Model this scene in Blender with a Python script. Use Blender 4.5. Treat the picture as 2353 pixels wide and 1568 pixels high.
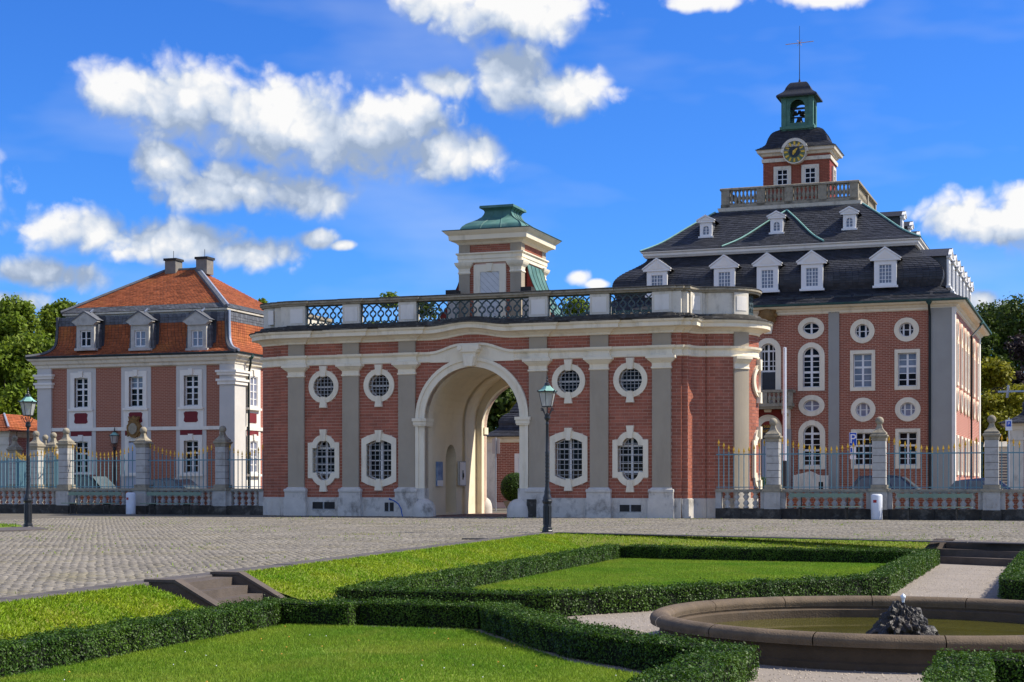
import bpy, bmesh, math, random
import numpy as np
from mathutils import Vector, Matrix
from mathutils.geometry import tessellate_polygon
random.seed(7); RNG = np.random.default_rng(11)
R = math.radians
for o in list(bpy.data.objects): bpy.data.objects.remove(o)
SC = bpy.context.scene; COL = SC.collection

# ------------------------------------------------------------------ camera
FPX, CU, V0, EYE = 3650.0, 1176.5, 1112.0, 1.3      # focal length and horizon in units of a 2353 px wide picture
cam = bpy.data.cameras.new('camera'); cam_o = bpy.data.objects.new('camera', cam); COL.objects.link(cam_o)
cam.sensor_width = 36.0; cam.lens = 36.0*FPX/2353.0; cam.shift_y = (V0-784.0)/2353.0
cam.clip_start = 0.2; cam.clip_end = 9000
cam_o.location = (0, 0, EYE); cam_o.rotation_euler = (R(90), 0, 0)
SC.camera = cam_o

# ------------------------------------------------------------------ light
SUN_AZ, SUN_EL = R(2.5), R(45.0)     # azimuth from +X towards +Y
sun = bpy.data.lights.new('sun', 'SUN'); sun_o = bpy.data.objects.new('sun', sun); COL.objects.link(sun_o)
sun.energy = 3.6; sun.angle = R(0.53); sun.color = (1.0, 0.93, 0.81)
sd = Vector((math.cos(SUN_EL)*math.cos(SUN_AZ), math.cos(SUN_EL)*math.sin(SUN_AZ), math.sin(SUN_EL)))
sun_o.rotation_euler = sd.to_track_quat('Z', 'Y').to_euler(); sun_o.location = (60, 20, 80)
vs = SC.view_settings; vs.view_transform = 'Standard'; vs.look = 'None'; vs.gamma = 1; vs.use_curve_mapping = False
vs.exposure = 0.86
SC.render.engine = 'CYCLES'
SC.cycles.max_bounces = 6; SC.cycles.diffuse_bounces = 4; SC.cycles.glossy_bounces = 3; SC.cycles.transparent_max_bounces = 8

world = bpy.data.worlds.new('World'); SC.world = world; world.use_nodes = True
def build_world():
    nt = world.node_tree; N = nt.nodes; L = nt.links
    for n in list(N): N.remove(n)
    out = N.new('ShaderNodeOutputWorld'); bg = N.new('ShaderNodeBackground')
    sky = N.new('ShaderNodeTexSky'); sky.sky_type = 'NISHITA'; sky.sun_disc = False
    sky.sun_elevation = SUN_EL; sky.sun_rotation = R(90)-SUN_AZ
    sky.altitude = 100; sky.air_density = 1.0; sky.dust_density = 0.25; sky.ozone_density = 2.2
    def mth(op, a, b=None, c=None, clamp=False):
        n = N.new('ShaderNodeMath'); n.operation = op; n.use_clamp = clamp
        for i, x in enumerate((a, b, c)):
            if x is None: continue
            if isinstance(x, (int, float)): n.inputs[i].default_value = x
            else: L.new(x, n.inputs[i])
        return n.outputs[0]
    def vm(op, a, b=None):
        if op == 'MULTIPLY_ADD3':      # coordinate warped a little by a colour noise
            n = N.new('ShaderNodeVectorMath'); n.operation = 'MULTIPLY_ADD'; L.new(b, n.inputs[0]); n.inputs[1].default_value = (0.03, 0.03, 0); L.new(a, n.inputs[2]); return n.outputs[0]
        n = N.new('ShaderNodeVectorMath'); n.operation = op
        for i, x in enumerate((a, b)):
            if x is None: continue
            if isinstance(x, (tuple, list)): n.inputs[i].default_value = x
            else: L.new(x, n.inputs[i])
        return n.outputs['Value'] if op == 'LENGTH' else n.outputs[0]
    tc = N.new('ShaderNodeTexCoord'); sep = N.new('ShaderNodeSeparateXYZ')
    nrm = vm('NORMALIZE', tc.outputs['Generated']); L.new(nrm, sep.inputs[0])
    az = mth('ARCTAN2', sep.outputs[0], sep.outputs[1])
    el = mth('ARCSINE', sep.outputs[2])
    cmb = N.new('ShaderNodeCombineXYZ'); L.new(az, cmb.inputs[0]); L.new(el, cmb.inputs[1])
    P = cmb.outputs[0]
    # cumulus banks, as directions in the sky (azimuth, elevation)
    px = [(285,212,110,58),(430,232,165,82),(640,272,215,92),(840,312,215,92),(1010,352,140,58),(940,275,110,66),
          (375,378,80,48),(510,432,165,52),(690,452,110,44),
          (205,528,150,50),(400,555,175,46),(575,582,105,36),(80,630,140,34),(735,550,42,20),(785,564,30,11),
          (1025,190,62,32),(1185,175,85,72),(1285,222,125,55),
          (1010,0,130,50),(1180,25,180,60),(1900,-8,100,24),(1620,2,90,22),
          (2190,490,95,48),(2290,515,120,42),(2350,455,70,45),(2252,688,48,27),(2312,700,40,16),(1330,638,30,22),(1370,652,32,12),(-10,690,110,28),(2520,560,160,70),(-180,420,150,80)]
    def field(vec, det):
        acc = None
        for (u, v, ru, rv) in px:
            a = math.atan((u-CU)/FPX); e = math.atan((V0-v)/FPX*math.cos(a))
            n = N.new('ShaderNodeVectorMath'); n.operation = 'MULTIPLY_ADD'; L.new(vec, n.inputs[0])
            n.inputs[1].default_value = (FPX/ru/1.14, FPX/rv/1.20, 0); n.inputs[2].default_value = (-a*FPX/ru/1.14, -e*FPX/rv/1.20, 0)
            l = vm('LENGTH', n.outputs[0])
            if acc is None: acc = l
            else:
                n = N.new('ShaderNodeMath'); n.operation = 'SMOOTH_MIN'; n.inputs[2].default_value = 0.16
                L.new(acc, n.inputs[0]); L.new(l, n.inputs[1]); acc = n.outputs[0]
        base = mth('SUBTRACT', 1.0, acc)
        base = mth('MAXIMUM', base, -1.2)
        nz = N.new('ShaderNodeTexNoise'); nz.noise_dimensions = '2D'; nz.inputs['Scale'].default_value = 21; nz.inputs['Detail'].default_value = det; nz.inputs['Roughness'].default_value = 0.56
        L.new(vec, nz.inputs['Vector'])
        n1 = mth('SUBTRACT', nz.outputs['Fac'], 0.5)
        vo = N.new('ShaderNodeTexVoronoi'); vo.voronoi_dimensions = '2D'; vo.inputs['Scale'].default_value = 45
        vo.inputs['Detail'].default_value = 2; vo.inputs['Roughness'].default_value = 0.55
        L.new(vm('MULTIPLY_ADD3', vec, nz.outputs['Color']), vo.inputs['Vector'])
        n2 = mth('SUBTRACT', 0.42, vo.outputs['Distance'])
        f = mth('MULTIPLY_ADD', n1, 0.85, base)
        field.detail = mth('ADD', mth('MULTIPLY', n1, 0.9), mth('MULTIPLY', n2, 0.30))
        return mth('MULTIPLY_ADD', n2, 0.42, f)
    f0 = field(P, 7); det0 = field.detail; f1 = field(vm('ADD', P, (0.009, 0.026, 0)), 5)
    ss = N.new('ShaderNodeMapRange'); ss.interpolation_type = 'SMOOTHSTEP'
    ss.inputs['From Min'].default_value = -0.26; ss.inputs['From Max'].default_value = 0.34; L.new(f0, ss.inputs['Value'])
    mask = ss.outputs[0]
    # loose cirrus-like veil and generic cloud out of view, cover raised for white fill light
    nz = N.new('ShaderNodeTexNoise'); nz.inputs['Scale'].default_value = 2.6; nz.inputs['Detail'].default_value = 4; nz.inputs['Roughness'].default_value = 0.55
    L.new(nrm, nz.inputs['Vector'])
    g = N.new('ShaderNodeMapRange'); g.interpolation_type = 'SMOOTHSTEP'; g.inputs['From Min'].default_value = 0.50; g.inputs['From Max'].default_value = 0.60
    L.new(nz.outputs['Fac'], g.inputs['Value'])
    off = N.new('ShaderNodeMapRange'); off.interpolation_type = 'SMOOTHSTEP'; off.inputs['From Min'].default_value = 0.40; off.inputs['From Max'].default_value = 0.60
    L.new(mth('ABSOLUTE', az), off.inputs['Value'])
    up = N.new('ShaderNodeMapRange'); up.interpolation_type = 'SMOOTHSTEP'; up.inputs['From Min'].default_value = 0.36; up.inputs['From Max'].default_value = 0.5
    L.new(el, up.inputs['Value'])
    gen = mth('MULTIPLY', g.outputs[0], mth('MAXIMUM', off.outputs[0], up.outputs[0]))
    wz = N.new('ShaderNodeTexNoise'); wz.noise_dimensions = '2D'; wz.inputs['Scale'].default_value = 5; wz.inputs['Detail'].default_value = 4
    L.new(vm('MULTIPLY', P, (1.0, 3.2, 1)), wz.inputs['Vector'])
    veil = N.new('ShaderNodeMapRange'); veil.inputs['From Min'].default_value = 0.48; veil.inputs['From Max'].default_value = 0.85; veil.inputs['To Max'].default_value = 0.28
    L.new(wz.outputs['Fac'], veil.inputs['Value'])
    lit = mth('SUBTRACT', f0, f1); lit = mth('MULTIPLY_ADD', lit, 0.62, 0.36); lit = mth('ADD', lit, det0, clamp=True)
    ramp = N.new('ShaderNodeValToRGB'); L.new(lit, ramp.inputs[0])
    e0 = ramp.color_ramp.elements; e0[0].position = 0.10; e0[0].color = (0.33, 0.42, 0.58, 1); e0[1].position = 0.90; e0[1].color = (0.93, 0.93, 0.93, 1)
    m = ramp.color_ramp.elements.new(0.50); m.color = (0.58, 0.66, 0.79, 1)
    # sky colour
    hsv = N.new('ShaderNodeHueSaturation'); hsv.inputs['Saturation'].default_value = SKY_SAT; hsv.inputs['Hue'].default_value = SKY_HUE; L.new(sky.outputs[0], hsv.inputs['Color'])
    sc = N.new('ShaderNodeMix'); sc.data_type = 'RGBA'; sc.blend_type = 'MULTIPLY'; sc.inputs[0].default_value = 1
    L.new(hsv.outputs[0], sc.inputs[6]); sc.inputs[7].default_value = SKY_TINT
    bright = N.new('ShaderNodeMix'); bright.data_type = 'RGBA'; bright.blend_type = 'MULTIPLY'; bright.inputs[0].default_value = 1
    k = 0.575/SKY_STR
    L.new(ramp.outputs[0], bright.inputs[6]); bright.inputs[7].default_value = (k, k, k, 1)
    def mix(fac, a, b):
        n = N.new('ShaderNodeMix'); n.data_type = 'RGBA'; L.new(fac, n.inputs[0])
        for i, x in ((6, a), (7, b)):
            if isinstance(x, tuple): n.inputs[i].default_value = x
            else: L.new(x, n.inputs[i])
        return n.outputs[2]
    c = mix(veil.outputs[0], sc.outputs[2], (0.75*k, 0.80*k, 0.86*k, 1))
    c = mix(gen, c, (0.80*k, 0.82*k, 0.86*k, 1))
    c = mix(mask, c, bright.outputs[2])
    L.new(c, bg.inputs[0]); bg.inputs[1].default_value = SKY_STR
    L.new(bg.outputs[0], out.inputs[0])
SKY_STR, SKY_SAT, SKY_HUE, SKY_TINT = 0.15, 1.12, 0.505, (0.150, 0.350, 0.665, 1)
build_world()
world.cycles.sampling_method = 'MANUAL'; world.cycles.sample_map_resolution = 256

# ------------------------------------------------------------------ helpers
def fpt(u, v, z=0.0):
    """where the sight line (u, v) meets the level z"""
    Y = (EYE-z)*FPX/(v-V0)
    return ((u-CU)/FPX*Y, Y)
class Frame:
    """a building's own axes: s along its front to the right, y away, z up"""
    def __init__(self, u, Y, theta):
        self.X0 = (u-CU)/FPX*Y; self.Y0 = Y; self.t = R(theta); self.c = math.cos(self.t); self.n = math.sin(self.t)
    def w(self, s, y=0, z=0): return (self.X0+s*self.c+y*self.n, self.Y0-s*self.n+y*self.c, z)
    def s(self, u, y=0):
        k = (u-CU)/FPX
        return (k*(self.Y0+y*self.c)-self.X0-y*self.n)/(self.c+k*self.n)
    def y(self, u, s=0):
        k = (u-CU)/FPX
        return (k*(self.Y0-s*self.n)-self.X0-s*self.c)/(self.n-k*self.c)
    def z(self, v, s, y=0): return EYE+(V0-v)/FPX*(self.Y0-s*self.n+y*self.c)
    def rot(self): return (0, 0, -self.t)

MATS = {}
def mat(name, col, rough=0.85, var=0.12, scale=2.0, bump=0.15, bscale=40.0, metal=0.0, spec=0.3, rnd=0.0, stain=None, stain_amt=0.5, stain_scale=1.2, col2=None, detail=6, sub=0.0, coat=0.0, streak=1.0):
    m = bpy.data.materials.new(name); m.use_nodes = True; nt = m.node_tree; N = nt.nodes; L = nt.links
    b = N['Principled BSDF']; b.inputs['Roughness'].default_value = rough; b.inputs['Metallic'].default_value = metal
    b.inputs['Specular IOR Level'].default_value = spec
    tc = N.new('ShaderNodeTexCoord'); geo = N.new('ShaderNodeNewGeometry')
    pos = geo.outputs['Position']
    nz = N.new('ShaderNodeTexNoise'); nz.inputs['Scale'].default_value = scale; nz.inputs['Detail'].default_value = detail; nz.inputs['Roughness'].default_value = 0.62
    L.new(pos, nz.inputs['Vector'])
    mr = N.new('ShaderNodeMapRange'); mr.inputs['From Min'].default_value = 0.3; mr.inputs['From Max'].default_value = 0.7
    L.new(nz.outputs['Fac'], mr.inputs['Value'])
    mx = N.new('ShaderNodeMix'); mx.data_type = 'RGBA'; L.new(mr.outputs[0], mx.inputs[0])
    c2 = col2 or tuple(min(1, c*(1+var)) for c in col)
    c1 = col if col2 else tuple(c*(1-var) for c in col)
    mx.inputs[6].default_value = (*c1, 1); mx.inputs[7].default_value = (*c2, 1)
    cur = mx.outputs[2]
    if rnd > 0:
        at = N.new('ShaderNodeAttribute'); at.attribute_name = 'rnd'
        oi = N.new('ShaderNodeObjectInfo')
        ad = N.new('ShaderNodeMath'); ad.operation = 'ADD'; L.new(at.outputs['Fac'], ad.inputs[0]); L.new(oi.outputs['Random'], ad.inputs[1])
        fr = N.new('ShaderNodeMath'); fr.operation = 'FRACT'; L.new(ad.outputs[0], fr.inputs[0])
        m2 = N.new('ShaderNodeMapRange'); m2.inputs['To Min'].default_value = 1-rnd; m2.inputs['To Max'].default_value = 1+rnd; L.new(fr.outputs[0], m2.inputs['Value'])
        mu = N.new('ShaderNodeVectorMath'); mu.operation = 'SCALE'; L.new(cur, mu.inputs[0]); L.new(m2.outputs[0], mu.inputs['Scale']); cur = mu.outputs[0]
    if stain:
        sn = N.new('ShaderNodeTexNoise'); sn.inputs['Scale'].default_value = stain_scale; sn.inputs['Detail'].default_value = 8; sn.inputs['Roughness'].default_value = 0.7
        sm = N.new('ShaderNodeVectorMath'); sm.operation = 'MULTIPLY'; L.new(pos, sm.inputs[0]); sm.inputs[1].default_value = (1, 1, streak); L.new(sm.outputs[0], sn.inputs['Vector'])
        s2 = N.new('ShaderNodeMapRange'); s2.inputs['From Min'].default_value = 0.52; s2.inputs['From Max'].default_value = 0.68; s2.inputs['To Max'].default_value = stain_amt
        L.new(sn.outputs['Fac'], s2.inputs['Value'])
        m3 = N.new('ShaderNodeMix'); m3.data_type = 'RGBA'; L.new(s2.outputs[0], m3.inputs[0]); L.new(cur, m3.inputs[6]); m3.inputs[7].default_value = (*stain, 1); cur = m3.outputs[2]
    L.new(cur, b.inputs['Base Color'])
    if bump > 0:
        bn = N.new('ShaderNodeTexNoise'); bn.inputs['Scale'].default_value = bscale; bn.inputs['Detail'].default_value = 5; L.new(pos, bn.inputs['Vector'])
        bp = N.new('ShaderNodeBump'); bp.inputs['Strength'].default_value = bump; bp.inputs['Distance'].default_value = 0.02
        L.new(bn.outputs['Fac'], bp.inputs['Height']); L.new(bp.outputs[0], b.inputs['Normal'])
    if sub > 0:      # thin leaf: light passes through
        tr = N.new('ShaderNodeBsdfTranslucent'); L.new(cur, tr.inputs['Color'])
        ms = N.new('ShaderNodeMixShader'); ms.inputs[0].default_value = sub
        o = N['Material Output']; L.new(b.outputs[0], ms.inputs[1]); L.new(tr.outputs[0], ms.inputs[2]); L.new(ms.outputs[0], o.inputs[0])
    if coat: b.inputs['Coat Weight'].default_value = coat
    MATS[name] = m
    return m
def brick_mat(name, axis, c1, c2, mortar, bw, rh, ms, rough=0.85):
    """painted brickwork too fine to build piece by piece"""
    m = bpy.data.materials.new(name); m.use_nodes = True; nt = m.node_tree; N = nt.nodes; L = nt.links
    b = N['Principled BSDF']; b.inputs['Roughness'].default_value = rough
    tc = N.new('ShaderNodeTexCoord'); sp = N.new('ShaderNodeSeparateXYZ'); L.new(tc.outputs['Object'], sp.inputs[0])
    cb = N.new('ShaderNodeCombineXYZ'); L.new(sp.outputs[axis], cb.inputs[0]); L.new(sp.outputs[2], cb.inputs[1])
    br = N.new('ShaderNodeTexBrick'); L.new(cb.outputs[0], br.inputs['Vector'])
    br.inputs['Color1'].default_value = (*c1, 1); br.inputs['Color2'].default_value = (*c2, 1); br.inputs['Mortar'].default_value = (*mortar, 1)
    br.inputs['Scale'].default_value = 1; br.inputs['Brick Width'].default_value = bw; br.inputs['Row Height'].default_value = rh
    br.inputs['Mortar Size'].default_value = ms; br.inputs['Mortar Smooth'].default_value = 0.1
    L.new(br.outputs['Color'], b.inputs['Base Color'])
    bp = N.new('ShaderNodeBump'); bp.invert = True; bp.inputs['Strength'].default_value = 0.5; bp.inputs['Distance'].default_value = 0.01
    L.new(br.outputs['Fac'], bp.inputs['Height']); L.new(bp.outputs[0], b.inputs['Normal'])
    MATS[name] = m; return m

mat('brick', (0.355, 0.120, 0.072), 0.8, 0.14, 1.3, 0.1, 60, rnd=0.16, stain=(0.27, 0.085, 0.05), stain_amt=0.55, stain_scale=1.6, streak=0.3)
mat('brick_main', (0.325, 0.105, 0.06), 0.8, 0.10, 2, 0.1, 60, rnd=0.14)
mat('brick_dark_red', (0.22, 0.035, 0.025), 0.8, 0.12, 3)
mat('cartouche_red', (0.17, 0.02, 0.025), 0.7, 0.08, 3)
mat('mortar', (0.68, 0.48, 0.37), 0.9, 0.14, 1.5)
mat('mortar_main', (0.55, 0.345, 0.25), 0.9, 0.14, 1.5)
mat('cream', (0.82, 0.73, 0.55), 0.75, 0.05, 1.5, 0.06, 30, stain=(0.52, 0.45, 0.32), stain_amt=0.55, stain_scale=2.2, streak=0.25)
mat('dormer_stone', (0.46, 0.44, 0.39), 0.9, 0.14, 3, 0.2, 30, stain=(0.27, 0.25, 0.21), stain_amt=0.6, stain_scale=2)
mat('cream_grey', (0.70, 0.64, 0.52), 0.8, 0.07, 2, 0.08, 30, stain=(0.34, 0.30, 0.23), stain_amt=0.6, stain_scale=2.6, streak=0.45)
mat('white_trim', (0.80, 0.75, 0.66), 0.7, 0.04, 2, 0.05, 30, stain=(0.58, 0.53, 0.44), stain_amt=0.4, stain_scale=2.5, streak=0.25)
mat('window_white', (0.80, 0.785, 0.75), 0.5, 0.03, 3, 0.0)
mat('pilaster_grey', (0.385, 0.325, 0.24), 0.9, 0.06, 1.2, 0.25, 90, stain=(0.30, 0.255, 0.19), stain_amt=0.55, stain_scale=1.4, streak=0.2)
mat('house_grey', (0.58, 0.55, 0.50), 0.9, 0.05, 1.2, 0.15, 60)
mat('pilaster_main', (0.34, 0.33, 0.295), 0.9, 0.05, 1.2, 0.15, 60, stain=(0.31, 0.30, 0.27), stain_amt=0.5, stain_scale=1.2, streak=0.15)
mat('plinth_white', (0.60, 0.56, 0.49), 0.85, 0.10, 3, 0.15, 30, stain=(0.15, 0.135, 0.115), stain_amt=0.85, stain_scale=1.5, streak=0.7)
mat('stone_dark', (0.055, 0.05, 0.042), 0.95, 0.35, 4, 0.5, 25, stain=(0.20, 0.185, 0.155), stain_amt=0.7, stain_scale=2.6)
mat('stone_black', (0.035, 0.034, 0.032), 0.9, 0.3, 4, 0.4, 25)
mat('stone_lichen', (0.32, 0.28, 0.205), 0.95, 0.18, 5, 0.5, 25, stain=(0.10, 0.09, 0.07), stain_amt=0.8, stain_scale=3.0)
mat('stone_grey', (0.46, 0.44, 0.40), 0.9, 0.10, 5, 0.3, 30, stain=(0.22, 0.20, 0.17), stain_amt=0.6, stain_scale=2.2)
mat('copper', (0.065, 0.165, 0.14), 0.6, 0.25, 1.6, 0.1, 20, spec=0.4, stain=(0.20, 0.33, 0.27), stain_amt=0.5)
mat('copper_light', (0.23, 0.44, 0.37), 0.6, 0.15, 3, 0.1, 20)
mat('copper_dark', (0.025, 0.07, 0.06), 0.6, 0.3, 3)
mat('lantern_green', (0.07, 0.17, 0.13), 0.7, 0.2, 3)
mat('slate', (0.034, 0.036, 0.043), 0.55, 0.2, 3, 0.3, 30, rnd=0.30, spec=0.4)
mat('slate_flash', (0.11, 0.115, 0.125), 0.6, 0.25, 4, 0.3, 30, rnd=0.25)
mat('lead', (0.42, 0.46, 0.52), 0.4, 0.1, 3, metal=0.3)
mat('tile_red', (0.31, 0.088, 0.032), 0.85, 0.2, 0.9, 0.3, 30, rnd=0.22, stain=(0.48, 0.17, 0.04), stain_amt=0.6, stain_scale=0.6)
mat('iron_grille', (0.075, 0.105, 0.105), 0.7, 0.2, 6, 0.2)
mat('iron_fence', (0.14, 0.27, 0.31), 0.55, 0.15, 6, 0.1)
mat('iron_bar', (0.36, 0.36, 0.35), 0.6, 0.2, 6)
mat('iron_black', (0.014, 0.016, 0.019), 0.38, 0.3, 8, 0.2, 60, spec=0.5)
mat('gold', (0.75, 0.42, 0.04), 0.38, 0.1, 5, 0.0, metal=0.55, spec=0.6)
mat('downpipe', (0.012, 0.02, 0.02), 0.5, 0.2, 4)
mat('glass_dark', (0.008, 0.009, 0.011), 0.10, 0.3, 1.0, 0.0, spec=0.09)
mat('glass_warm', (0.032, 0.022, 0.015), 0.10, 0.5, 4.0, 0.0, spec=0.12)
mat('glass_curtain', (0.20, 0.22, 0.26), 0.15, 0.25, 2.5, 0.0, spec=0.5)
mat('glass_sky_reflect', (0.22, 0.24, 0.32), 0.12, 0.12, 2.5, 0.0, spec=0.5)  # blue base colour paints the sky reflected in the panes
mat('door_grey', (0.20, 0.185, 0.16), 0.7, 0.15, 4)
mat('door_blue', (0.45, 0.50, 0.58), 0.6, 0.05, 4)
mat('shutter_white', (0.62, 0.62, 0.60), 0.7, 0.05, 3)
mat('passage_floor', (0.16, 0.10, 0.085), 0.9, 0.2, 4, 0.4, 30)
mat('plaster', (0.80, 0.70, 0.51), 0.85, 0.05, 1.0, 0.1, 30, stain=(0.56, 0.48, 0.34), stain_amt=0.5, stain_scale=0.7)
mat('paving', (0.13, 0.115, 0.088), 0.95, 0.25, 1.2, 0.6, 14, stain=(0.15, 0.135, 0.05), stain_amt=0.5, stain_scale=0.35)
mat('cobble', (0.205, 0.183, 0.148), 0.85, 0.22, 0.5, 0.4, 40, rnd=0.16, stain=(0.19, 0.165, 0.075), stain_amt=0.6, stain_scale=0.6)
mat('kerb', (0.105, 0.092, 0.085), 0.9, 0.15, 3, 0.4, 30)
mat('gravel', (0.27, 0.232, 0.19), 0.95, 0.12, 0.8, 0.0, 120)
mat('gravel_stone', (0.32, 0.275, 0.225), 0.9, 0.1, 2, 0.0, rnd=0.4)
mat('soil', (0.07, 0.055, 0.035), 0.95, 0.2, 4)
mat('turf', (0.13, 0.24, 0.02), 0.95, 0.25, 0.9, 0.5, 60, col2=(0.24, 0.28, 0.03))
mat('turf_bank', (0.14, 0.21, 0.02), 0.95, 0.25, 1.5, 0.5, 60, col2=(0.20, 0.18, 0.03))
mat('grass', (0.112, 0.245, 0.015), 0.6, 0.2, 0.55, 0.0, rnd=0.45, sub=0.40, col2=(0.245, 0.33, 0.03), spec=0.2, stain=(0.36, 0.36, 0.06), stain_amt=0.5, stain_scale=0.8)
mat('bank_weed', (0.15, 0.30, 0.012), 0.55, 0.2, 0.8, 0.0, rnd=0.38, sub=0.35, col2=(0.34, 0.40, 0.02), spec=0.2)
mat('hedge_leaf', (0.026, 0.070, 0.004), 0.5, 0.2, 1.1, 0.0, rnd=0.5, sub=0.25, col2=(0.075, 0.142, 0.010), spec=0.25)
mat('hedge_core', (0.006, 0.010, 0.003), 0.95, 0.3, 6)  # near-black: shade between the leaves put into the colour
mat('leaf_mid', (0.12, 0.195, 0.014), 0.6, 0.2, 0.5, 0.0, rnd=0.4, sub=0.40, col2=(0.21, 0.27, 0.02))
mat('leaf_dark', (0.045, 0.082, 0.010), 0.6, 0.2, 0.4, 0.0, rnd=0.4, sub=0.30, col2=(0.085, 0.125, 0.016))
mat('leaf_yellow', (0.24, 0.25, 0.012), 0.6, 0.2, 0.5, 0.0, rnd=0.35, sub=0.35, col2=(0.26, 0.24, 0.015))
mat('leaf_purple', (0.035, 0.022, 0.022), 0.6, 0.2, 0.5, 0.0, rnd=0.4, sub=0.25)
mat('bark', (0.075, 0.055, 0.04), 0.95, 0.3, 5, 0.6, 12)
mat('sandstone', (0.090, 0.064, 0.040), 0.85, 0.22, 3.0, 0.35, 45, stain=(0.10, 0.085, 0.07), stain_amt=0.7, stain_scale=2.0)
mat('sandstone_rim', (0.135, 0.097, 0.060), 0.85, 0.28, 4.0, 0.5, 60, stain=(0.10, 0.075, 0.055), stain_amt=0.75, stain_scale=4.5)
mat('rock', (0.022, 0.016, 0.010), 0.5, 0.6, 7, 0.9, 30, spec=0.5)
mat('water', (0.085, 0.080, 0.010), 0.05, 0.25, 0.8, 0.04, 4, spec=0.35)
mat('water_jet', (0.80, 0.85, 0.90), 0.08, 0.1, 20, 0.3, 30, spec=0.8)
mat('step_stone', (0.105, 0.083, 0.066), 0.9, 0.2, 4, 0.4, 50, stain=(0.09, 0.075, 0.065), stain_amt=0.6, stain_scale=2.5)
mat('bench_green', (0.20, 0.27, 0.20), 0.55, 0.08, 4)
mat('bin_white', (0.66, 0.69, 0.74), 0.45, 0.06, 4)
mat('pole_white', (0.66, 0.70, 0.76), 0.35, 0.05, 3)
mat('sign_blue', (0.02, 0.09, 0.50), 0.4, 0.03, 3, 0.0)
mat('sign_white', (0.80, 0.80, 0.80), 0.4, 0.03, 3, 0.0)
mat('sign_back', (0.40, 0.43, 0.46), 0.4, 0.05, 3, metal=0.4)
mat('poster_blue', (0.04, 0.14, 0.36), 0.35, 0.5, 3, 0.0, col2=(0.30, 0.42, 0.60))
mat('hose_blue', (0.02, 0.09, 0.35), 0.4, 0.05, 3)
mat('car_black', (0.010, 0.013, 0.022), 0.18, 0.1, 2, 0.0, spec=0.6, coat=0.6)
mat('car_blue', (0.015, 0.04, 0.12), 0.18, 0.1, 2, 0.0, spec=0.6, coat=0.6)
mat('car_glass', (0.10, 0.12, 0.125), 0.05, 0.2, 2, 0.0, spec=0.6)  # lightened base colour stands in for reflections on the glass
mat('tyre', (0.012, 0.012, 0.012), 0.9, 0.1, 2)
mat('lamp_red', (0.35, 0.02, 0.02), 0.3, 0.1, 2, 0.0)
mat('clock_face', (0.13, 0.17, 0.09), 0.5, 0.15, 5)
mat('bell', (0.045, 0.04, 0.03), 0.5, 0.2, 4, metal=0.5)
mat('stone_ochre', (0.22, 0.125, 0.045), 0.9, 0.3, 8, 0.4, 20)
mat('louvre', (0.30, 0.29, 0.27), 0.8, 0.1, 4)
brick_mat('brick_side', 1, (0.40, 0.12, 0.065), (0.34, 0.10, 0.055), (0.66, 0.42, 0.33), 0.30, 0.0948, 0.011)
brick_mat('brick_house', 0, (0.33, 0.112, 0.064), (0.285, 0.094, 0.054), (0.45, 0.25, 0.17), 0.25, 0.080, 0.011)
brick_mat('brick_house_side', 1, (0.33, 0.09, 0.055), (0.27, 0.07, 0.045), (0.45, 0.25, 0.20), 0.25, 0.080, 0.010)
def glassy():
    m = bpy.data.materials.new('lamp_glass'); m.use_nodes = True; N = m.node_tree.nodes; L = m.node_tree.links
    b = N['Principled BSDF']; b.inputs['Base Color'].default_value = (0.62, 0.62, 0.58, 1); b.inputs['Roughness'].default_value = 0.12
    t = N.new('ShaderNodeBsdfTransparent'); ms = N.new('ShaderNodeMixShader'); ms.inputs[0].default_value = 0.5
    L.new(b.outputs[0], ms.inputs[1]); L.new(t.outputs[0], ms.inputs[2]); L.new(ms.outputs[0], N['Material Output'].inputs[0]); MATS['lamp_glass'] = m
glassy()

# ---- maps from wall coordinates (a along, b up, d inwards) to a thing's axes
def FRONT(y0=0.0): return lambda a, b, d: (a, y0+d, b)
def RIGHT(x0=0.0): return lambda a, b, d: (x0-d, a, b)
def LEFT(x0=0.0): return lambda a, b, d: (x0+d, a, b)
def BACK(y0=0.0): return lambda a, b, d: (a, y0-d, b)

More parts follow.
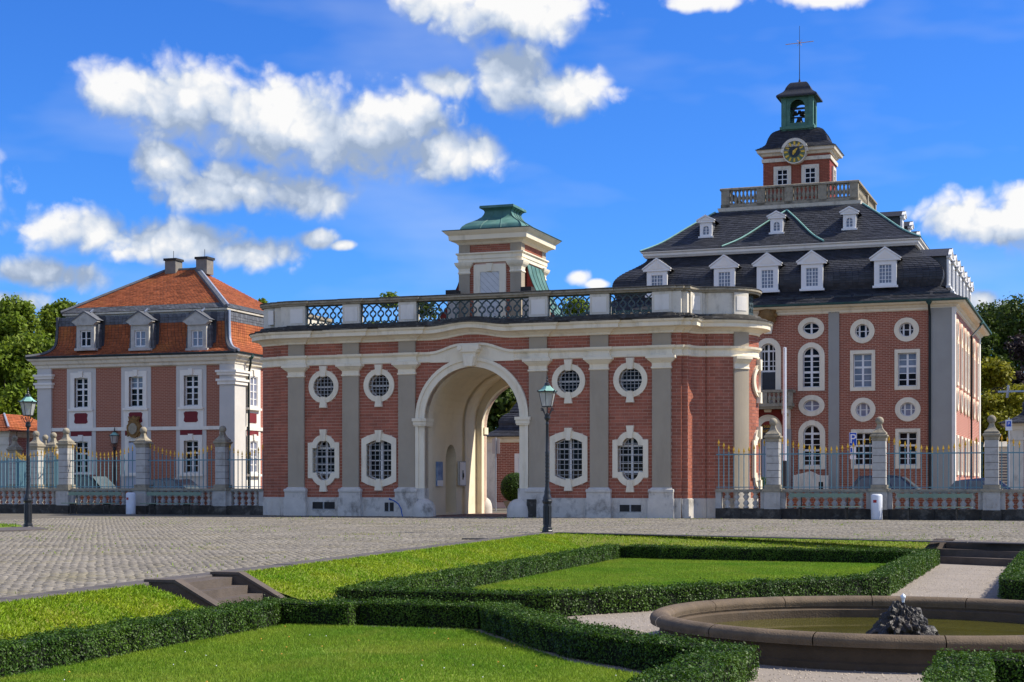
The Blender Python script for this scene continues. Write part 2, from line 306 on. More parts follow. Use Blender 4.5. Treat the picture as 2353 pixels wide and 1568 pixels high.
class MB:
    def __init__(self): self.v = []; self.f = []; self.r = []
    def add(self, vs, fs, rnd=None):
        n = len(self.v); self.v.extend(vs); self.f.extend([tuple(i+n for i in f) for f in fs])
        self.r.extend([random.random() if rnd is None else rnd]*len(fs)); return self
    def box(self, x0, x1, y0, y1, z0, z1, rnd=None):
        return self.add([(x0,y0,z0),(x1,y0,z0),(x1,y1,z0),(x0,y1,z0),(x0,y0,z1),(x1,y0,z1),(x1,y1,z1),(x0,y1,z1)],
                 [(3,2,1,0),(4,5,6,7),(0,1,5,4),(1,2,6,5),(2,3,7,6),(3,0,4,7)], rnd)
    def bx(self, m, a0, a1, b0, b1, d0, d1, rnd=None):
        P = [m(a,b,d) for d in (d0,d1) for b in (b0,b1) for a in (a0,a1)]
        return self.add(P, [(0,1,3,2),(5,4,6,7),(4,5,1,0),(2,3,7,6),(4,0,2,6),(1,5,7,3)], rnd)
    def frus(self, z0, r0, z1, r1):      # rectangle r=(x0,x1,y0,y1) at z0 to r1 at z1
        a, b = r0, r1
        return self.add([(a[0],a[2],z0),(a[1],a[2],z0),(a[1],a[3],z0),(a[0],a[3],z0),(b[0],b[2],z1),(b[1],b[2],z1),(b[1],b[3],z1),(b[0],b[3],z1)],
                 [(3,2,1,0),(4,5,6,7),(0,1,5,4),(1,2,6,5),(2,3,7,6),(3,0,4,7)])
    def plate(self, outer, holes=(), d0=0.0, d1=0.1, m=None, back=False, side=True, hside=True):
        m = m or FRONT()
        loops = [list(outer)]+[list(h) for h in holes]
        flat = [p for l in loops for p in l]
        tris = tessellate_polygon([[Vector((p[0],p[1],0)) for p in l] for l in loops])
        self.add([m(p[0],p[1],d0) for p in flat], [tuple(t) for t in tris])
        if back: self.add([m(p[0],p[1],d1) for p in flat], [tuple(t) for t in tris])
        for i, l in enumerate(loops):
            if (i == 0 and not side) or (i > 0 and not hside): continue
            n = len(l)
            self.add([m(p[0],p[1],d0) for p in l]+[m(p[0],p[1],d1) for p in l], [(k,(k+1)%n,(k+1)%n+n,k+n) for k in range(n)])
        return self
    def prism(self, poly, z0, z1, cap=True):
        n = len(poly); V = [(p[0],p[1],z0) for p in poly]+[(p[0],p[1],z1) for p in poly]
        F = [(k,(k+1)%n,(k+1)%n+n,k+n) for k in range(n)]
        self.add(V, F)
        if cap:
            t = tessellate_polygon([[Vector((p[0],p[1],0)) for p in poly]])
            self.add([(p[0],p[1],z1) for p in poly], [tuple(x) for x in t]); self.add([(p[0],p[1],z0) for p in poly], [tuple(x) for x in t])
        return self
    def lathe(self, prof, cx=0, cy=0, n=16, a0=0.0, a1=2*math.pi, z=0, rot=0, sq=None):
        full = abs(a1-a0-2*math.pi) < 1e-6; m = n if full else n+1
        V = []
        for (r, h) in prof:
            for k in range(m):
                a = a0+(a1-a0)*k/n+rot; V.append((cx+r*math.cos(a), cy+r*math.sin(a), z+h))
        F = []
        for j in range(len(prof)-1):
            for k in range(n):
                k2 = (k+1) % m if full else k+1
                F.append((j*m+k, j*m+k2, (j+1)*m+k2, (j+1)*m+k))
        return self.add(V, F)
    def tube(self, pts, r, n=6, r1=None):
        pts = [Vector(p) for p in pts]; V = []; m = len(pts)
        for i, p in enumerate(pts):
            t = (pts[min(i+1,m-1)]-pts[max(i-1,0)]).normalized()
            a = t.cross(Vector((0,0,1)));  a = Vector((1,0,0)) if a.length < 1e-3 else a.normalized()
            b = t.cross(a).normalized(); rr = r if r1 is None else r+(r1-r)*i/(m-1)
            for k in range(n):
                an = 2*math.pi*k/n; V.append(tuple(p+a*rr*math.cos(an)+b*rr*math.sin(an)))
        F = [(i*n+k, i*n+(k+1)%n, (i+1)*n+(k+1)%n, (i+1)*n+k) for i in range(m-1) for k in range(n)]
        F += [tuple(range(n)), tuple((m-1)*n+k for k in range(n))]
        return self.add(V, F)
    def sweep(self, path, prof, closed=False, zoff=None):
        n = len(path); V = []; dirs = []
        P = [Vector((p[0],p[1])) for p in path]
        for i in range(n if closed else n-1):
            dirs.append((P[(i+1)%n]-P[i]).normalized())
        for i in range(n):
            if closed: d0, d1 = dirs[i-1], dirs[i]
            else: d0 = dirs[max(i-1,0)]; d1 = dirs[min(i,n-2)]
            n0 = Vector((d0.y,-d0.x)); n1 = Vector((d1.y,-d1.x)); q = 1+n0.dot(n1)
            mt = (n0+n1)/max(q,0.25)
            zo = zoff[i] if zoff else 0
            for (o, h) in prof: V.append((P[i].x+mt.x*o, P[i].y+mt.y*o, h+zo))
        k = len(prof); F = []
        for i in range(n if closed else n-1):
            j = (i+1) % n
            for q in range(k-1): F.append((i*k+q, j*k+q, j*k+q+1, i*k+q+1))
        if not closed:
            F.append(tuple(range(k))); F.append(tuple((n-1)*k+q for q in range(k)))
        return self.add(V, F)
    def sphere(self, c, r, n=12, m=8, sz=1.0):
        prof = [(max(1e-4, r*math.sin(math.pi*i/m)), -r*sz*math.cos(math.pi*i/m)) for i in range(m+1)]
        return self.lathe(prof, c[0], c[1], n, z=c[2])
    def data(self, name, m, smooth=False):
        me = bpy.data.meshes.new(name); me.from_pydata(self.v, [], self.f)
        if m: me.materials.append(MATS[m])
        if smooth: me.polygons.foreach_set('use_smooth', [True]*len(me.polygons))
        at = me.attributes.new('rnd', 'FLOAT', 'FACE'); at.data.foreach_set('value', self.r[:len(me.polygons)])
        me.update(); return me
    def build(self, name, m, parent=None, smooth=False, autosmooth=None):
        me = self.data(name, m, smooth)
        o = bpy.data.objects.new(name, me); COL.objects.link(o)
        if parent: o.parent = parent
        if autosmooth:
            me.polygons.foreach_set('use_smooth', [True]*len(me.polygons)); me.set_sharp_from_angle(angle=R(autosmooth))
        return o
def inst(name, me, parent, loc=(0,0,0), rz=0.0, scale=(1,1,1)):
    o = bpy.data.objects.new(name, me); COL.objects.link(o); o.parent = parent
    o.location = loc; o.rotation_euler = (0,0,rz); o.scale = scale; return o
def tag(o, label, cat, group=None, kind=None):
    if label: o['label'] = label
    if cat: o['category'] = cat
    if group: o['group'] = group
    if kind: o['kind'] = kind
    return o
def thing(name, label, cat, loc=(0,0,0), rz=0.0, group=None):
    o = bpy.data.objects.new(name, None); COL.objects.link(o); o.location = loc; o.rotation_euler = (0,0,rz); o.empty_display_size = 0.3
    return tag(o, label, cat, group)
def structure(o): o['kind'] = 'structure'; return o
def copy_tree(o, parent=None):
    c = o.copy(); COL.objects.link(c); c.parent = parent
    for ch in o.children: copy_tree(ch, c)
    return c
def np_mesh(name, V, F, m, parent=None, rnd=None, smooth=False):
    """V (n,3), F (k,4) or (k,3) numpy arrays to one mesh"""
    me = bpy.data.meshes.new(name); k = F.shape[1]
    me.vertices.add(len(V)); me.vertices.foreach_set('co', V.astype(np.float32).ravel())
    me.loops.add(F.size); me.loops.foreach_set('vertex_index', F.astype(np.int32).ravel())
    me.polygons.add(len(F)); me.polygons.foreach_set('loop_start', np.arange(0, F.size, k, dtype=np.int32))
    me.polygons.foreach_set('loop_total', np.full(len(F), k, dtype=np.int32))
    if smooth: me.polygons.foreach_set('use_smooth', np.ones(len(F), dtype=bool))
    me.materials.append(MATS[m]); me.update(calc_edges=True)
    at = me.attributes.new('rnd', 'FLOAT', 'FACE')
    at.data.foreach_set('value', (RNG.random(len(F)) if rnd is None else rnd).astype(np.float32))
    o = bpy.data.objects.new(name, me); COL.objects.link(o)
    if parent: o.parent = parent
    return o

# ---- 2D shapes in wall coordinates
def rect(a0, a1, b0, b1): return [(a0,b0),(a1,b0),(a1,b1),(a0,b1)]
def ell(ca, cb, ra, rb, n=32): return [(ca+ra*math.cos(2*math.pi*k/n), cb+rb*math.sin(2*math.pi*k/n)) for k in range(n)]
def archpoly(a0, a1, b0, bs, rb=None, n=16):       # straight sides to bs, then a (half-elliptic) arch
    c = (a0+a1)/2; r = (a1-a0)/2; rb = rb or r
    return [(a0,b0),(a1,b0)]+[(c+r*math.cos(math.pi*k/n), bs+rb*math.sin(math.pi*k/n)) for k in range(n+1)]
def segtop(a0, a1, b0, b1, h, n=8):              # rectangle with bowed top and bottom
    c = (a0+a1)/2; w = (a1-a0)/2
    top = [(a1-2*w*k/n, b1+h*math.sin(math.pi*k/n)) for k in range(n+1)]
    bot = [(a0+2*w*k/n, b0-h*math.sin(math.pi*k/n)) for k in range(n+1)]
    return bot+top
def lobed(ca, cb, w, h, r, n=10):                 # rectangle with a round lobe above and below
    a0 = math.acos(min(1, 0.0))
    top = [(ca+r*math.cos(math.pi*k/n), cb+h+r*math.sin(math.pi*k/n)) for k in range(n+1)]
    bot = [(ca-r*math.cos(math.pi*k/n), cb-h-r*math.sin(math.pi*k/n)) for k in range(n+1)]
    return [(ca+w,cb-h),(ca+w,cb+h)]+top+[(ca-w,cb+h),(ca-w,cb-h)]+bot
def lobed2(ca, cb, w, h, zc, r, n=12):             # body half w, h; round lobes of radius r centred zc above and below
    t = math.asin(max(-1, min(1, (h-zc)/r)))
    arc = [t+(math.pi-2*t)*k/n for k in range(n+1)]
    top = [(ca+r*math.cos(a), cb+zc+r*math.sin(a)) for a in arc]
    bot = [(ca-r*math.cos(a), cb-zc-r*math.sin(a)) for a in arc]
    return [(ca+w,cb-h),(ca+w,cb+h)]+top+[(ca-w,cb+h),(ca-w,cb-h)]+bot
def clip(poly, a0, a1, b0, b1):
    def cut(P, f, inter):
        out = []
        for i in range(len(P)):
            p, q = P[i-1], P[i]; fp, fq = f(p), f(q)
            if fq:
                if not fp: out.append(inter(p, q))
                out.append(q)
            elif fp: out.append(inter(p, q))
        return out
    def ia(x): return lambda p, q: (x, p[1]+(q[1]-p[1])*(x-p[0])/(q[0]-p[0]))
    def ib(x): return lambda p, q: (p[0]+(q[0]-p[0])*(x-p[1])/(q[1]-p[1]), x)
    P = poly
    for f, i in ((lambda p: p[0] >= a0, ia(a0)), (lambda p: p[0] <= a1, ia(a1)), (lambda p: p[1] >= b0, ib(b0)), (lambda p: p[1] <= b1, ib(b1))):
        if len(P) < 3: return []
        P = cut(P, f, i)
    return P
def scan(poly, b):
    xs = []
    for i in range(len(poly)):
        p, q = poly[i-1], poly[i]
        if (p[1] <= b) != (q[1] <= b): xs.append(p[0]+(q[0]-p[0])*(b-p[1])/(q[1]-p[1]))
    return sorted(xs)
def brick_rows(a0, a1, b0, b1, bl, rh, joint, holes=(), bphase=0.0):
    """bricks (a0,a1,b0,b1) of a running bond, cut round the holes"""
    out = []; n = int(round((b1-b0)/rh)); rh = (b1-b0)/max(n,1)
    for i in range(n):
        z0 = b0+i*rh+joint/2; z1 = b0+(i+1)*rh-joint/2
        ex = []
        for h in holes:
            lo = [x for z in (z0, (z0+z1)/2, z1) for x in scan(h, z)]
            if lo: ex.append((min(lo), max(lo)))
        x = a0-bl*(0.5 if i % 2 else 0.0)-bphase
        while x < a1:
            segs = [(max(x+joint/2, a0), min(x+bl-joint/2, a1))]
            for (e0, e1) in ex:
                ns = []
                for (p, q) in segs:
                    if q <= e0 or p >= e1: ns.append((p, q)); continue
                    if p < e0: ns.append((p, e0))
                    if q > e1: ns.append((e1, q))
                segs = ns
            out += [(p, q, z0, z1) for (p, q) in segs if q-p > 0.015]
            x += bl
    return out
UNIT = {}
def unit_brick(m):
    if m not in UNIT:
        b = MB(); e = 0.04
        b.add([(-.5,0,-.5),(.5,0,-.5),(.5,0,.5),(-.5,0,.5),(-.5,1,-.5),(.5,1,-.5),(.5,1,.5),(-.5,1,.5)], [(0,1,2,3),(1,0,4,5),(2,1,5,6),(3,2,6,7),(0,3,7,4)])
        UNIT[m] = b.data('brick', m)
    return UNIT[m]
def lay_bricks(parent, bricks, m, mapf, proud, single=0, key=None):
    """the `single` largest-showing bricks as pieces of their own, the rest as one mesh"""
    bricks = sorted(bricks, key=key) if key else bricks
    for (p, q, z0, z1) in bricks[:single]:
        c = mapf((p+q)/2, (z0+z1)/2, -proud-random.random()*0.003)
        inst('brick', unit_brick(m), parent, c, 0, (q-p, proud+0.02, z1-z0))
    mb = MB()
    for (p, q, z0, z1) in bricks[single:]:
        r = -proud-random.random()*0.003
        P = [mapf(a, b, d) for d in (r, 0.01) for (a, b) in ((p,z0),(q,z0),(q,z1),(p,z1))]
        mb.add(P, [(0,1,2,3),(1,0,4,5),(2,1,5,6),(3,2,6,7),(0,3,7,4)], random.random())
    if mb.f:
        o = mb.build('brickwork', m, parent); o['kind'] = 'stuff'

def window(parent, mapf, outer, hole, grid, proud=0.06, depth=0.22, name='window', mframe='cream', glass='glass_dark',
           bar=0.05, mull=0.10, heavy_a=(), heavy_b=(), key=(), grille=None, sill=None, pfun=None, gl_of=None, rim=0.05):
    """stone surround (part) with sash, panes, grille and keystones as its own pieces.
    grid = (list of a lines, list of b lines) of the sash bars inside the hole"""
    wo = MB().plate(outer, [hole], -proud, depth, mapf).build(name, mframe, parent)
    al, bl = grid
    ha = [min(p[0] for p in hole), max(p[0] for p in hole)]; hb = [min(p[1] for p in hole), max(p[1] for p in hole)]
    s = MB(); ca = sum(ha)/2; cb = sum(hb)/2
    inner = [(ca+(p[0]-ca)*(1-2*rim/(ha[1]-ha[0])), cb+(p[1]-cb)*(1-2*rim/(hb[1]-hb[0]))) for p in hole]
    s.plate(hole, [inner], depth-0.07, depth, mapf)
    for a in al:
        hw = (mull if a in heavy_a else bar)/2
        P = clip(inner, a-hw, a+hw, -99, 99)
        if len(P) > 2: s.plate(P, (), depth-(0.065 if a in heavy_a else 0.05), depth-0.01, mapf)
    for b in bl:
        hw = (mull if b in heavy_b else bar)/2
        P = clip(inner, -99, 99, b-hw, b+hw)
        if len(P) > 2: s.plate(P, (), depth-(0.06 if b in heavy_b else 0.045), depth-0.012, mapf)
    s.build('sash', 'window_white', wo)
    if glass == 'glass_dark' and not gl_of:
        tint = random.random(); rows_ = random.randint(0, 2)
        gl_of = (lambda i, j: 'glass_warm' if (tint < .45 and j <= rows_) else 'glass_dark')
    A = [ha[0]]+sorted(al)+[ha[1]]; B = [hb[0]]+sorted(bl)+[hb[1]]
    for i in range(len(A)-1):
        for j in range(len(B)-1):
            P = clip(inner, A[i], A[i+1], B[j], B[j+1])
            if len(P) < 3: continue
            t1, t2 = random.uniform(-.012,.012), random.uniform(-.012,.012)
            c0 = sum(p[0] for p in P)/len(P); c1 = sum(p[1] for p in P)/len(P)
            g = MB(); t = tessellate_polygon([[Vector((p[0],p[1],0)) for p in P]])
            g.add([mapf(p[0], p[1], depth-0.018+t1*(p[0]-c0)+t2*(p[1]-c1)) for p in P], [tuple(x) for x in t])
            g.build('pane', (gl_of(i, j) if gl_of else glass), wo)
    for k in key:
        MB().plate(k, (), -proud-0.07, 0.0, mapf).build('keystone', mframe, wo)
    if grille:
        gm = MB(); na, nb = grille; r = 0.0095
        for i in range(1, na):
            a = ha[0]+(ha[1]-ha[0])*i/na; xs = [p[1] for p in clip(hole, a-0.01, a+0.01, -99, 99)]
            if xs: gm.bx(mapf, a-r, a+r, min(xs), max(xs), 0.0, 0.024)
        for j in range(1, nb):
            b = hb[0]+(hb[1]-hb[0])*j/nb; xs = [p[0] for p in clip(hole, -99, 99, b-0.01, b+0.01)]
            if xs: gm.bx(mapf, min(xs), max(xs), b-r, b+r, -0.02, 0.003)
        gm.build('grille', 'iron_bar', wo)
    if sill: MB().bx(mapf, *sill, -proud-0.08, 0.03).build('sill', mframe, wo)
    return wo

# ================================================================== ground
GZ = -0.44                                         # the sunken parterre
kerb_px = [(0,1388),(600,1309),(1250,1228)]
K0 = fpt(0,1388); K1 = fpt(1250,1228); K2 = fpt(1275,1226); K3 = fpt(2160,1243); K4 = fpt(2353,1250)
def ext(p, q, t): return (q[0]+(q[0]-p[0])*t, q[1]+(q[1]-p[1])*t)
KA = ext(K1, K0, 1.6)                               # kerb run on towards and past the camera
KB = ext(K2, K4, 4.0)
KERB = [KA, K0, K1, K2, K3, K4, KB]
hole = KERB+[(KB[0]+10, -35), (KA[0]-5, -35)]
g = MB(); B = 4000
def zmap(z): return lambda a, b, d: (a, b, z)
g.plate([(-B,-B),(B,-B),(B,B),(-B,B)], [hole], m=zmap(0.0), side=False, hside=False)
ground = structure(g.build('plaza_ground', 'paving')); ground['label'] = 'grey cobbled palace square reaching to the fence'
gf = structure(MB().plate([(KA[0]-8,-36),(KB[0]+14,-36),(KB[0]+14,KB[1]+2),K4,K3,K2,(K1[0],K1[1]+.5),(K0[0]-.5,K0[1]),(KA[0]-8,KA[1])], m=zmap(GZ-0.01), side=False).build('gravel_ground', 'gravel'))
gf['label'] = 'pale gravel ground of the sunken garden paths'
# kerb stones
kb = MB(); kp = [Vector(p) for p in KERB]
ks = structure(MB().sweep([tuple(p) for p in KERB], [(0.0,-0.45),(0.0,0.012),(-0.31,0.018),(-0.33,-0.02)]).build('garden_kerb', 'kerb'))
ks['label'] = 'narrow dark stone kerb between square and grass bank'
# kerb joints: individual kerb stones along the near run
def lerp(p, q, t): return (p[0]+(q[0]-p[0])*t, p[1]+(q[1]-p[1])*t)
def kerb_run(p, q, step):
    L = math.hypot(q[0]-p[0], q[1]-p[1]); n = max(1, int(L/step)); rz = math.atan2(q[1]-p[1], q[0]-p[0])
    nx, ny = -(q[1]-p[1])/L, (q[0]-p[0])/L
    b = MB(); b.frus(0, (-.5,.5,-.5,.5), 1, (-.494,.494,-.47,.47)); me = b.data('kerb_stone', 'kerb')
    for i in range(n):
        c = lerp(p, q, (i+.5)/n)
        inst('kerb_stone', me, ks, (c[0]+nx*0.16, c[1]+ny*0.16, 0.010), rz, (L/n-0.008, 0.32, 0.018+random.random()*0.006))
kerb_run(lerp(KA,K0,.7), K1, 1.1); kerb_run(K2, ext(K3,K4,.8), 1.3)

# ---- cobbles of the square, laid in rows
TH = R(19.4); E1 = np.array([math.cos(TH), -math.sin(TH)]); E2 = np.array([math.sin(TH), math.cos(TH)])
def side_of(p, q, X, Y): return (q[0]-p[0])*(Y-p[1])-(q[1]-p[1])*(X-p[0])
def cobbles():
    cw, cd = 0.155, 0.115
    a = np.arange(-36, 30, cw); b = np.arange(4, 62, cd)
    A, Bb = np.meshgrid(a, b); A = A+(np.arange(len(b)) % 2)[:,None]*cw*0.5
    A = A+RNG.normal(0, .020, A.shape)+.012*np.sin(Bb*1.7); Bb = Bb+RNG.normal(0, .012, A.shape)+.012*np.sin(A*.9)
    X = A*E1[0]+Bb*E2[0]; Y = A*E1[1]+Bb*E2[1]
    out = (side_of(K0, K1, X, Y)/math.dist(K0,K1) > 0.34) | (side_of(K2, K4, X, Y)/math.dist(K2,K4) > 0.36)
    ok = out & (Y < 61) & (Y > 14) & (np.abs(X) < 0.335*Y+4.0)
    gate_local = (X+1.567)*E2[0]+(Y-62.5)*E2[1]
    ok &= gate_local < -0.8
    X = X[ok]; Y = Y[ok]; n = len(X)
    order = np.argsort(Y); X = X[order]; Y = Y[order]
    hw = (cw-0.012)/2*RNG.uniform(.82,1.05,n); hd = (cd-0.010)/2*RNG.uniform(.80,1.05,n)
    h = RNG.uniform(.007,.016,n); ro = RNG.normal(0,.10,n)-TH
    ct = np.cos(ro); st = np.sin(ro)
    V = np.zeros((n,8,3)); k = 0
    for (lev, f) in ((0,1.0),(1,.74)):
        for (sx, sy) in ((-1,-1),(1,-1),(1,1),(-1,1)):
            lx = sx*hw*f; ly = sy*hd*f
            V[:,k,0] = X+lx*ct-ly*st; V[:,k,1] = Y+lx*st+ly*ct
            V[:,k,2] = (-.004 if lev == 0 else h+RNG.normal(0,.0025,n)); k += 1
    quad = np.array([(0,1,5,4),(1,2,6,5),(2,3,7,6),(3,0,4,7),(4,5,6,7)])
    m0 = 300
    F = (np.arange(m0,n)[:,None,None]*8-m0*8+quad[None]).reshape(-1,4)
    rn = np.repeat(RNG.random(n-m0), 5)
    o = np_mesh('cobble_paving', V[m0:].reshape(-1,3), F, 'cobble', ground, rn); o['kind'] = 'stuff'
    me = MB(); me.add([tuple(v) for v in (V[0]-np.array([X[0],Y[0],0]))], [tuple(q) for q in quad]); md = me.data('cobble', 'cobble')
    for i in range(m0): inst('cobble', md, ground, (X[i],Y[i],random.uniform(-.003,.003)), random.gauss(0,.06), (random.uniform(.9,1.05),random.uniform(.9,1.05),1))
    # small weeds in the joints
    wn = 2600; wi = RNG.integers(0, n, wn)
    pat = (np.sin(X[wi]*0.9+2)*np.sin(Y[wi]*0.45) > 0.15)
    wx = X[wi][pat]+cw/2; wy = Y[wi][pat]; m = len(wx)
    blades('joint_weeds', wx, wy, np.full(m, 0.0), 0.045, 0.016, 'bank_weed', per=3, spread=.05, parent=ground)
def blades(name, X, Y, Z, h, w, m, per=1, spread=0.02, parent=None, lean=0.5, flat=0.0):
    X = np.repeat(X, per)+RNG.normal(0, spread, len(X)*per); Y = np.repeat(Y, per)+RNG.normal(0, spread, len(Y)*per); Z = np.repeat(Z, per)
    n = len(X); a = RNG.uniform(0, 2*np.pi, n); hh = h*RNG.uniform(.5,1.35,n); le = hh*lean*RNG.uniform(.1,1.2,n); b = RNG.uniform(0,2*np.pi,n)
    ww = w*RNG.uniform(.6,1.3,n)
    tri = lean == .8; V = np.zeros((n,3 if tri else 4,3)); dx = np.cos(a)*ww/2; dy = np.sin(a)*ww/2; lx = np.cos(b)*le; ly = np.sin(b)*le
    V[:,0] = np.stack([X-dx, Y-dy, Z-.005], 1); V[:,1] = np.stack([X+dx, Y+dy, Z-.005], 1)
    V[:,2] = np.stack([X+lx, Y+ly, Z+hh], 1) if tri else np.stack([X+dx*.55+lx, Y+dy*.55+ly, Z+hh*(1-flat)], 1)
    if not tri: V[:,3] = np.stack([X-dx*.55+lx*.9, Y-dy*.55+ly*.9, Z+hh*(1-flat)*.95], 1)
    F = np.arange(n*(3 if tri else 4)).reshape(-1,3 if tri else 4)
    o = np_mesh(name, V.reshape(-1,3), F, m, parent); o['kind'] = 'stuff'; return o
cobbles()

# ================================================================== garden beds
def in_poly(poly, X, Y):
    ins = np.zeros(X.shape, bool); n = len(poly)
    for i in range(n):
        (x0,y0),(x1,y1) = poly[i-1], poly[i]
        c = ((y0 > Y) != (y1 > Y)) & (X < (x1-x0)*(Y-y0)/((y1-y0)+1e-12)+x0)
        ins ^= c
    return ins
def lawn(name, label, poly, dens, h, w, view=True):
    base = structure(MB().plate(poly, m=zmap(GZ+0.006), side=False).build(name, 'turf')); base['label'] = label
    xs = [p[0] for p in poly]; ys = [p[1] for p in poly]
    n = int((max(xs)-min(xs))*(max(ys)-min(ys))*dens)
    X = RNG.uniform(min(xs),max(xs),n); Y = RNG.uniform(min(ys),max(ys),n)
    k = in_poly(poly, X, Y) & (np.abs(X) < 0.335*Y+3.0) & (Y > 10.5)
    X = X[k]; Y = Y[k]
    keep = (np.sin(X*2.1+Y*1.3)+np.sin(X*.7-Y*2.3)+RNG.normal(0,1.2,len(X))) > -2.2
    blades('grass_blades', X[keep], Y[keep], np.full(keep.sum(), GZ+.006), h, w, 'grass', parent=base, lean=.8)
    return base
lawn1 = [(-7.6,6.0),(-4.55,14.1),(-2.75,19.6),(-.47,18.8),(.1,16.9),(.55,15.5),(1.2,14.35),(1.65,13.9),(.2,9.5),(-.5,6.0)]
L1 = lawn('lawn', 'short green lawn in the foreground bed before the chevron hedge', lawn1, 5600, .026, .010)
lawn2 = [(-2.0,21.9),(.45,21.2),(1.75,22.1),(5.5,25.0),(8.7,34.2),(2.5,36.7)]
L2 = lawn('lawn', 'sunlit lawn ringed by box hedge in front of the gatehouse', lawn2, 2600, .030, .015)
lawn3 = [(7.9,24.1),(11.2,33.6),(17,31.3),(16.6,22),(9.9,20.2)]
L3 = lawn('lawn', 'lawn strip behind the hedge at the right edge', lawn3, 1600, .03, .015)
lawn4 = [(3.9,13.4),(6.5,13.2),(6.4,9),(2.6,9)]
L4 = lawn('lawn', 'lawn behind the hedge at the lower right corner', lawn4, 1500, .03, .009)
# daisies and dandelions
clv = RNG.random((110,2)); cx_ = -6.5+clv[:,0]*8.5; cy_ = 12+clv[:,1]*7.5; kk = in_poly(lawn1, cx_, cy_) & (np.sin(cx_*1.7+1)+np.sin(cy_*2.3+cx_) > .3)
cl = MB()
for x, y in zip(cx_[kk], cy_[kk]): cl.lathe([(.001,.0),(.007,.003),(.005,.009),(.001,.011)], x, y, 5, z=GZ+.024)
tag(cl.build('clover_flowers', 'sign_white'), 'tiny white clover heads in patches of the foreground lawn', 'flowers', kind='stuff')
fl = MB()
for i in range(26):
    while True:
        x = random.uniform(-6,2); y = random.uniform(12,19.4)
        if in_poly(lawn1, np.array([x]), np.array([y]))[0]: break
    fl.lathe([(.001,.0),(.011,.004),(.008,.011),(.001,.014)], x, y, 6, z=GZ+.028)
tag(fl.build('dandelion_flowers', 'gold'), 'scattered tiny yellow dandelion heads in the foreground lawn', 'flowers', kind='stuff')

# grass bank from the square down to the parterre
def bank(name, label, path, width, dens):
    P = [Vector(p) for p in path]; b = MB(); rows = 7; V = []; n = len(P)
    off = []
    for i in range(n):
        d = (P[min(i+1,n-1)]-P[max(i-1,0)]).normalized(); off.append(Vector((d.y,-d.x)))
    for i in range(n):
        for j in range(rows+1):
            t = j/rows; q = P[i]+off[i]*width*t
            z = (GZ+.003)*(0.5-0.5*math.cos(math.pi*min(1, t*1.0)))*0.6+(GZ+.003)*t*0.4+(-.005 if j == 0 else 0)
            V.append((q.x,q.y,z))
    F = [(i*(rows+1)+j,(i+1)*(rows+1)+j,(i+1)*(rows+1)+j+1,i*(rows+1)+j+1) for i in range(n-1) for j in range(rows)]
    b.add(V, F); o = structure(b.build(name, 'turf_bank')); o['label'] = label
    X = []; Y = []; Z = []
    for i in range(n-1):
        L = (P[i+1]-P[i]).length; m = int(L*width*dens)
        t = RNG.random(m); s = RNG.random(m)
        X.append(P[i].x+(P[i+1].x-P[i].x)*t+(off[i].x*(1-t)+off[i+1].x*t)*width*s)
        Y.append(P[i].y+(P[i+1].y-P[i].y)*t+(off[i].y*(1-t)+off[i+1].y*t)*width*s)
        Z.append(GZ*(0.5-0.5*np.cos(np.pi*s))*.6+GZ*s*.4)
    X = np.concatenate(X); Y = np.concatenate(Y); Z = np.concatenate(Z)
    k = (np.abs(X) < .335*Y+3.2) & (Y > 11)
    X, Y, Z = X[k], Y[k], Z[k]
    blades('bank_weeds', X, Y, Z, .032, .018, 'bank_weed', parent=o, lean=1.2)
    return o
ST0, ST1 = .2, .2
def kpt(t): return lerp(K0, K1, t)
S_t0, S_t1 = (20.3-K0[1])/(K1[1]-K0[1]), (22.25-K0[1])/(K1[1]-K0[1])   # the gap in the bank for the side steps
bank('grass_bank', 'weedy yellow-green bank left of the side steps', [lerp(KA,K0,.6), K0, kpt(S_t0-.004)], 1.5, 2300)
bank('grass_bank', 'weedy yellow-green bank between side steps and lamp post', [kpt(S_t1+.006), kpt(.45), kpt(.7), K1], 1.9, 1400)
bank('grass_bank', 'narrow grass bank below the square in front of the gatehouse', [K2, lerp(K2,K3,.5), ext(K2,K3,-.005)], 2.3, 700)

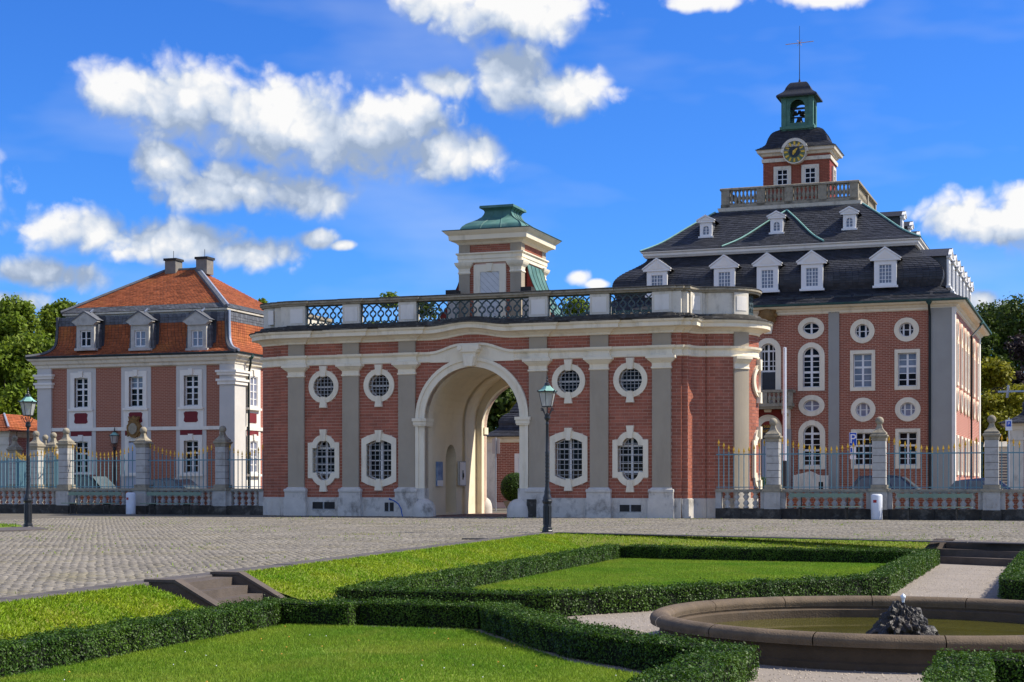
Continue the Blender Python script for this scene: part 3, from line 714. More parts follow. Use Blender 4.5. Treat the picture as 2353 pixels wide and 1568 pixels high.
# ---- box hedges
def hedge(label, path, w, h, dens, closed=False, leaf=.024, name='box_hedge'):
    root = thing(name, label, 'hedge', (path[0][0], path[0][1], GZ), 0, 'clipped box hedges of the parterre')
    ox, oy = path[0]
    P = [Vector((p[0]-ox, p[1]-oy)) for p in path]; n = len(P)
    dirs = [(P[(i+1)%n]-P[i]).normalized() for i in range(n if closed else n-1)]
    def mit(i):
        if closed: d0, d1 = dirs[i-1], dirs[i]
        else: d0, d1 = dirs[max(i-1,0)], dirs[min(i,n-2)]
        n0 = Vector((d0.y,-d0.x)); n1 = Vector((d1.y,-d1.x)); return (n0+n1)/max(1+n0.dot(n1), .35)
    M = [mit(i) for i in range(n)]
    core = MB(); c = .80
    core.sweep([tuple(p) for p in P], [(w/2*c,0),(w/2*c,h*.90),(-w/2*c,h*.90),(-w/2*c,0)], closed)
    core.build('shade_core', 'hedge_core', root)  # solid dark block standing in for the shaded inside of the hedge
    Xs, Ys, Zs, Nx, Ny, Nz = [], [], [], [], [], []
    for i in range(n if closed else n-1):
        j = (i+1) % n; L = (P[j]-P[i]).length; nn = Vector((dirs[i].y,-dirs[i].x))
        for (face, size) in ((1,h),(-1,h),(0,w)):
            m = int(L*size*dens*(1.15 if face == 0 else 1)); t = RNG.random(m); s = RNG.random(m)
            if face == 0:
                o = (s-.5)*w; z = np.full(m, h)
            else:
                o = np.full(m, face*w/2.); z = s*h
            d = np.abs(RNG.normal(0, .026, m)); o = o-(face*d if face else 0); z = z-(d if face == 0 else 0)
            # uneven clipping and stray shoots
            bumpv = .018*np.sin(t*L*5.1+i)+.014*np.sin(t*L*11.7+2*i+s*3)
            if face == 0: z = z+bumpv+np.where(RNG.random(m) < .14, RNG.random(m)*.055, 0)
            else: o = o+face*bumpv
            mx = M[i].x*(1-t)+M[j].x*t; my = M[i].y*(1-t)+M[j].y*t
            Xs.append(P[i].x+(P[j].x-P[i].x)*t+mx*o); Ys.append(P[i].y+(P[j].y-P[i].y)*t+my*o); Zs.append(z)
            Nx.append(np.full(m, nn.x*face)); Ny.append(np.full(m, nn.y*face)); Nz.append(np.full(m, 1. if face == 0 else .35))
        if not closed and i in (0, n-2):       # clipped ends
            for e in ([0] if i == 0 else [])+([1] if i == n-2 else []):
                m = int(w*h*dens); s = RNG.random(m); q = RNG.random(m); E = P[i] if e == 0 else P[j]; dd = dirs[i]*(1 if e else -1)
                dp = np.abs(RNG.normal(0,.02,m))
                Xs.append(E.x+nn.x*(s-.5)*w-dd.x*dp); Ys.append(E.y+nn.y*(s-.5)*w-dd.y*dp); Zs.append(q*h)
                Nx.append(np.full(m, dd.x)); Ny.append(np.full(m, dd.y)); Nz.append(np.full(m, .35))
    X, Y, Z = map(np.concatenate, (Xs, Ys, Zs)); N = np.stack([np.concatenate(Nx), np.concatenate(Ny), np.concatenate(Nz)], 1)
    wx, wy = X+ox, Y+oy
    k = (np.abs(wx) < .335*wy+2.5) & (wy > 10.5); X, Y, Z, N = X[k], Y[k], Z[k], N[k]; m = len(X)
    N = N/np.linalg.norm(N, axis=1)[:,None]+RNG.normal(0, .55, (m,3)); N /= np.linalg.norm(N, axis=1)[:,None]
    T = np.cross(N, RNG.normal(0,1,(m,3))); T /= np.linalg.norm(T, axis=1)[:,None]; Bn = np.cross(N, T)
    l = leaf*RNG.uniform(.7,1.35,m)[:,None]; C = np.stack([X,Y,Z], 1)
    V = np.stack([C-T*l*.5, C+Bn*l*.33+N*l*.08, C+T*l*.55, C-Bn*l*.33+N*l*.08], 1)
    rr = np.repeat(RNG.random(m), 1)
    o = np_mesh('foliage', V.reshape(-1,3), np.arange(m*4).reshape(-1,4), 'hedge_leaf', root, rr); o['kind'] = 'stuff'
    return root
hedge('long foreground box hedge running from the left edge and bending beside the fountain', [(-6.4,9.2),(-4.75,14.2),(-2.97,19.85),(-2.12,19.58),(-2.02,19.86),(-.22,19.22),(.28,17.35),(.78,15.95),(1.42,14.85),(1.95,14.2),(.85,11.0)], .46, .29, 4600)
hedge('box hedge forming a five-sided ring around the sunlit middle lawn', [(-2.2,21.95),(.45,20.95),(1.75,21.92),(5.72,24.85),(8.95,34.15),(3.55,36.35),(3.42,36.72),(2.35,37.0)], .42, .31, 3300, closed=True, leaf=.029)
hedge('box hedge at the right edge beside the garden steps', [(10.95,33.5),(7.62,24.15),(9.9,20.1),(12,19.3)], .42, .31, 3000, leaf=.028)
hedge('small piece of box hedge in the lower right corner', [(2.9,10.6),(3.85,13.5),(6.6,13.1)], .46, .29, 4600)

# ---- gravel: loose stones near the fountain
def gravel_stones():
    n = 60000; X = RNG.uniform(-2.2, 13, n); Y = RNG.uniform(12.2, 33.5, n)
    k = ~in_poly(lawn1, X, Y) & ~in_poly(lawn2, X, Y) & ~in_poly(lawn3, X, Y) & ((X-4.25)**2+(Y-17.3)**2 > 2.72**2) & (np.abs(X) < .335*Y+2.5)
    k &= RNG.random(n) < np.clip(20./Y, .25, 1)
    X, Y = X[k], Y[k]; m = len(X); r = RNG.uniform(.006,.014,m); a = RNG.uniform(0,6.28,m)
    V = np.zeros((m,4,3))
    for q in range(3):
        an = a+q*2.094; V[:,q] = np.stack([X+r*np.cos(an), Y+r*np.sin(an), np.full(m, GZ-.006)], 1)
    V[:,3] = np.stack([X+r*.2*np.cos(a), Y+r*.2*np.sin(a), GZ-.006+r*.9], 1)
    F = (np.arange(m)[:,None,None]*4+np.array([(0,1,3),(1,2,3),(2,0,3)])[None]).reshape(-1,3)
    o = np_mesh('loose_gravel', V.reshape(-1,3), F, 'gravel_stone', gf, np.repeat(RNG.random(m),3)); o['kind'] = 'stuff'
gravel_stones()

# ---- fountain
FC = (4.25, 17.3)
ft = thing('fountain', 'round brown sandstone fountain basin with rolled rim on gravel', 'fountain', (FC[0], FC[1], GZ))
Ro, Ri = 2.72, 2.47
prof_wall = [(Ro-.05,-.02),(Ro-.05,.05),(Ro-.085,.07),(Ro-.085,.20),(Ro-.06,.225)]
MB().lathe(prof_wall, n=96).build('basin_wall', 'sandstone', ft, autosmooth=40)
inner = [(Ri+.09,.24),(Ri+.05,.215),(Ri+.06,.19),(Ri+.02,.17),(Ri+.02,-.02)]
MB().lathe(inner, n=96).build('basin_inner_wall', 'sandstone', ft, autosmooth=40)
nst = 14
for i in range(nst):
    a0 = 2*math.pi*i/nst+.13; a1 = a0+2*math.pi/nst-.004
    pr = []
    for k in range(15):
        t = math.pi*(-.12+1.24*k/14); cx, rx, rz = (Ro+Ri+.06)/2, (Ro-Ri-.02)/2, .075
        pr.append((cx+rx*math.cos(t), .262+rz*math.sin(t)))
    pr = [(pr[0][0],.215)]+pr+[(pr[-1][0],.215)]
    b = MB().lathe(pr, n=10, a0=a0, a1=a1); 
    b.build('rim_stone', 'sandstone_rim', ft, autosmooth=50)
tag(MB().lathe([(0.001,.075),(Ri+.03,.075)], n=64).build('fountain_water', 'water', ft), None, None)
ft.children[-1].name = 'water'
# rock with a small jet
rk = bmesh.new(); bmesh.ops.create_icosphere(rk, subdivisions=5, radius=1.0)
from mathutils import noise
for v in rk.verts:
    p = v.co.copy(); d = .98+.30*noise.noise(p*1.9+Vector((3,1,2)))+.34*(.5-noise.voronoi(p*2.6)[0][0])+.22*(.5-noise.voronoi(p*6.0)[0][0])+.08*noise.noise(p*16)
    q = p*d; up = max(0, p.z)
    v.co = Vector((q.x*.36*(1-.60*up), q.y*.34*(1-.60*up), q.z*.36))
rme = bpy.data.meshes.new('fountain_rock'); rk.to_mesh(rme); rk.free(); rme.materials.append(MATS['rock'])
ro = bpy.data.objects.new('fountain_rock', rme); COL.objects.link(ro); ro.location = (FC[0], FC[1], GZ+.09)
tag(ro, 'dark craggy tufa rock rising from the fountain water', 'rock')
jet = bmesh.new(); bmesh.ops.create_icosphere(jet, subdivisions=3, radius=1.0)
for v in jet.verts:
    p = v.co; d = 1+.5*noise.noise(p*3+Vector((9,0,0))); v.co = Vector((p.x*.020*d*(1.1+.3*math.sin(p.z*4)), p.y*.020*d*(1.1+.3*math.sin(p.z*4)), p.z*.055))
jme = bpy.data.meshes.new('water_spout'); jet.to_mesh(jme); jet.free(); jme.materials.append(MATS['water_jet'])
for p in jme.polygons: p.use_smooth = True
jo = bpy.data.objects.new('water_spout', jme); COL.objects.link(jo); jo.location = (FC[0]+.01, FC[1], GZ+.09+.40)
tag(jo, 'small white spurt of water on top of the rock', 'water jet')

# ---- side steps (cut through the bank, going down to the right)
def steps(label, p0, p1, nst, rise, tread, wall, deep=1.0, cheeks=True):
    """p0 -> p1: top nosing line seen from below; steps go down to the right of p0->p1"""
    P0, P1 = Vector(p0), Vector(p1); W = (P1-P0).length; d = (P1-P0).normalized(); nrm = Vector((d.y,-d.x))
    rz = math.atan2(nrm.y, nrm.x)                         # local x = downwards direction, local y = along the nosing
    t = thing('garden_steps', label, 'steps', (p0[0], p0[1], 0), rz)
    MB().box(-deep, 0, .02, W-.02, -.30, .0).build('landing', 'step_stone', t)
    for k in range(nst-1):
        z = -rise*(k+1); MB().box(tread*k+.003, tread*(k+1)+.015, .03, W-.03, -.48, z).build('step', 'step_stone', t)
    if cheeks:
        L = tread*(nst-1)+.10
        for y0 in (-wall, W):
            b = MB(); prof = [(-.32,.03),(.08,.03),(L,-rise*nst+.08),(L,-.47),(-.32,-.47)]
            b.plate(prof, (), y0, y0+wall, m=lambda a, bb, dd: (a, dd, bb), back=True); o = b.build('cheek_wall', 'step_stone', t)
            c = MB(); cp = [(-.35,.032),(.08,.032),(L+.03,-rise*nst+.085),(L+.03,-rise*nst+.12),(.09,.068),(-.35,.068)]
            c.plate(cp, (), y0-.025, y0+wall+.025, m=lambda a, bb, dd: (a, dd, bb), back=True); c.build('coping', 'step_stone', o)
    return t
sp0 = fpt(401,1343); sp1 = fpt(537,1326)
steps('brown stone steps cut into the grass bank on the left', sp0, sp1, 4, .11, .225, .14)
q0 = fpt(2392,1251.5); q1 = fpt(2172,1244.5)
steps('dark stone steps at the end of the gravel path on the right', fpt(2172,1245.5), fpt(2420,1253.5), 3, .147, .34, .2)

# ================================================================== gatehouse
G = Frame(1085, 62.5, 19.4)
gate = thing('gatehouse', 'long red brick gatehouse with cream trim, arched passage and balustraded roof', 'gatehouse', G.w(0,0,0), -G.t)
HW = 8.4; DEP = 6.7; AR = 2.0; ASP = 3.90        # half width, depth, arch radius and springing
PIL = [(G.s(a), G.s(b)) for a, b in ((657.9,695.4),(783,822),(912,951),(1211.3,1252.7),(1351,1393),(1492.6,1535.6))]
PC = [(a+b)/2 for a, b in PIL]; PW = 0.36
PC = [(PC[0]-PC[5])/2, (PC[1]-PC[4])/2, (PC[2]-PC[3])/2, (PC[3]-PC[2])/2, (PC[4]-PC[1])/2, (PC[5]-PC[0])/2]
RX, RY, RR = 9.22, .93, 1.6           # round end on the right
def rpt(t, r=None): r = RR if r is None else r; return (RX+r*math.sin(t), RY+RR-r*math.cos(t))
END = [(HW,0.0),(HW,.14),(8.62,.14),(8.62,.20)]+[(9.12-.50*math.cos(t), .20+.68*math.sin(t)) for t in [math.pi/2*k/8 for k in range(1,9)]]
END += [(9.12,.96),(9.20,.96),(9.20,RY)]+[rpt(R(k)) for k in range(10,181,10)]+[(RX,DEP)]
ENDL = [(-HW,0.0),(-HW,.14),(-8.80,.14),(-8.80,.26),(-9.18,.30),(-9.46,.46),(-9.62,.72),(-9.68,1.1),(-9.68,DEP)]
WPATH = ENDL[::-1]+END                         # plan of the wall face, left to right
def ress_path(proj, hw, fine=True):
    """wall plan with the breaks forward over the pilasters, and a finely divided middle for the swept-up cornice"""
    mid = []
    xs = sorted(set([round(x,3) for x in np.linspace(-1.75,1.75,21)]))
    for i, c in enumerate(PC):
        if i == 3: mid += [(x,0.0) for x in xs]
        mid += [(c-hw,0.0),(c-hw,-proj),(c+hw,-proj),(c+hw,0.0)]
    return ENDL[::-1]+mid+END
def bump(x): return 0.0 if abs(x) > 1.7 else 0.5*(1+math.cos(math.pi*x/1.7))
# --- windows of the front
WH = []        # (outer, hole)
midc = [(PC[0]+PC[1])/2, (PC[1]+PC[2])/2, (PC[3]+PC[4])/2, (PC[4]+PC[5])/2]
fr = FRONT(0.0)
def wedge(c, b0, b1, w0, w1): return [(c-w0,b0),(c+w0,b0),(c+w1,b1),(c-w1,b1)]
specs = []
for i, c in enumerate(midc):
    z = 5.25
    specs.append((ell(c,z,.67,.67,36), ell(c,z,.46,.46,36), 'r', c, z))
    z = 2.25
    if i in (0,3): specs.append((lobed2(c,z,.70,.72,.50,.55), lobed2(c,z,.50,.50,.50,.32), 'l', c, z))
    else: specs.append((segtop(c-.76,c+.76,z-.86,z+.86,.22), segtop(c-.55,c+.55,z-.64,z+.64,.17), 's', c, z))
arch = archpoly(-AR, AR, -0.2, ASP, None, 24)
archo = archpoly(-AR-.37, AR+.37, -0.2, ASP, None, 24)
# wall core behind the bricks
core = MB().plate(rect(-HW,HW,0,7.3), [archpoly(-AR,AR,0.0001,ASP,None,24)]+[s[1] for s in specs], 0.0, .34)
core.build('wall', 'mortar', gate)
for sgn in (1,-1):
    e = END if sgn > 0 else ENDL
    b = MB(); n = len(e)
    b.add([(x,y,0) for x,y in e]+[(x,y,7.3) for x,y in e], [(k,k+1,k+1+n,k+n) for k in range(n-1)])
    b.build('end_wall', 'mortar', gate)
bw = MB().plate(rect(-9.5,RX,0,7.3), [archpoly(-AR+.12,AR-.12,0.0001,ASP-.1,None,24)], 0.0, .3, BACK(DEP)); bw.build('rear_wall', 'mortar', gate)
MB().add([(x,y,7.62) for x,y in WPATH], [tuple(range(len(WPATH)))]).build('roof_deck', 'stone_dark', gate)
# --- bricks
BL, RH, JT = .36, .1257, .015
holes = [s[0] for s in specs]
shrink = []
for o, h, *_ in specs:
    ca = sum(p[0] for p in o)/len(o); cb = sum(p[1] for p in o)/len(o)
    shrink.append([(ca+(p[0]-ca)*.93, cb+(p[1]-cb)*.95) for p in o])
ahole = archpoly(-AR-.30, AR+.30, -.2, ASP, None, 24)
edges = [-HW]+[x for c in PC for x in (c-PW, c+PW)]+[HW]
bricks = []
for i in range(0, len(edges), 2):
    a0, a1 = edges[i], edges[i+1]
    bricks += brick_rows(a0, a1, .75, 6.12, BL, RH, JT, shrink+[ahole], (i*.13) % .2)
    bricks += brick_rows(a0, a1, 6.52, 7.3, BL, RH, JT, [ahole], (i*.13) % .2)
lay_bricks(gate, bricks, 'brick', fr, .012, single=300, key=lambda b: (-(b[1]-b[0] > .33), -b[0]))
for sgn in (1,-1):          # curved ends: bricks follow the plan
    e = END if sgn > 0 else ENDL; L = [0]
    for k in range(1,len(e)): L.append(L[-1]+math.dist(e[k-1],e[k]))
    def pos(t, out):
        t = min(max(t,0),L[-1]-1e-6)
        k = max(i for i in range(len(L)) if L[i] <= t); k = min(k, len(e)-2)
        f = (t-L[k])/max(L[k+1]-L[k],1e-6); p, q = e[k], e[k+1]
        dx, dy = q[0]-p[0], q[1]-p[1]; l = math.hypot(dx,dy)
        return (p[0]+dx*f+sgn*dy/l*out, p[1]+dy*f-sgn*dx/l*out)
    mb = MB()
    def seg(t0, t1, z0, z1):
        ks = [t0]+[l for l in L if t0+.03 < l < t1-.03]+[t1]
        for a, b in zip(ks[:-1], ks[1:]):
            p, q = pos(a+1e-4,.012), pos(b-1e-4,.012); p0, q0 = pos(a+1e-4,-.005), pos(b-1e-4,-.005)
            mb.add([(p[0],p[1],z0),(q[0],q[1],z0),(q[0],q[1],z1),(p[0],p[1],z1),(p0[0],p0[1],z0),(q0[0],q0[1],z0),(q0[0],q0[1],z1),(p0[0],p0[1],z1)],
                   [(0,1,2,3),(1,0,4,5),(3,2,6,7),(2,1,5,6),(0,3,7,4)])
    for (zz0, zz1) in ((.75,6.12),(6.52,7.3)):
        for (a, b, z0, z1) in brick_rows(0, L[-1], zz0, zz1, BL, RH, JT):
            seg(a, b, z0, z1)
    mb.build('brickwork', 'brick', gate)['kind'] = 'stuff'
# --- plinth, pilasters, capitals
for (a0, a1) in ((-HW,-AR-.37),(AR+.37,HW)):
    MB().box(a0, a1, -.05, .02, 0, .75).build('plinth', 'plinth_white', gate)
for sgn in (1,-1):
    e = END if sgn > 0 else ENDL[::-1]
    MB().sweep(e, [(.05,0),(.05,.72),(.0,.75)]).build('plinth', 'plinth_white', gate)
def pilaster(c, parent=gate):
    p = MB().box(c-PW, c+PW, -.12, .0, 1.14, 5.68).build('pilaster', 'pilaster_grey', parent)
    b = MB().box(c-.50, c+.50, -.24, .0, 0, .74); b.box(c-.47, c+.47, -.21, .0, .74, .97); b.build('pedestal', 'plinth_white', p)
    t = MB().sweep([(c-PW,0),(c-PW,-.12),(c+PW,-.12),(c+PW,0)], [(.0,.95),(.12,.97),(.135,1.03),(.12,1.09),(.05,1.11),(.04,1.145),(.0,1.16)])
    t.build('base_moulding', 'plinth_white', p, autosmooth=40)
    k = MB().sweep([(c-PW,0),(c-PW,-.12),(c+PW,-.12),(c+PW,0)], [(.0,5.64),(.04,5.66),(.04,5.70),(.005,5.73),(.01,5.86),(.09,5.93),(.15,5.99),(.17,6.02),(.21,6.03),(.21,6.13),(.0,6.13)])
    k.build('capital', 'cream', p, autosmooth=30)
    MB().box(c-PW, c+PW, -.10, .0, 6.50, 7.05).build('frieze_strip', 'pilaster_grey', p)
    return p
for c in PC: pilaster(c)
# curved pilaster on the rounded ends
for sgn in (1,):
    pts = [rpt(R(35+23*k/6)) for k in range(7)]
    p = MB().sweep(pts, [(0,1.14),(.10,1.14),(.10,5.68),(0,5.68)]).build('pilaster', 'pilaster_grey', gate)
    MB().sweep(pts, [(0,0),(.22,0),(.22,.74),(.19,.74),(.19,.97),(.21,1.03),(.13,1.1),(0,1.14)]).build('pedestal', 'plinth_white', p)
    MB().sweep(pts, [(0,5.64),(.14,5.66),(.14,5.70),(.11,5.73),(.11,5.86),(.19,5.93),(.26,6.02),(.30,6.03),(.30,6.13),(0,6.13)]).build('capital', 'cream', p)
    MB().sweep(pts, [(0,6.5),(.09,6.5),(.09,7.05),(0,7.05)]).build('frieze_strip', 'pilaster_grey', p)
# --- band above the capitals (broken by the arch), swept-up hood
bp = ress_path(.10, .40)
bprof = [(.0,6.10),(.05,6.13),(.05,6.20),(.02,6.22),(.02,6.36),(.07,6.40),(.12,6.44),(.14,6.52),(.0,6.53)]
iL = max(i for i, p in enumerate(bp) if p[0] < -1.7 and p[0] > PC[2]); iR = min(i for i, p in enumerate(bp) if p[0] > 1.7 and p[0] < PC[3])
MB().sweep(bp[:iL+1], bprof).build('frieze_band', 'cream', gate); MB().sweep(bp[iR:], bprof).build('frieze_band', 'cream', gate)
hood = []
for k in range(25):
    x = -1.75+3.5*k/24; t = abs(x)/1.75
    zt = 6.53+(.30 if t < .25 else .30*(0.5+0.5*math.cos(math.pi*(t-.25)/.75)))
    hood.append((x, zt))
hl = [(x, math.sqrt(max(0,(AR+.35)**2-x*x))+ASP-.0) for x, _ in hood]
low = [(x, max(min(b, zt-.14), 6.10)) for (x, b), (_, zt) in zip(hl, hood)]
MB().plate(hood+low[::-1], (), -.06, .0).build('arch_hood', 'cream', gate)
MB().plate(hood+[(x,z-.10) for x, z in hood][::-1], (), -.13, -.05).build('arch_hood_moulding', 'cream', gate)
# --- archivolt, imposts, keystone
MB().plate(archo, [archpoly(-AR,AR,-.1,ASP,None,24)], -.10, .0).build('archivolt', 'cream', gate)
MB().plate(archpoly(-AR-.37,AR+.37,-.1,ASP,None,24), [archpoly(-AR-.24,AR+.24,-.05,ASP,None,24)], -.15, -.09).build('archivolt_moulding', 'cream', gate)
for s in (-1,1):
    x0, x1 = sorted((s*(AR-.10), s*(AR+.42)))
    b = MB(); b.box(x0,x1,-.19,.55,3.58,3.64); b.box(x0-.02,x1+.02,-.22,.55,3.64,3.78); b.box(x0-.05,x1+.05,-.26,.55,3.78,3.90); b.build('impost', 'cream', gate)
    x0, x1 = sorted((s*(AR-.04), s*(AR+.41)))
    MB().box(x0,x1,-.17,.3,0,1.12).build('jamb_base', 'plinth_white', gate)
ks = MB(); ks.plate([(-.20,5.92),(.20,5.92),(.28,6.40),(.38,6.46),(.40,6.78),(-.40,6.78),(-.38,6.46),(-.28,6.40)], (), -.38, .0)
ks.plate([(-.16,5.90),(.16,5.90),(.22,6.3),(-.22,6.3)], (), -.46, -.3); ks.box(-.36,.36,-.45,-.3,6.46,6.72)
kso = ks.build('keystone', 'cream', gate)
for s in (-1,1): MB().tube([(s*.36,-.5,6.62),(s*.36,-.1,6.62)], .10, 10).build('scroll', 'cream', kso)
# --- main cornice with the swept-up middle
cp = ress_path(.12, .42); zo = [.19*bump(p[0]) if abs(p[1]) < .001 else 0 for p in cp]
cprof = [(.0,6.98),(.05,7.0),(.06,7.06),(.13,7.11),(.21,7.17),(.26,7.19),(.46,7.22),(.46,7.36),(.52,7.40),(.56,7.47),(.0,7.50)]
MB().sweep(cp, cprof, zoff=zo).build('cornice', 'cream', gate)
sp_ = ress_path(.10, .42); zs = [.15*bump(p[0]) if abs(p[1]) < .001 else 0 for p in sp_]
MB().sweep(sp_, [(.40,7.47),(.58,7.475),(.58,7.52),(.38,7.55),(.36,7.61),(.16,7.64),(.13,7.70),(.10,7.735),(-.40,7.74),(-.40,7.5)], zoff=zs).build('parapet_base', 'stone_dark', gate)
# slate covering slabs on the cornice
for i in range(40):
    x = -8.6+i*.44+random.uniform(-.05,.05)
    if abs(x) < 1.8: continue
    MB().box(x, x+.40, -.62-random.uniform(0,.02), -.36, 7.522, 7.535+random.uniform(0,.02)).build('cover_slab', 'stone_black', gate)
# --- balustrade: piers, coping, pierced iron panels
def pier(c, w, y0=-.06, y1=.30):
    p = MB().box(c-w, c+w, y0, y1, 7.735, 8.56).build('balustrade_pier', 'cream_grey', gate)
    MB().box(c-w+.10, c+w-.10, y0-.014, y0+.02, 7.86, 8.44).build('pier_panel', 'white_trim', p)
    b = MB(); b.box(c-w-.05, c+w+.05, y0-.05, y1+.03, 7.70, 7.77); b.build('pier_base', 'stone_dark', p)
for i, c in enumerate(PC): pier(c, .38)
for s in (-1,1): MB().box(*sorted((s*(PC[5]+.38), s*HW)), -.02, .28, 7.735, 8.56).build('balustrade_wall', 'cream_grey', gate)
MB().sweep(ENDL[::-1], [(-.02,7.735),(-.02,8.56),(-.30,8.56),(-.30,7.735)]).build('balustrade_wall', 'cream_grey', gate)
MB().box(-9.05,-8.82,.10,.30,7.86,8.44).build('pier_panel', 'white_trim', gate)
seg_ = END[:END.index((9.20,RY))+1]+[rpt(R(k)) for k in range(5,61,5)]
MB().sweep(seg_, [(-.02,7.735),(-.02,8.56),(-.32,8.56),(-.32,7.735)]).build('balustrade_wall', 'cream_grey', gate)
conc = [(9.12-.50*math.cos(t), .20+.68*math.sin(t)) for t in [math.pi/2*(.18+.66*k/6) for k in range(7)]]
MB().sweep(conc, [(.0,7.735),(.05,7.74),(.05,8.55),(.0,8.56)]).build('balustrade_panel', 'cream_grey', gate)
MB().sweep(conc[1:-1], [(.04,7.88),(.065,7.88),(.065,8.42),(.04,8.42)]).build('panel_field', 'white_trim', gate)
pp = [rpt(R(35+23*k/6)) for k in range(7)]
p = MB().sweep(pp, [(-.2,7.735),(.07,7.735),(.07,8.56),(-.2,8.56)]).build('balustrade_pier', 'cream_grey', gate)
MB().sweep(pp[1:-1], [(.06,7.88),(.085,7.88),(.085,8.42),(.06,8.42)]).build('pier_panel', 'white_trim', p)
cop = ress_path(.06, .42); 
MB().sweep(cop, [(.04,8.56),(.07,8.58),(.07,8.62),(.13,8.65),(.13,8.72),(.08,8.755),(-.34,8.755),(-.38,8.70),(-.38,8.62),(-.30,8.56)]).build('balustrade_coping', 'stone_lichen', gate)
MB().sweep(cop, [(.11,8.735),(.15,8.745),(.12,8.775),(.02,8.79),(-.26,8.79),(-.36,8.74)]).build('coping_flashing', 'stone_black', gate)
def ring(mb, ca, cb, ro, ri, lobes=True):
    n = 24
    inner = []
    for k in range(n):
        a = 2*math.pi*k/n; r = ri*(1.0+.18*math.cos(4*a)) if lobes else ri
        inner.append((ca+r*math.cos(a), cb+r*math.sin(a)))
    mb.plate(ell(ca,cb,ro,ro,n), [inner], .10, .16, back=True)
def strip2(mb, pts, w, d0=.10, d1=.16):
    for p, q in zip(pts[:-1], pts[1:]):
        dx, dy = q[0]-p[0], q[1]-p[1]; l = math.hypot(dx,dy); nx, ny = -dy/l*w/2, dx/l*w/2
        mb.plate([(p[0]-nx,p[1]-ny),(q[0]-nx,q[1]-ny),(q[0]+nx,q[1]+ny),(p[0]+nx,p[1]+ny)], (), d0, d1, back=True)
GU = .36
gu = MB()
ring(gu, 0, .40, .15, .10)
strip2(gu, [(0,.52),(0,.62)], .06); strip2(gu, [(0,.60),(-.06,.68),(-.14,.73),(-.18,.80)], .045); strip2(gu, [(0,.60),(.06,.68),(.14,.73),(.18,.80)], .045)
strip2(gu, [(0,.28),(0,.14)], .075); strip2(gu, [(0,.15),(-.05,.08),(-.12,.04)], .05); strip2(gu, [(0,.15),(.05,.08),(.12,.04)], .05)
ring(gu, .18, .075, .055, .025, False)
GUM = gu.data('grille_unit', 'iron_grille')
spans = [(PC[i]+.38, PC[i+1]-.38) for i in range(5)]
for (a, b) in spans:
    f = MB(); f.box(a,b,.09,.17,7.735,7.775); f.box(a,b,.09,.17,8.525,8.56); f.box(a,a+.03,.09,.17,7.775,8.525); f.box(b-.03,b,.09,.17,7.775,8.525)
    fo = f.build('balustrade_grille', 'iron_grille', gate)
    n = int(round((b-a)/GU)); st = (b-a)/n
    for k in range(n): inst('grille_unit', GUM, fo, (a+(k+.5)*st, 0, 7.75), 0, (st/GU,1,1))
for k in range(10):
    t = R(64+9*k); x, y = rpt(t, RR-.1)
    inst('grille_unit', GUM, gate, (x, y, 7.75), t, (.75,1,1))
# --- windows
for (o, h, kind, c, z) in specs:
    if kind == 'r':
        key = [wedge(c, z+.40, z+.83, .10, .16), wedge(c, z-.86, z-.42, .16, .085)]
        window(gate, fr, o, h, ([], [z]), .08, .30, key=key, grille=(6,6), heavy_b=(z,), mull=.07, rim=.03)
    elif kind == 'l':
        key = [wedge(c, z+.78, z+1.26, .085, .15), wedge(c, z-1.27, z-.80, .16, .085)]
        bl = [z-.50, z-.17, z+.17, z+.50]
        window(gate, fr, o, h, ([c], bl), .08, .30, key=key, grille=(5,7), heavy_a=(c,), heavy_b=(z-.50, z+.50), mull=.085, bar=.03, rim=.035)
    else:
        key = [wedge(c, z+.72, z+1.20, .085, .15), wedge(c, z-1.22, z-.75, .16, .085)]
        bl = [z-.42, z-.02, z+.38]
        window(gate, fr, o, h, ([c], bl), .08, .30, key=key, grille=(6,8), heavy_a=(c,), mull=.09, bar=.03, rim=.035)
# side windows on the rounded end, seen edge on
def polar(rx, ry, r, t0): return lambda a, b, d: (rx+(r-d)*math.sin(t0+a/r), ry-(r-d)*math.cos(t0+a/r), b)
mp = polar(RX, RY+RR, RR, R(88))
window(gate, mp, ell(0,5.25,.56,.645), ell(0,5.25,.40,.455), ([0],[5.25]), .10, .2, key=[wedge(0,5.66,6.08,.10,.16), wedge(0,4.4,4.82,.16,.09)], grille=(6,7))
window(gate, mp, lobed(0,2.25,.56,.715,.46), lobed(0,2.25,.40,.53,.29), ([0],[2.07,2.43]), .10, .2, key=[wedge(0,3.03,3.5,.085,.15), wedge(0,.98,1.45,.16,.085)], grille=(7,9))
# cellar vents in the plinth: black boxes stand in for the shaded openings
for (c, w, z0, z1) in ((midc[0],.50,.28,.56),(midc[1]+.45,.20,.2,.55),(midc[3],.42,.24,.50)):
    b = MB(); b.box(c-w, c+w, -.054, .0, z0, z1); o = b.build('cellar_vent', 'stone_black', gate)
    f = MB(); f.box(c-.03,c+.03,-.064,-.04,z0,z1); f.box(c-w-.03,c+w+.03,-.060,-.04,z0-.03,z0); f.build('vent_bar', 'iron_bar', o)
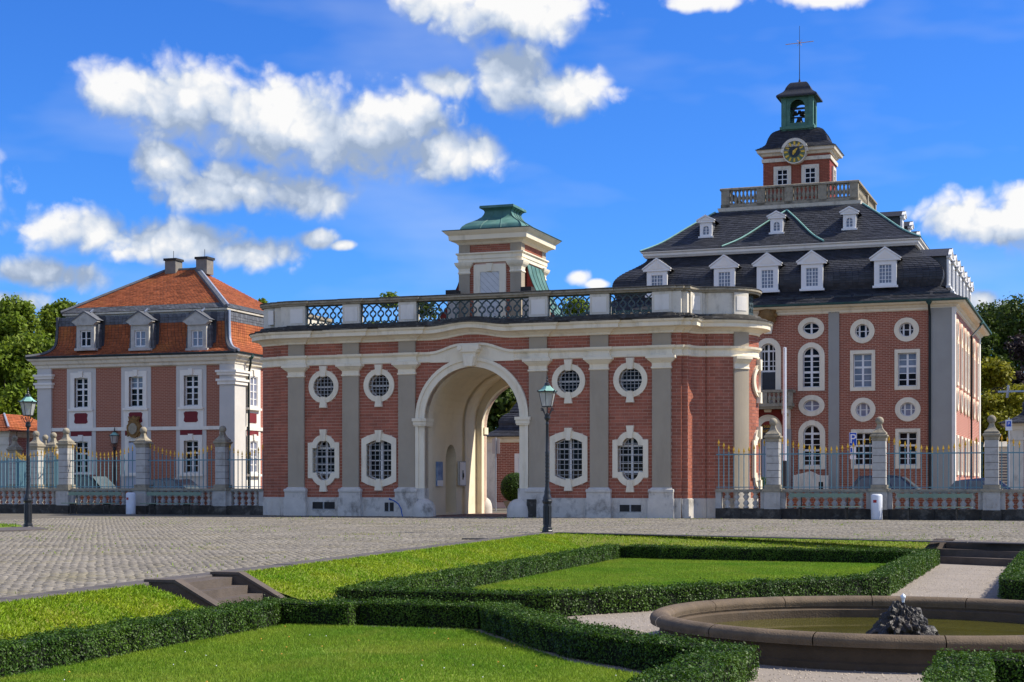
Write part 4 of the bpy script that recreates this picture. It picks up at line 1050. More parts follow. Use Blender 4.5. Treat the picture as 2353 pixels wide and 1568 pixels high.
# --- the passage
pw_left = MB()
nich = archpoly(.95, 2.45, 0.06, 2.10, .75, 12)
pw_left.plate(rect(.8, 6.1, 0, ASP+.02), [archpoly(2.55,3.75,.10,2.25,.68,12)], 0.0, .55, LEFT(-AR-.14) if False else (lambda a, b, d: (-AR-.14-d, a, b)))
pw_left.build('passage_wall', 'plaster', gate)
MB().plate(rect(.8,6.1,0,ASP+.02), (), 0, .2, (lambda a, b, d: (AR+.14+d, a, b))).build('passage_wall', 'plaster', gate)
def vault(r, y0, y1, sp, zf=0, name='vault', m='plaster', n=24, wall=True):
    b = MB(); V = []
    pr = ([(-r,zf)] if wall else [])+[(-r*math.cos(math.pi*k/n), sp+r*math.sin(math.pi*k/n)) for k in range(n+1)]+([(r,zf)] if wall else [])
    V = [(x,y0,z) for x,z in pr]+[(x,y1,z) for x,z in pr]; k = len(pr)
    b.add(V, [(i,i+1,i+1+k,i+k) for i in range(k-1)]); return b.build(name, m, gate)
vault(AR, 0.0, .80, ASP, name='front_arch_soffit')
MB().plate(archpoly(-AR-.14,AR+.14,0,ASP,None,24), [archpoly(-AR,AR,.0001,ASP,None,24)], 0,.01, FRONT(.80), side=False, hside=False).build('arch_return', 'plaster', gate)
vault(AR+.14, .8, 6.1, ASP, name='passage_vault', wall=False)
vault(AR-.12, 6.1, DEP+.02, ASP-.1, name='rear_arch_soffit')
MB().plate(archpoly(-AR-.14,AR+.14,0,ASP,None,24), [archpoly(-AR+.12,AR-.12,.0001,ASP-.1,None,24)], 0,.01, FRONT(6.1), side=False, hside=False).build('arch_return', 'plaster', gate)
vault(AR+.02, 4.55, 4.85, ASP-.02, name='vault_rib', wall=True)
for s in (-1,1):
    MB().box(*sorted((s*(AR-.18), s*(AR+.1))), 6.3, DEP+.06, 3.45, 3.75).build('rear_impost', 'cream', gate)
MB().box(-AR-.2, AR+.2, -.3, DEP+.6, -.02, .012).build('passage_floor', 'passage_floor', gate)
# door in its niche
d = MB(); x = -AR-.14-.50
d.box(x-.05, x, 2.55, 3.75, .10, 2.9); do = d.build('passage_door', 'door_grey', gate)
for (y0,y1,z0,z1) in ((2.66,3.10,.3,1.0),(3.2,3.64,.3,1.0),(2.66,3.10,1.15,2.1),(3.2,3.64,1.15,2.1)):
    MB().box(x, x+.03, y0, y1, z0, z1).build('door_panel', 'door_grey', do)
MB().sphere((x+.06,3.0,1.1), .05).build('handle', 'iron_black', do)
# guard stones at the jambs
gs = [(.46,0),(.46,.25),(.43,.42),(.34,.58),(.2,.68),(.02,.72)]
for (x, y) in ((-AR+.02,-.12),(AR-.02,-.12),(-AR-.05,DEP+.12),(AR+.05,DEP+.12)):
    MB().lathe([(r_*(.8 if y > 1 else 1), z_) for r_, z_ in gs], x, y, 18).build('guard_stone', 'plinth_white', gate, autosmooth=40)
dl = MB().box(AR+.36, AR+.74, -.27, -.05, 0, .70).build('dark_slab', 'stone_dark', gate)
# --- roof turret
TY = 2.6
ts0, ts1 = G.s(1056,TY), G.s(1197.5,TY); TD = G.y(1253,ts1)-TY; TD = min(max(TD,2.6),3.4)
tc = (ts0+ts1)/2; th = (ts1-ts0)/2
zt = lambda v: G.z(v, tc, TY)
Z0, Zcap0, Zcap1, Zb, Zs, Zc = 7.6, zt(627), zt(602), zt(580), zt(560), zt(531)
ty0, ty1 = TY, TY+TD
tur = MB().box(ts0+.03, ts1-.03, ty0+.03, ty1-.03, Z0, Zc).build('turret', 'mortar', gate)
tp = .55
tb = brick_rows(ts0+.45, ts1-.45, Z0, Zcap1+.05, .36, .095, .016, [rect(tc-.68,tc+.68,Z0-1,zt(608))])+brick_rows(ts0+.45, ts1-.45, Zb, Zs+.08, .36, .095, .016)
lay_bricks(tur, tb, 'brick', FRONT(ty0+.02), .012)
tb = brick_rows(ty0+.45, ty1-.45, Z0, Zcap1, .36, .095, .016)+brick_rows(ty0+.45, ty1-.45, Zb, Zs+.08, .36, .095, .016)
lay_bricks(tur, tb, 'brick', RIGHT(ts1-.02), .012); lay_bricks(tur, tb, 'brick', LEFT(ts0+.02), .012)
for (x0,x1,y0,y1) in ((ts0-.02,ts0+.46,ty0-.04,ty0+.4),(ts1-.46,ts1+.02,ty0-.04,ty0+.4),(ts1-.4,ts1+.02,ty1-.46,ty1+.02),(ts0-.02,ts0+.4,ty1-.46,ty1+.02)):
    p = MB().box(x0,x1,y0,y1,Z0,Zcap0+.02).build('turret_pilaster', 'pilaster_grey', tur)
    MB().sweep([(x0,y1),(x0,y0),(x1,y0),(x1,y1)], [(0,Zcap0-.03),(.03,Zcap0),(.03,Zcap0+.05),(.0,Zcap0+.08),(.02,Zcap0+.2),(.10,Zcap0+.30),(.13,Zcap1-.08),(.15,Zcap1),(0,Zcap1)], closed=True).build('capital', 'cream', p)
    MB().box(x0,x1,y0,y1,Zb-.02,Zs+.1).build('frieze_strip', 'pilaster_grey', p)
rectp = lambda e: [(ts0-e,ty1+e),(ts0-e,ty0-e),(ts1+e,ty0-e),(ts1+e,ty1+e)]
MB().sweep(rectp(0), [(0,Zcap1-.02),(.04,Zcap1),(.04,Zcap1+.12),(.07,Zcap1+.15),(.07,Zb-.10),(.13,Zb-.05),(.13,Zb),(0,Zb+.01)], closed=True).build('turret_band', 'cream', tur)
MB().sweep(rectp(0), [(0,Zs-.03),(.06,Zs),(.12,Zs+.07),(.24,Zs+.13),(.34,Zs+.15),(.36,Zc-.18),(.46,Zc-.10),(.54,Zc-.02),(.54,Zc),(-.3,Zc+.02)], closed=True).build('turret_cornice', 'cream', tur)
MB().box(ts0-.57,ts1+.57,ty0-.57,ty1+.57,Zc+.003,Zc+.03).build('cornice_flashing', 'copper_dark', tur)
hx, hy = th, TD/2; tcy = (ty0+ty1)/2
prof = [(1.00,0),(1.01,.06),(.99,.14),(.95,.24),(.86,.36),(.74,.46),(.60,.58),(.50,.70),(.45,.82),(.43,.92),(.46,1.0),(.52,1.06)]
rb = MB(); V = []
for (f, h) in prof:
    ex, ey = hx*f, hy*f*.98; V += [(tc-ex,tcy-ey,Zc+.03+h),(tc+ex,tcy-ey,Zc+.03+h),(tc+ex,tcy+ey,Zc+.03+h),(tc-ex,tcy+ey,Zc+.03+h)]
rb.add(V, [(j*4+k, j*4+(k+1)%4, (j+1)*4+(k+1)%4, (j+1)*4+k) for j in range(len(prof)-1) for k in range(4)])
rbo = rb.build('turret_roof', 'copper', tur, autosmooth=50)
MB().frus(Zc+1.09, (tc-hx*.56,tc+hx*.56,tcy-hy*.54,tcy+hy*.54), Zc+1.19, (tc-hx*.55,tc+hx*.55,tcy-hy*.53,tcy+hy*.53)).build('roof_rim', 'copper', rbo)
for (ax, frac) in (('x',-.33),('x',.33),('y',-.45),('y',.0),('y',.5),('c',1)):
    pts = []
    for (f, h) in prof:
        ex, ey = hx*f, hy*f*.98
        p = (tc+ex*frac, tcy-ey-.006, Zc+.03+h) if ax == 'x' else ((tc+ex+.006, tcy+ey*frac, Zc+.03+h) if ax == 'y' else (tc+ex, tcy-ey, Zc+.03+h))
        pts.append(p)
    MB().tube(pts, .018, 5).build('roof_seam', 'copper_dark' if ax != 'x' else 'copper', rbo)
# shuttered opening
zk = zt(608)
so = MB().plate(rect(tc-.70,tc+.70,Z0,zk), [rect(tc-.42,tc+.42,Z0+.001,zk-.30)], ty0-.06, ty0+.08, FRONT(0)).build('turret_window', 'cream', tur)
MB().plate(wedge(tc,zk-.28,zk+.04,.09,.14), (), ty0-.12, ty0, FRONT(0)).build('keystone', 'cream', so)
nb = 9
sq = rect(tc-.42,tc+.42,Z0+.001,zk-.30)
for k in range(-4,12):
    c0 = Z0+k*.26
    P = [(tc-.6,c0+1.2),(tc+.6,c0),(tc+.6,c0+.245),(tc-.6,c0+1.445)]
    P = clip(P, tc-.42, tc+.42, Z0, zk-.30)
    if len(P) > 2: MB().plate(P, (), ty0-.035, ty0+.0, FRONT(0)).build('shutter_board', 'shutter_white', so)
MB().plate(sq, (), ty0-.005, ty0+.02, FRONT(0)).build('shutter_back', 'iron_black', so)
# copper roofs sweeping down from the turret on both sides
for s in (1,-1):
    xs = ts1 if s > 0 else ts0; ztop = zt(606)
    pr = []
    for k in range(13):
        t = k/12; pr.append((xs+s*(.05+2.35*t**1.25), ztop-(ztop-7.68)*(1-(1-t)**2.0)))
    b = MB(); y0, y1 = ty0+.55, ty1-.5
    b.add([(x,y0,z) for x,z in pr]+[(x,y1,z) for x,z in pr], [(k,k+1,k+14,k+13) for k in range(12)])
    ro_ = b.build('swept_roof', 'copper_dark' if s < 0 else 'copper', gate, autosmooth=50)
    for y in np.linspace(y0, y1, 5): MB().tube([(x,y,z+.012) for x,z in pr], .02, 5).build('roof_seam', 'copper_dark', ro_)
    b = MB(); b.add([(x,y0,z) for x,z in pr]+[(x,y0,7.6) for x,z in pr], [(k,k+1,k+14,k+13) for k in range(12)]); b.build('roof_cheek', 'brick_dark_red', ro_)
for (u, w) in ((1041,.17),(1213,.17)):
    x = G.s(u,2.2); b = MB().box(x-w,x+w,2.0,2.4,7.6,9.02); o = b.build('chimney', 'stone_grey', gate)
    MB().box(x-w-.06,x+w+.06,1.95,2.45,9.02,9.22).build('chimney_cap', 'stone_black', o)
# hanging lantern in the passage, boards on its wall
hl_ = thing('hanging_lantern', 'lantern hanging from the vault of the gate passage', 'lantern', G.w(.55,5.4,3.55), -G.t)
hp = [(.16,0),(.27,.62)]
MB().lathe(hp, n=6).build('lantern_glass', 'lamp_glass', hl_)
MB().lathe([(.30,.60),(.30,.66),(.12,.86),(.05,.92),(.03,1.0)], n=6).build('lantern_roof', 'iron_black', hl_)
MB().lathe([(.02,-.10),(.17,-.06),(.17,.02),(.02,.02)], n=6).build('lantern_base', 'iron_black', hl_)
MB().tube([(0,0,1.0),(0,0,2.15)], .015, 5).build('chain', 'iron_black', hl_)
bd = thing('notice_board', 'flat white notice board on the passage wall right of the niche door', 'notice board', G.w(-AR-.12,4.2,1.25), -G.t)
MB().box(0,.09,-.33,.33,0,.96).build('board', 'shutter_white', bd); MB().box(.085,.10,-.37,.37,-.04,1.0).build('frame', 'iron_bar', bd)
MB().box(.098,.104,-.33,.33,.0,.96).build('sheet', 'sign_white', bd); MB().box(.103,.107,-.05,.06,.22,.62).build('figure', 'iron_black', bd)
MB().lathe([(.005,0),(.06,.1),(.05,.24),(.005,.34)], .10, .005, 8, z=.24).build('figure', 'stone_black', bd)
pb = thing('poster_panel', 'narrow blue poster panel on the passage wall left of the niche door', 'poster', G.w(-AR-.12,1.75,1.2), -G.t)
MB().box(0,.06,-.30,.30,0,1.0).build('panel', 'poster_blue', pb); MB().box(.055,.068,-.30,.30,0,.24).build('caption', 'sign_white', pb)
hs = thing('garden_hose', 'blue hose end hanging from the plinth left of the arch', 'hose', G.w(PC[2]-.55,-.3,0), -G.t)
MB().tube([(-.05,.05,.66),(.1,0,.62),(.3,-.05,.5),(.42,-.06,.3),(.46,-.08,.12),(.52,-.12,.0)], .022, 6).build('hose', 'hose_blue', hs)
MB().tube([(-.15,.05,.70),(-.05,.05,.66)], .035, 6).build('nozzle', 'hose_blue', hs)

# ================================================================== the large building with the clock tower
M = Frame(2193, 85.0, 20.2)
main = thing('courthouse', 'large red brick building with slate mansard roof and clock tower', 'building', M.w(0,0,0), -M.t)
SA = M.s(1768)                       # axis of the front
MW = -2*SA; MD = 19.8
mz = lambda v, u, y=0: M.z(v, M.s(u,y), y)
fr = FRONT(0.0); rt = RIGHT(0.0)
def mbox(u0, v0, u1, v1, y=0):       # picture box on the front wall -> (s0, s1, z0, z1)
    s0, s1 = M.s(u0,y), M.s(u1,y); um = (u0+u1)/2
    return s0, s1, mz(max(v0,v1),um,y), mz(min(v0,v1),um,y)
def Z2(x, y): return (1665.9+x/3.4242, 660.6+y/3.4242)
def Z3(x, y): return (1637.2+x/3.2873, 919.1+y/3.2873)
def boxz(Z, x0, y0, x1, y1):
    a = Z(x0,y0); b = Z(x1,y1); return mbox(a[0],a[1],b[0],b[1])
WIN = []
def mwin(kind, bx, fw=.27, glass='glass_dark', **k):
    s0, s1, z0, z1 = bx; cs, cz = (s0+s1)/2, (z0+z1)/2; w, h = (s1-s0)/2, (z1-z0)/2
    if kind == 'oval': o, hl = ell(cs,cz,w,h,36), ell(cs,cz,w-fw,h-fw,36)
    elif kind == 'rect': o, hl = rect(s0,s1,z0,z1), rect(s0+fw*.9,s1-fw*.9,z0+fw,z1-fw)
    else: o, hl = archpoly(s0,s1,z0,z1-w), archpoly(s0+fw,s1-fw,z0+fw*.75,z1-w)
    WIN.append((kind,o,hl,cs,cz,w,h,glass,k))
A4 = (Z3,650,158,852,525)
mwin('oval', boxz(Z2,575,237,782,408)); mwin('arch', boxz(Z2,575,435,785,815)); mwin('oval', boxz(Z2,580,847,785,1015), glass='glass_sky_reflect'); mwin('arch', boxz(Z3,650,155,852,525))
mwin('oval', boxz(Z2,985,250,1178,440)); mwin('rect', boxz(Z2,985,495,1182,815), .20, 'glass_curtain'); mwin('oval', boxz(Z2,990,868,1185,1058), glass='glass_sky_reflect'); mwin('rect', boxz(Z3,1047,222,1235,520), .20)
mwin('oval', boxz(Z2,1330,238,1528,428)); mwin('rect', boxz(Z2,1335,487,1535,806), .20, 'mixed'); mwin('oval', boxz(Z2,1338,866,1540,1055), glass='glass_sky_reflect'); mwin('rect', boxz(Z3,1382,217,1570,520), .20)
# the tall arched balcony door and the arched entrance on the axis
ds0, ds1 = M.s(1736), M.s(1795); dc = (ds0+ds1)/2
balc = archpoly(ds0, ds1, mz(900,1768), mz(807,1768), None); balc_h = archpoly(ds0+.30, ds1-.30, mz(900,1768)+.001, mz(807,1768), None)
ent = archpoly(ds0-.05, ds1+.05, 0, mz(985,1768), None); ent_h = archpoly(ds0+.30, ds1-.30, 0.001, mz(985,1768), None)
PS = (M.s(1904), M.s(1928.7)); CP = (M.s(2139), 0.0)
top = mz(710, 2165); EAVE = mz(692, 2193)
holes = [w[2] for w in WIN]+[balc_h]
MB().plate(rect(-MW,0,0,top+.1), holes+[ent_h], 0, .30, fr).build('front_wall', 'mortar_main', main)
sw = MB().box(-.30, 0, .30, MD, 0, top+.1).build('side_wall', 'brick_side', main)
MB().box(-MW, -.3, MD-.3, MD, 0, top+.1).build('rear_wall', 'brick_side', main)
MB().box(-MW, -MW+.3, .3, MD-.3, 0, top+.1).build('side_wall', 'brick_side', main)
shr = []
for w in WIN+[('arch',balc,balc_h,dc,mz(850,1768)),('arch',ent,ent_h,dc,1.5)]:
    o = w[1]; ca = sum(p[0] for p in o)/len(o); cb = sum(p[1] for p in o)/len(o)
    shr.append([(ca+(p[0]-ca)*.92, cb+(p[1]-cb)*.95) for p in o])
br = []
for (a0, a1) in ((-MW, PS[0]), (PS[1], CP[0])):
    br += brick_rows(a0, a1, .55, top+.05, .30, .0948, .026, shr)
br = [b for b in br if b[0] > M.s(1690)]
lay_bricks(main, br, 'brick_main', fr, .010, single=300, key=lambda b: (b[2] < 2.2, -(b[1]-b[0] > .25), -b[0]))
MB().box(-MW, PS[0], -.05, .02, 0, .55).build('plinth', 'pilaster_main', main); MB().box(PS[1], CP[0], -.05, .02, 0, .55).build('plinth', 'pilaster_main', main)
MB().box(0, .05, .6, MD, 0, .55).build('plinth', 'pilaster_main', main)
MB().box(PS[0], PS[1], -.07, .0, 0, top+.05).build('pilaster', 'pilaster_main', main)
m_ = 2*SA; MB().box(m_-PS[1], m_-PS[0], -.07, .0, 0, top+.05).build('pilaster', 'pilaster_main', main)
cpo = MB().box(CP[0], -.12, -.10, .4, 0, top+.05).build('corner_pier', 'pilaster_main', main)
MB().box(-.12, .06, -.14, .46, 0, top+.05).build('corner_edge', 'white_trim', cpo)
MB().box(-MW-.05, -MW+1.1, -.10, .4, 0, top+.05).build('corner_pier', 'pilaster_main', main)
MB().box(-.3, .05, MD-.9, MD+.05, 0, top+.05).build('corner_pier', 'white_trim', main)
# windows
def panes_mixed(i, j): return 'glass_dark' if j < 2 else 'glass_curtain'
for (kind,o,hl,cs,cz,w,h,glass,k) in WIN:
    zs = [p[1] for p in hl]; z0, z1 = min(zs), max(zs); H = z1-z0
    if kind == 'oval' and w > h*1.05: window(main, fr, o, hl, ([cs],[cz]), .07, .20, heavy_a=(cs,), glass=glass, mull=.11, bar=.045)
    elif kind == 'oval': window(main, fr, o, hl, ([cs-.17,cs+.17],[cz]), .07, .20, heavy_a=(cs-.17,cs+.17), glass=glass, mull=.09, bar=.04)
    elif kind == 'rect':
        b = [z0+H*f for f in (.20,.39,.60,.80)]
        window(main, fr, o, hl, ([cs], b), .07, .20, heavy_a=(cs,), heavy_b=(b[2],), glass=('glass_dark' if glass == 'mixed' else glass), mull=.11, bar=.045, gl_of=(panes_mixed if glass == 'mixed' else None))
    else:
        zsp = max(p[1] for p in hl)-(max(p[0] for p in hl)-min(p[0] for p in hl))/2
        b = [z0+(zsp-z0)*f for f in (.155,.31,.48,.655,.83,1.0)]
        window(main, fr, o, hl, ([cs], b), .07, .20, heavy_a=(cs,), heavy_b=(b[2],b[5]), glass=glass, mull=.12, bar=.045, grille=((6,14) if cz < 3 else None))
# balcony door
zb = mz(900,1768); zsp = mz(807,1768); zm = mz(853,1768)
w = window(main, fr, balc, balc_h, ([dc-.24,dc,dc+.24],[zm, zm+.28, zm+.56, zsp]), .10, .22, heavy_a=(dc,), heavy_b=(zm,zsp), mull=.10, bar=.045, key=[wedge(dc, zsp+.95, zsp+1.75, .20, .34)])
MB().bx(fr, ds0+.36, ds1-.36, zb+.02, zm-.06, .12, .13).build('doorway_shade_plate', 'iron_black', w)  # black plate painted in for the shade behind the open lower door
b = MB(); b.sphere((dc, -.25, zsp+1.95), .42, 14, 9, 1.05)
for k in range(10):
    a = 2*math.pi*k/10; b.sphere((dc+.40*math.cos(a), -.22, zsp+1.95+.42*math.sin(a)), .16, 8, 6)
b.build('coat_of_arms', 'stone_ochre', w, autosmooth=60)
# entrance
e = MB().plate(ent, [ent_h], -.10, .30, fr).build('entrance', 'cream', main)
MB().plate(wedge(dc, mz(985,1768)+.9, mz(985,1768)+1.75, .18, .34), (), -.2, 0, fr).build('keystone', 'cream', e)
MB().plate(rect(ds0-.15,ds1+.15,mz(985,1768)+.2,zb-.55), [archpoly(ds0+.0,ds1-.0,0,mz(985,1768),None)[2:]] if False else (), -.02, .01, fr).build('entrance_field', 'brick_dark_red', e)
MB().box(ds0+.3, ds1-.3, .22, .28, 0.0, mz(985,1768)+.85).build('recess_shade_panel', 'iron_black', e)  # black panel stands in for the shade deep in the entrance
MB().box(ds0+.32, ds1-.32, .16, .22, 0, mz(1000,1768)-.15).build('door', 'door_blue', e)
sb = MB().box(ds0+.3, ds1-.3, .10, .20, mz(1005,1768)-.1, mz(985,1768)+.35).build('name_board', 'iron_black', e)
def text(body, size, loc, parent, m, rot=(R(90),0,0), name='lettering', ext_=.006, align='CENTER'):
    c = bpy.data.curves.new(name, 'FONT'); c.body = body; c.size = size; c.extrude = ext_; c.align_x = align; c.align_y = 'CENTER'
    t = bpy.data.objects.new(name, c); COL.objects.link(t)
    dg = bpy.context.evaluated_depsgraph_get(); me = bpy.data.meshes.new_from_object(t.evaluated_get(dg)); bpy.data.objects.remove(t)
    o = bpy.data.objects.new(name, me); COL.objects.link(o); me.materials.clear(); me.materials.append(MATS[m]); o.parent = parent; o.location = loc; o.rotation_euler = rot
    return o
zz = mz(985,1768)+.10
text('AMTSGERICHT', .21, (dc,.09,zz+.02), sb, 'gold'); text('BRUCHSAL', .21, (dc,.09,zz-.24), sb, 'gold')
# balcony
bb = MB(); zf = mz(929,1768); bb.box(ds0-.75, ds1+.75, -1.0, 0, zf-.18, zf); bb.box(ds0-.65, ds1+.65, -.9, 0, zf-.30, zf-.18); bo = bb.build('balcony', 'stone_lichen', main)
ball = [(.05,0),(.08,.02),(.08,.06),(.04,.10),(.09,.22),(.085,.30),(.045,.42),(.04,.50),(.07,.54),(.08,.58),(.05,.60)]
ball = [(r_*1.35, h_) for r_, h_ in ball]
bal_me = MB().lathe(ball, n=8).data('baluster', 'stone_lichen', True)
for x in np.linspace(ds0-.5, ds1+.5, 11): inst('baluster', bal_me, bo, (x,-.88,zf), 0)
for x in (ds0-.68, dc, ds1+.68): MB().box(x-.12,x+.12,-1.0,-.76,zf,zf+.62).build('balcony_post', 'stone_lichen', bo)
MB().box(ds0-.80, ds1+.80, -1.02, -.74, zf+.60, zf+.74).build('balcony_rail', 'stone_lichen', bo)
MB().box(ds1+.55, ds1+.80, -1.02, 0, zf+.60, zf+.74).build('balcony_rail', 'stone_lichen', bo)
for s, x in ((-1,ds0-.35),(1,ds1+.35)):
    c = MB(); c.plate([(0,0),(-.75,0),(-.75,-.25),(-.45,-.4),(-.3,-.8),(0,-1.2)], (), x-.18, x+.18, m=lambda a, b, d: (d, a, zf-.3+b), back=True); c.build('bracket', 'cream', bo)
    MB().box(x-.22,x+.22,-.12,0,0,zf-1.4).build('entrance_pilaster', 'pilaster_main', bo)
# side windows
sy = [1.55, 4.3, 6.9, 9.1, 11.4, 14.0, 17.2]
rows = [(mz(755,2193),'o',.42,.60),(mz(830,2193),'r',.40,1.18),(mz(915,2193),'o',.42,.60),(mz(1045,2193),'r',.40,1.05)]
for y in sy:
    for (zc, kd, hw, hh) in rows:
        if kd == 'o': window(main, rt, ell(y,zc,hw+.16,hh+.04,24), ell(y,zc,hw,hh-.12,24), ([y],[zc]), .09, .012, glass='glass_sky_reflect', mull=.09, heavy_a=(y,))
        else: window(main, rt, rect(y-hw-.16,y+hw+.16,zc-hh-.04,zc+hh+.04), rect(y-hw,y+hw,zc-hh+.12,zc+hh-.12), ([y],[zc-.3,zc+.3]), .09, .012, glass='glass_sky_reflect', mull=.09, heavy_a=(y,))
# eaves cornice
mp_ = [(-MW,MD),(-MW,0),(0,0),(0,MD)]
cprof = [(.0,top-.05),(.07,top),(.07,top+.10),(.16,top+.16),(.20,top+.24),(.48,top+.28),(.50,EAVE-.10),(.58,EAVE-.04),(.60,EAVE),(0,EAVE+.02)]
MB().sweep(mp_, cprof, closed=True).build('eaves_cornice', 'cream', main)
MB().sweep([(-MW-.62,MD+.62),(-MW-.62,-.62),(.62,-.62),(.62,MD+.62)], [(-.02,EAVE-.02),(.09,EAVE+.0),(.10,EAVE+.10),(.08,EAVE+.10),(.06,EAVE+.02),(-.02,EAVE+.02)], closed=True).build('gutter', 'copper_dark', main)
# ---- mansard roof in slate courses
def roof_rings(t0, z0, x=(-MW,0), y=(0,MD)): return [(x[0]+t0,y[0]+t0,z0),(x[1]-t0,y[0]+t0,z0),(x[1]-t0,y[1]-t0,z0),(x[0]+t0,y[1]-t0,z0)]
def resample(prof, step):
    out = [prof[0]]
    for p, q in zip(prof[:-1], prof[1:]):
        l = math.dist(p,q); n = max(1,int(round(l/step)))
        out += [(p[0]+(q[0]-p[0])*k/n, p[1]+(q[1]-p[1])*k/n) for k in range(1,n+1)]
    return out
def catm(P, n=6):
    out = []
    for i in range(len(P)-1):
        p0, p1, p2, p3 = P[max(i-1,0)], P[i], P[i+1], P[min(i+2,len(P)-1)]
        for k in range(n):
            t = k/n; out.append(tuple(.5*((2*p1[c])+(-p0[c]+p2[c])*t+(2*p0[c]-5*p1[c]+4*p2[c]-p3[c])*t*t+(-p0[c]+3*p1[c]-3*p2[c]+p3[c])*t**3) for c in (0,1)))
    return out+[P[-1]]
def courses(prof, step, m, parent, name, thick=.018, x=(-MW,0), y=(0,MD), tw=.34, jit=.010, sides=(0,1,2,3)):
    """slates or tiles: every course lies over the one below; each is cut into pieces"""
    pr = resample(prof, step); mb = MB()
    for (p, q) in zip(pr[:-1], pr[1:]):
        dx, dz = q[0]-p[0], q[1]-p[1]; l = math.hypot(dx,dz); nx, nz = -dz/l, dx/l      # normal (inset axis, z); outward is -inset
        a = roof_rings(p[0]+nx*thick, p[1]+nz*thick, x, y); b = roof_rings(q[0]+nx*.002, q[1]+nz*.002, x, y); c = roof_rings(p[0], p[1], x, y)
        for k in sides:
            A0, A1, B0, B1, C0, C1 = [Vector(v) for v in (a[k],a[(k+1)%4],b[k],b[(k+1)%4],c[k],c[(k+1)%4])]
            L = (A1-A0).length; n = max(1,int(L/tw)); ph = random.random()
            for i in range(n):
                t0 = i/n; t1 = (i+1)/n-.02/max(tw,.01)/n
                h = random.uniform(0,jit); hv = Vector((0,0,h))
                mb.add([tuple(A0.lerp(A1,t0)+hv),tuple(A0.lerp(A1,t1)+hv),tuple(B0.lerp(B1,t1)),tuple(B0.lerp(B1,t0)),tuple(C0.lerp(C1,t0)),tuple(C0.lerp(C1,t1))], [(0,1,2,3),(4,5,1,0)], random.random())
    o = mb.build(name, m, parent); o['kind'] = 'stuff'; return o
ZL = M.z(548, -2.2, 2.2); ZP = M.z(455, -5.9, 5.9)
mans = [(-.62,EAVE+.06),(.05,EAVE+.42),(.85,EAVE+.95),(.66,EAVE+1.45),(.72,EAVE+1.95),(1.10,EAVE+2.4),(1.75,EAVE+2.85),(2.2,EAVE+3.2),(2.35,ZL-.30)]
mans = mans[:3]+catm(mans[2:],4)[1:]
# a plain shell below the slates keeps the roof closed
def shell(prof, parent, name, m, off=.03, x=(-MW,0), y=(0,MD)):
    mb = MB(); n = len(prof)
    V = [v for (t,z) in prof for v in roof_rings(t+off, z-off, x, y)]
    mb.add(V, [(j*4+k, j*4+(k+1)%4, (j+1)*4+(k+1)%4, (j+1)*4+k) for j in range(n-1) for k in range(4)]); return mb.build(name, m, parent)
roof = shell(mans, main, 'mansard_roof', 'slate')
courses(mans, .20, 'slate', roof, 'roof_slates', sides=(0,1,3))
led = [(-MW+2.2,MD-2.2),(-MW+2.2,2.2),(-2.2,2.2),(-2.2,MD-2.2)]
MB().sweep(led, [(-.2,ZL-.38),(.02,ZL-.36),(.06,ZL-.30),(.12,ZL-.24),(.12,ZL-.12),(.22,ZL-.06),(.24,ZL),(-.2,ZL+.02)], closed=True).build('roof_ledge', 'white_trim', main)
upper = catm([(1.95,ZL+.02),(3.0,ZL+.62),(4.4,ZL+1.75),(5.6,ZP-.42)],4)
uroof = shell(upper, main, 'upper_roof', 'slate'); courses(upper, .20, 'slate', uroof, 'roof_slates', sides=(0,1,3))
for (cx, cy) in ((-1,0),(0,0),(0,1)):     # copper hip strips
    pts = []
    for (t, z) in upper:
        x = (-MW+t if cx else -t); y = (MD-t if cy else t); pts.append((x,y,z+.03))
    MB().tube(pts, .055, 6).build('hip_strip', 'copper_light', uroof)
# middle gable: a low fold in the roof edged with copper
ax = (SA, 5.45, ZP-.55); gl_ = M.s(1659, 2.0); grr = M.s(1893, 2.0)
def onroof(x, t): # point on upper roof front at inset t
    for p, q in zip(upper[:-1], upper[1:]):
        if p[0] <= t <= q[0]: return (x, t, p[1]+(q[1]-p[1])*(t-p[0])/(q[0]-p[0]))
    return (x, t, upper[-1][1])
for e_ in (gl_, grr):
    pts = [onroof(SA+(e_-SA)*(1-k/10)**1.0, 1.98+(5.35-1.98)*(k/10)) for k in range(11)]
    MB().tube([(p[0],p[1]-.02,p[2]+.06) for p in pts], .05, 6).build('valley_strip', 'copper_light', uroof)
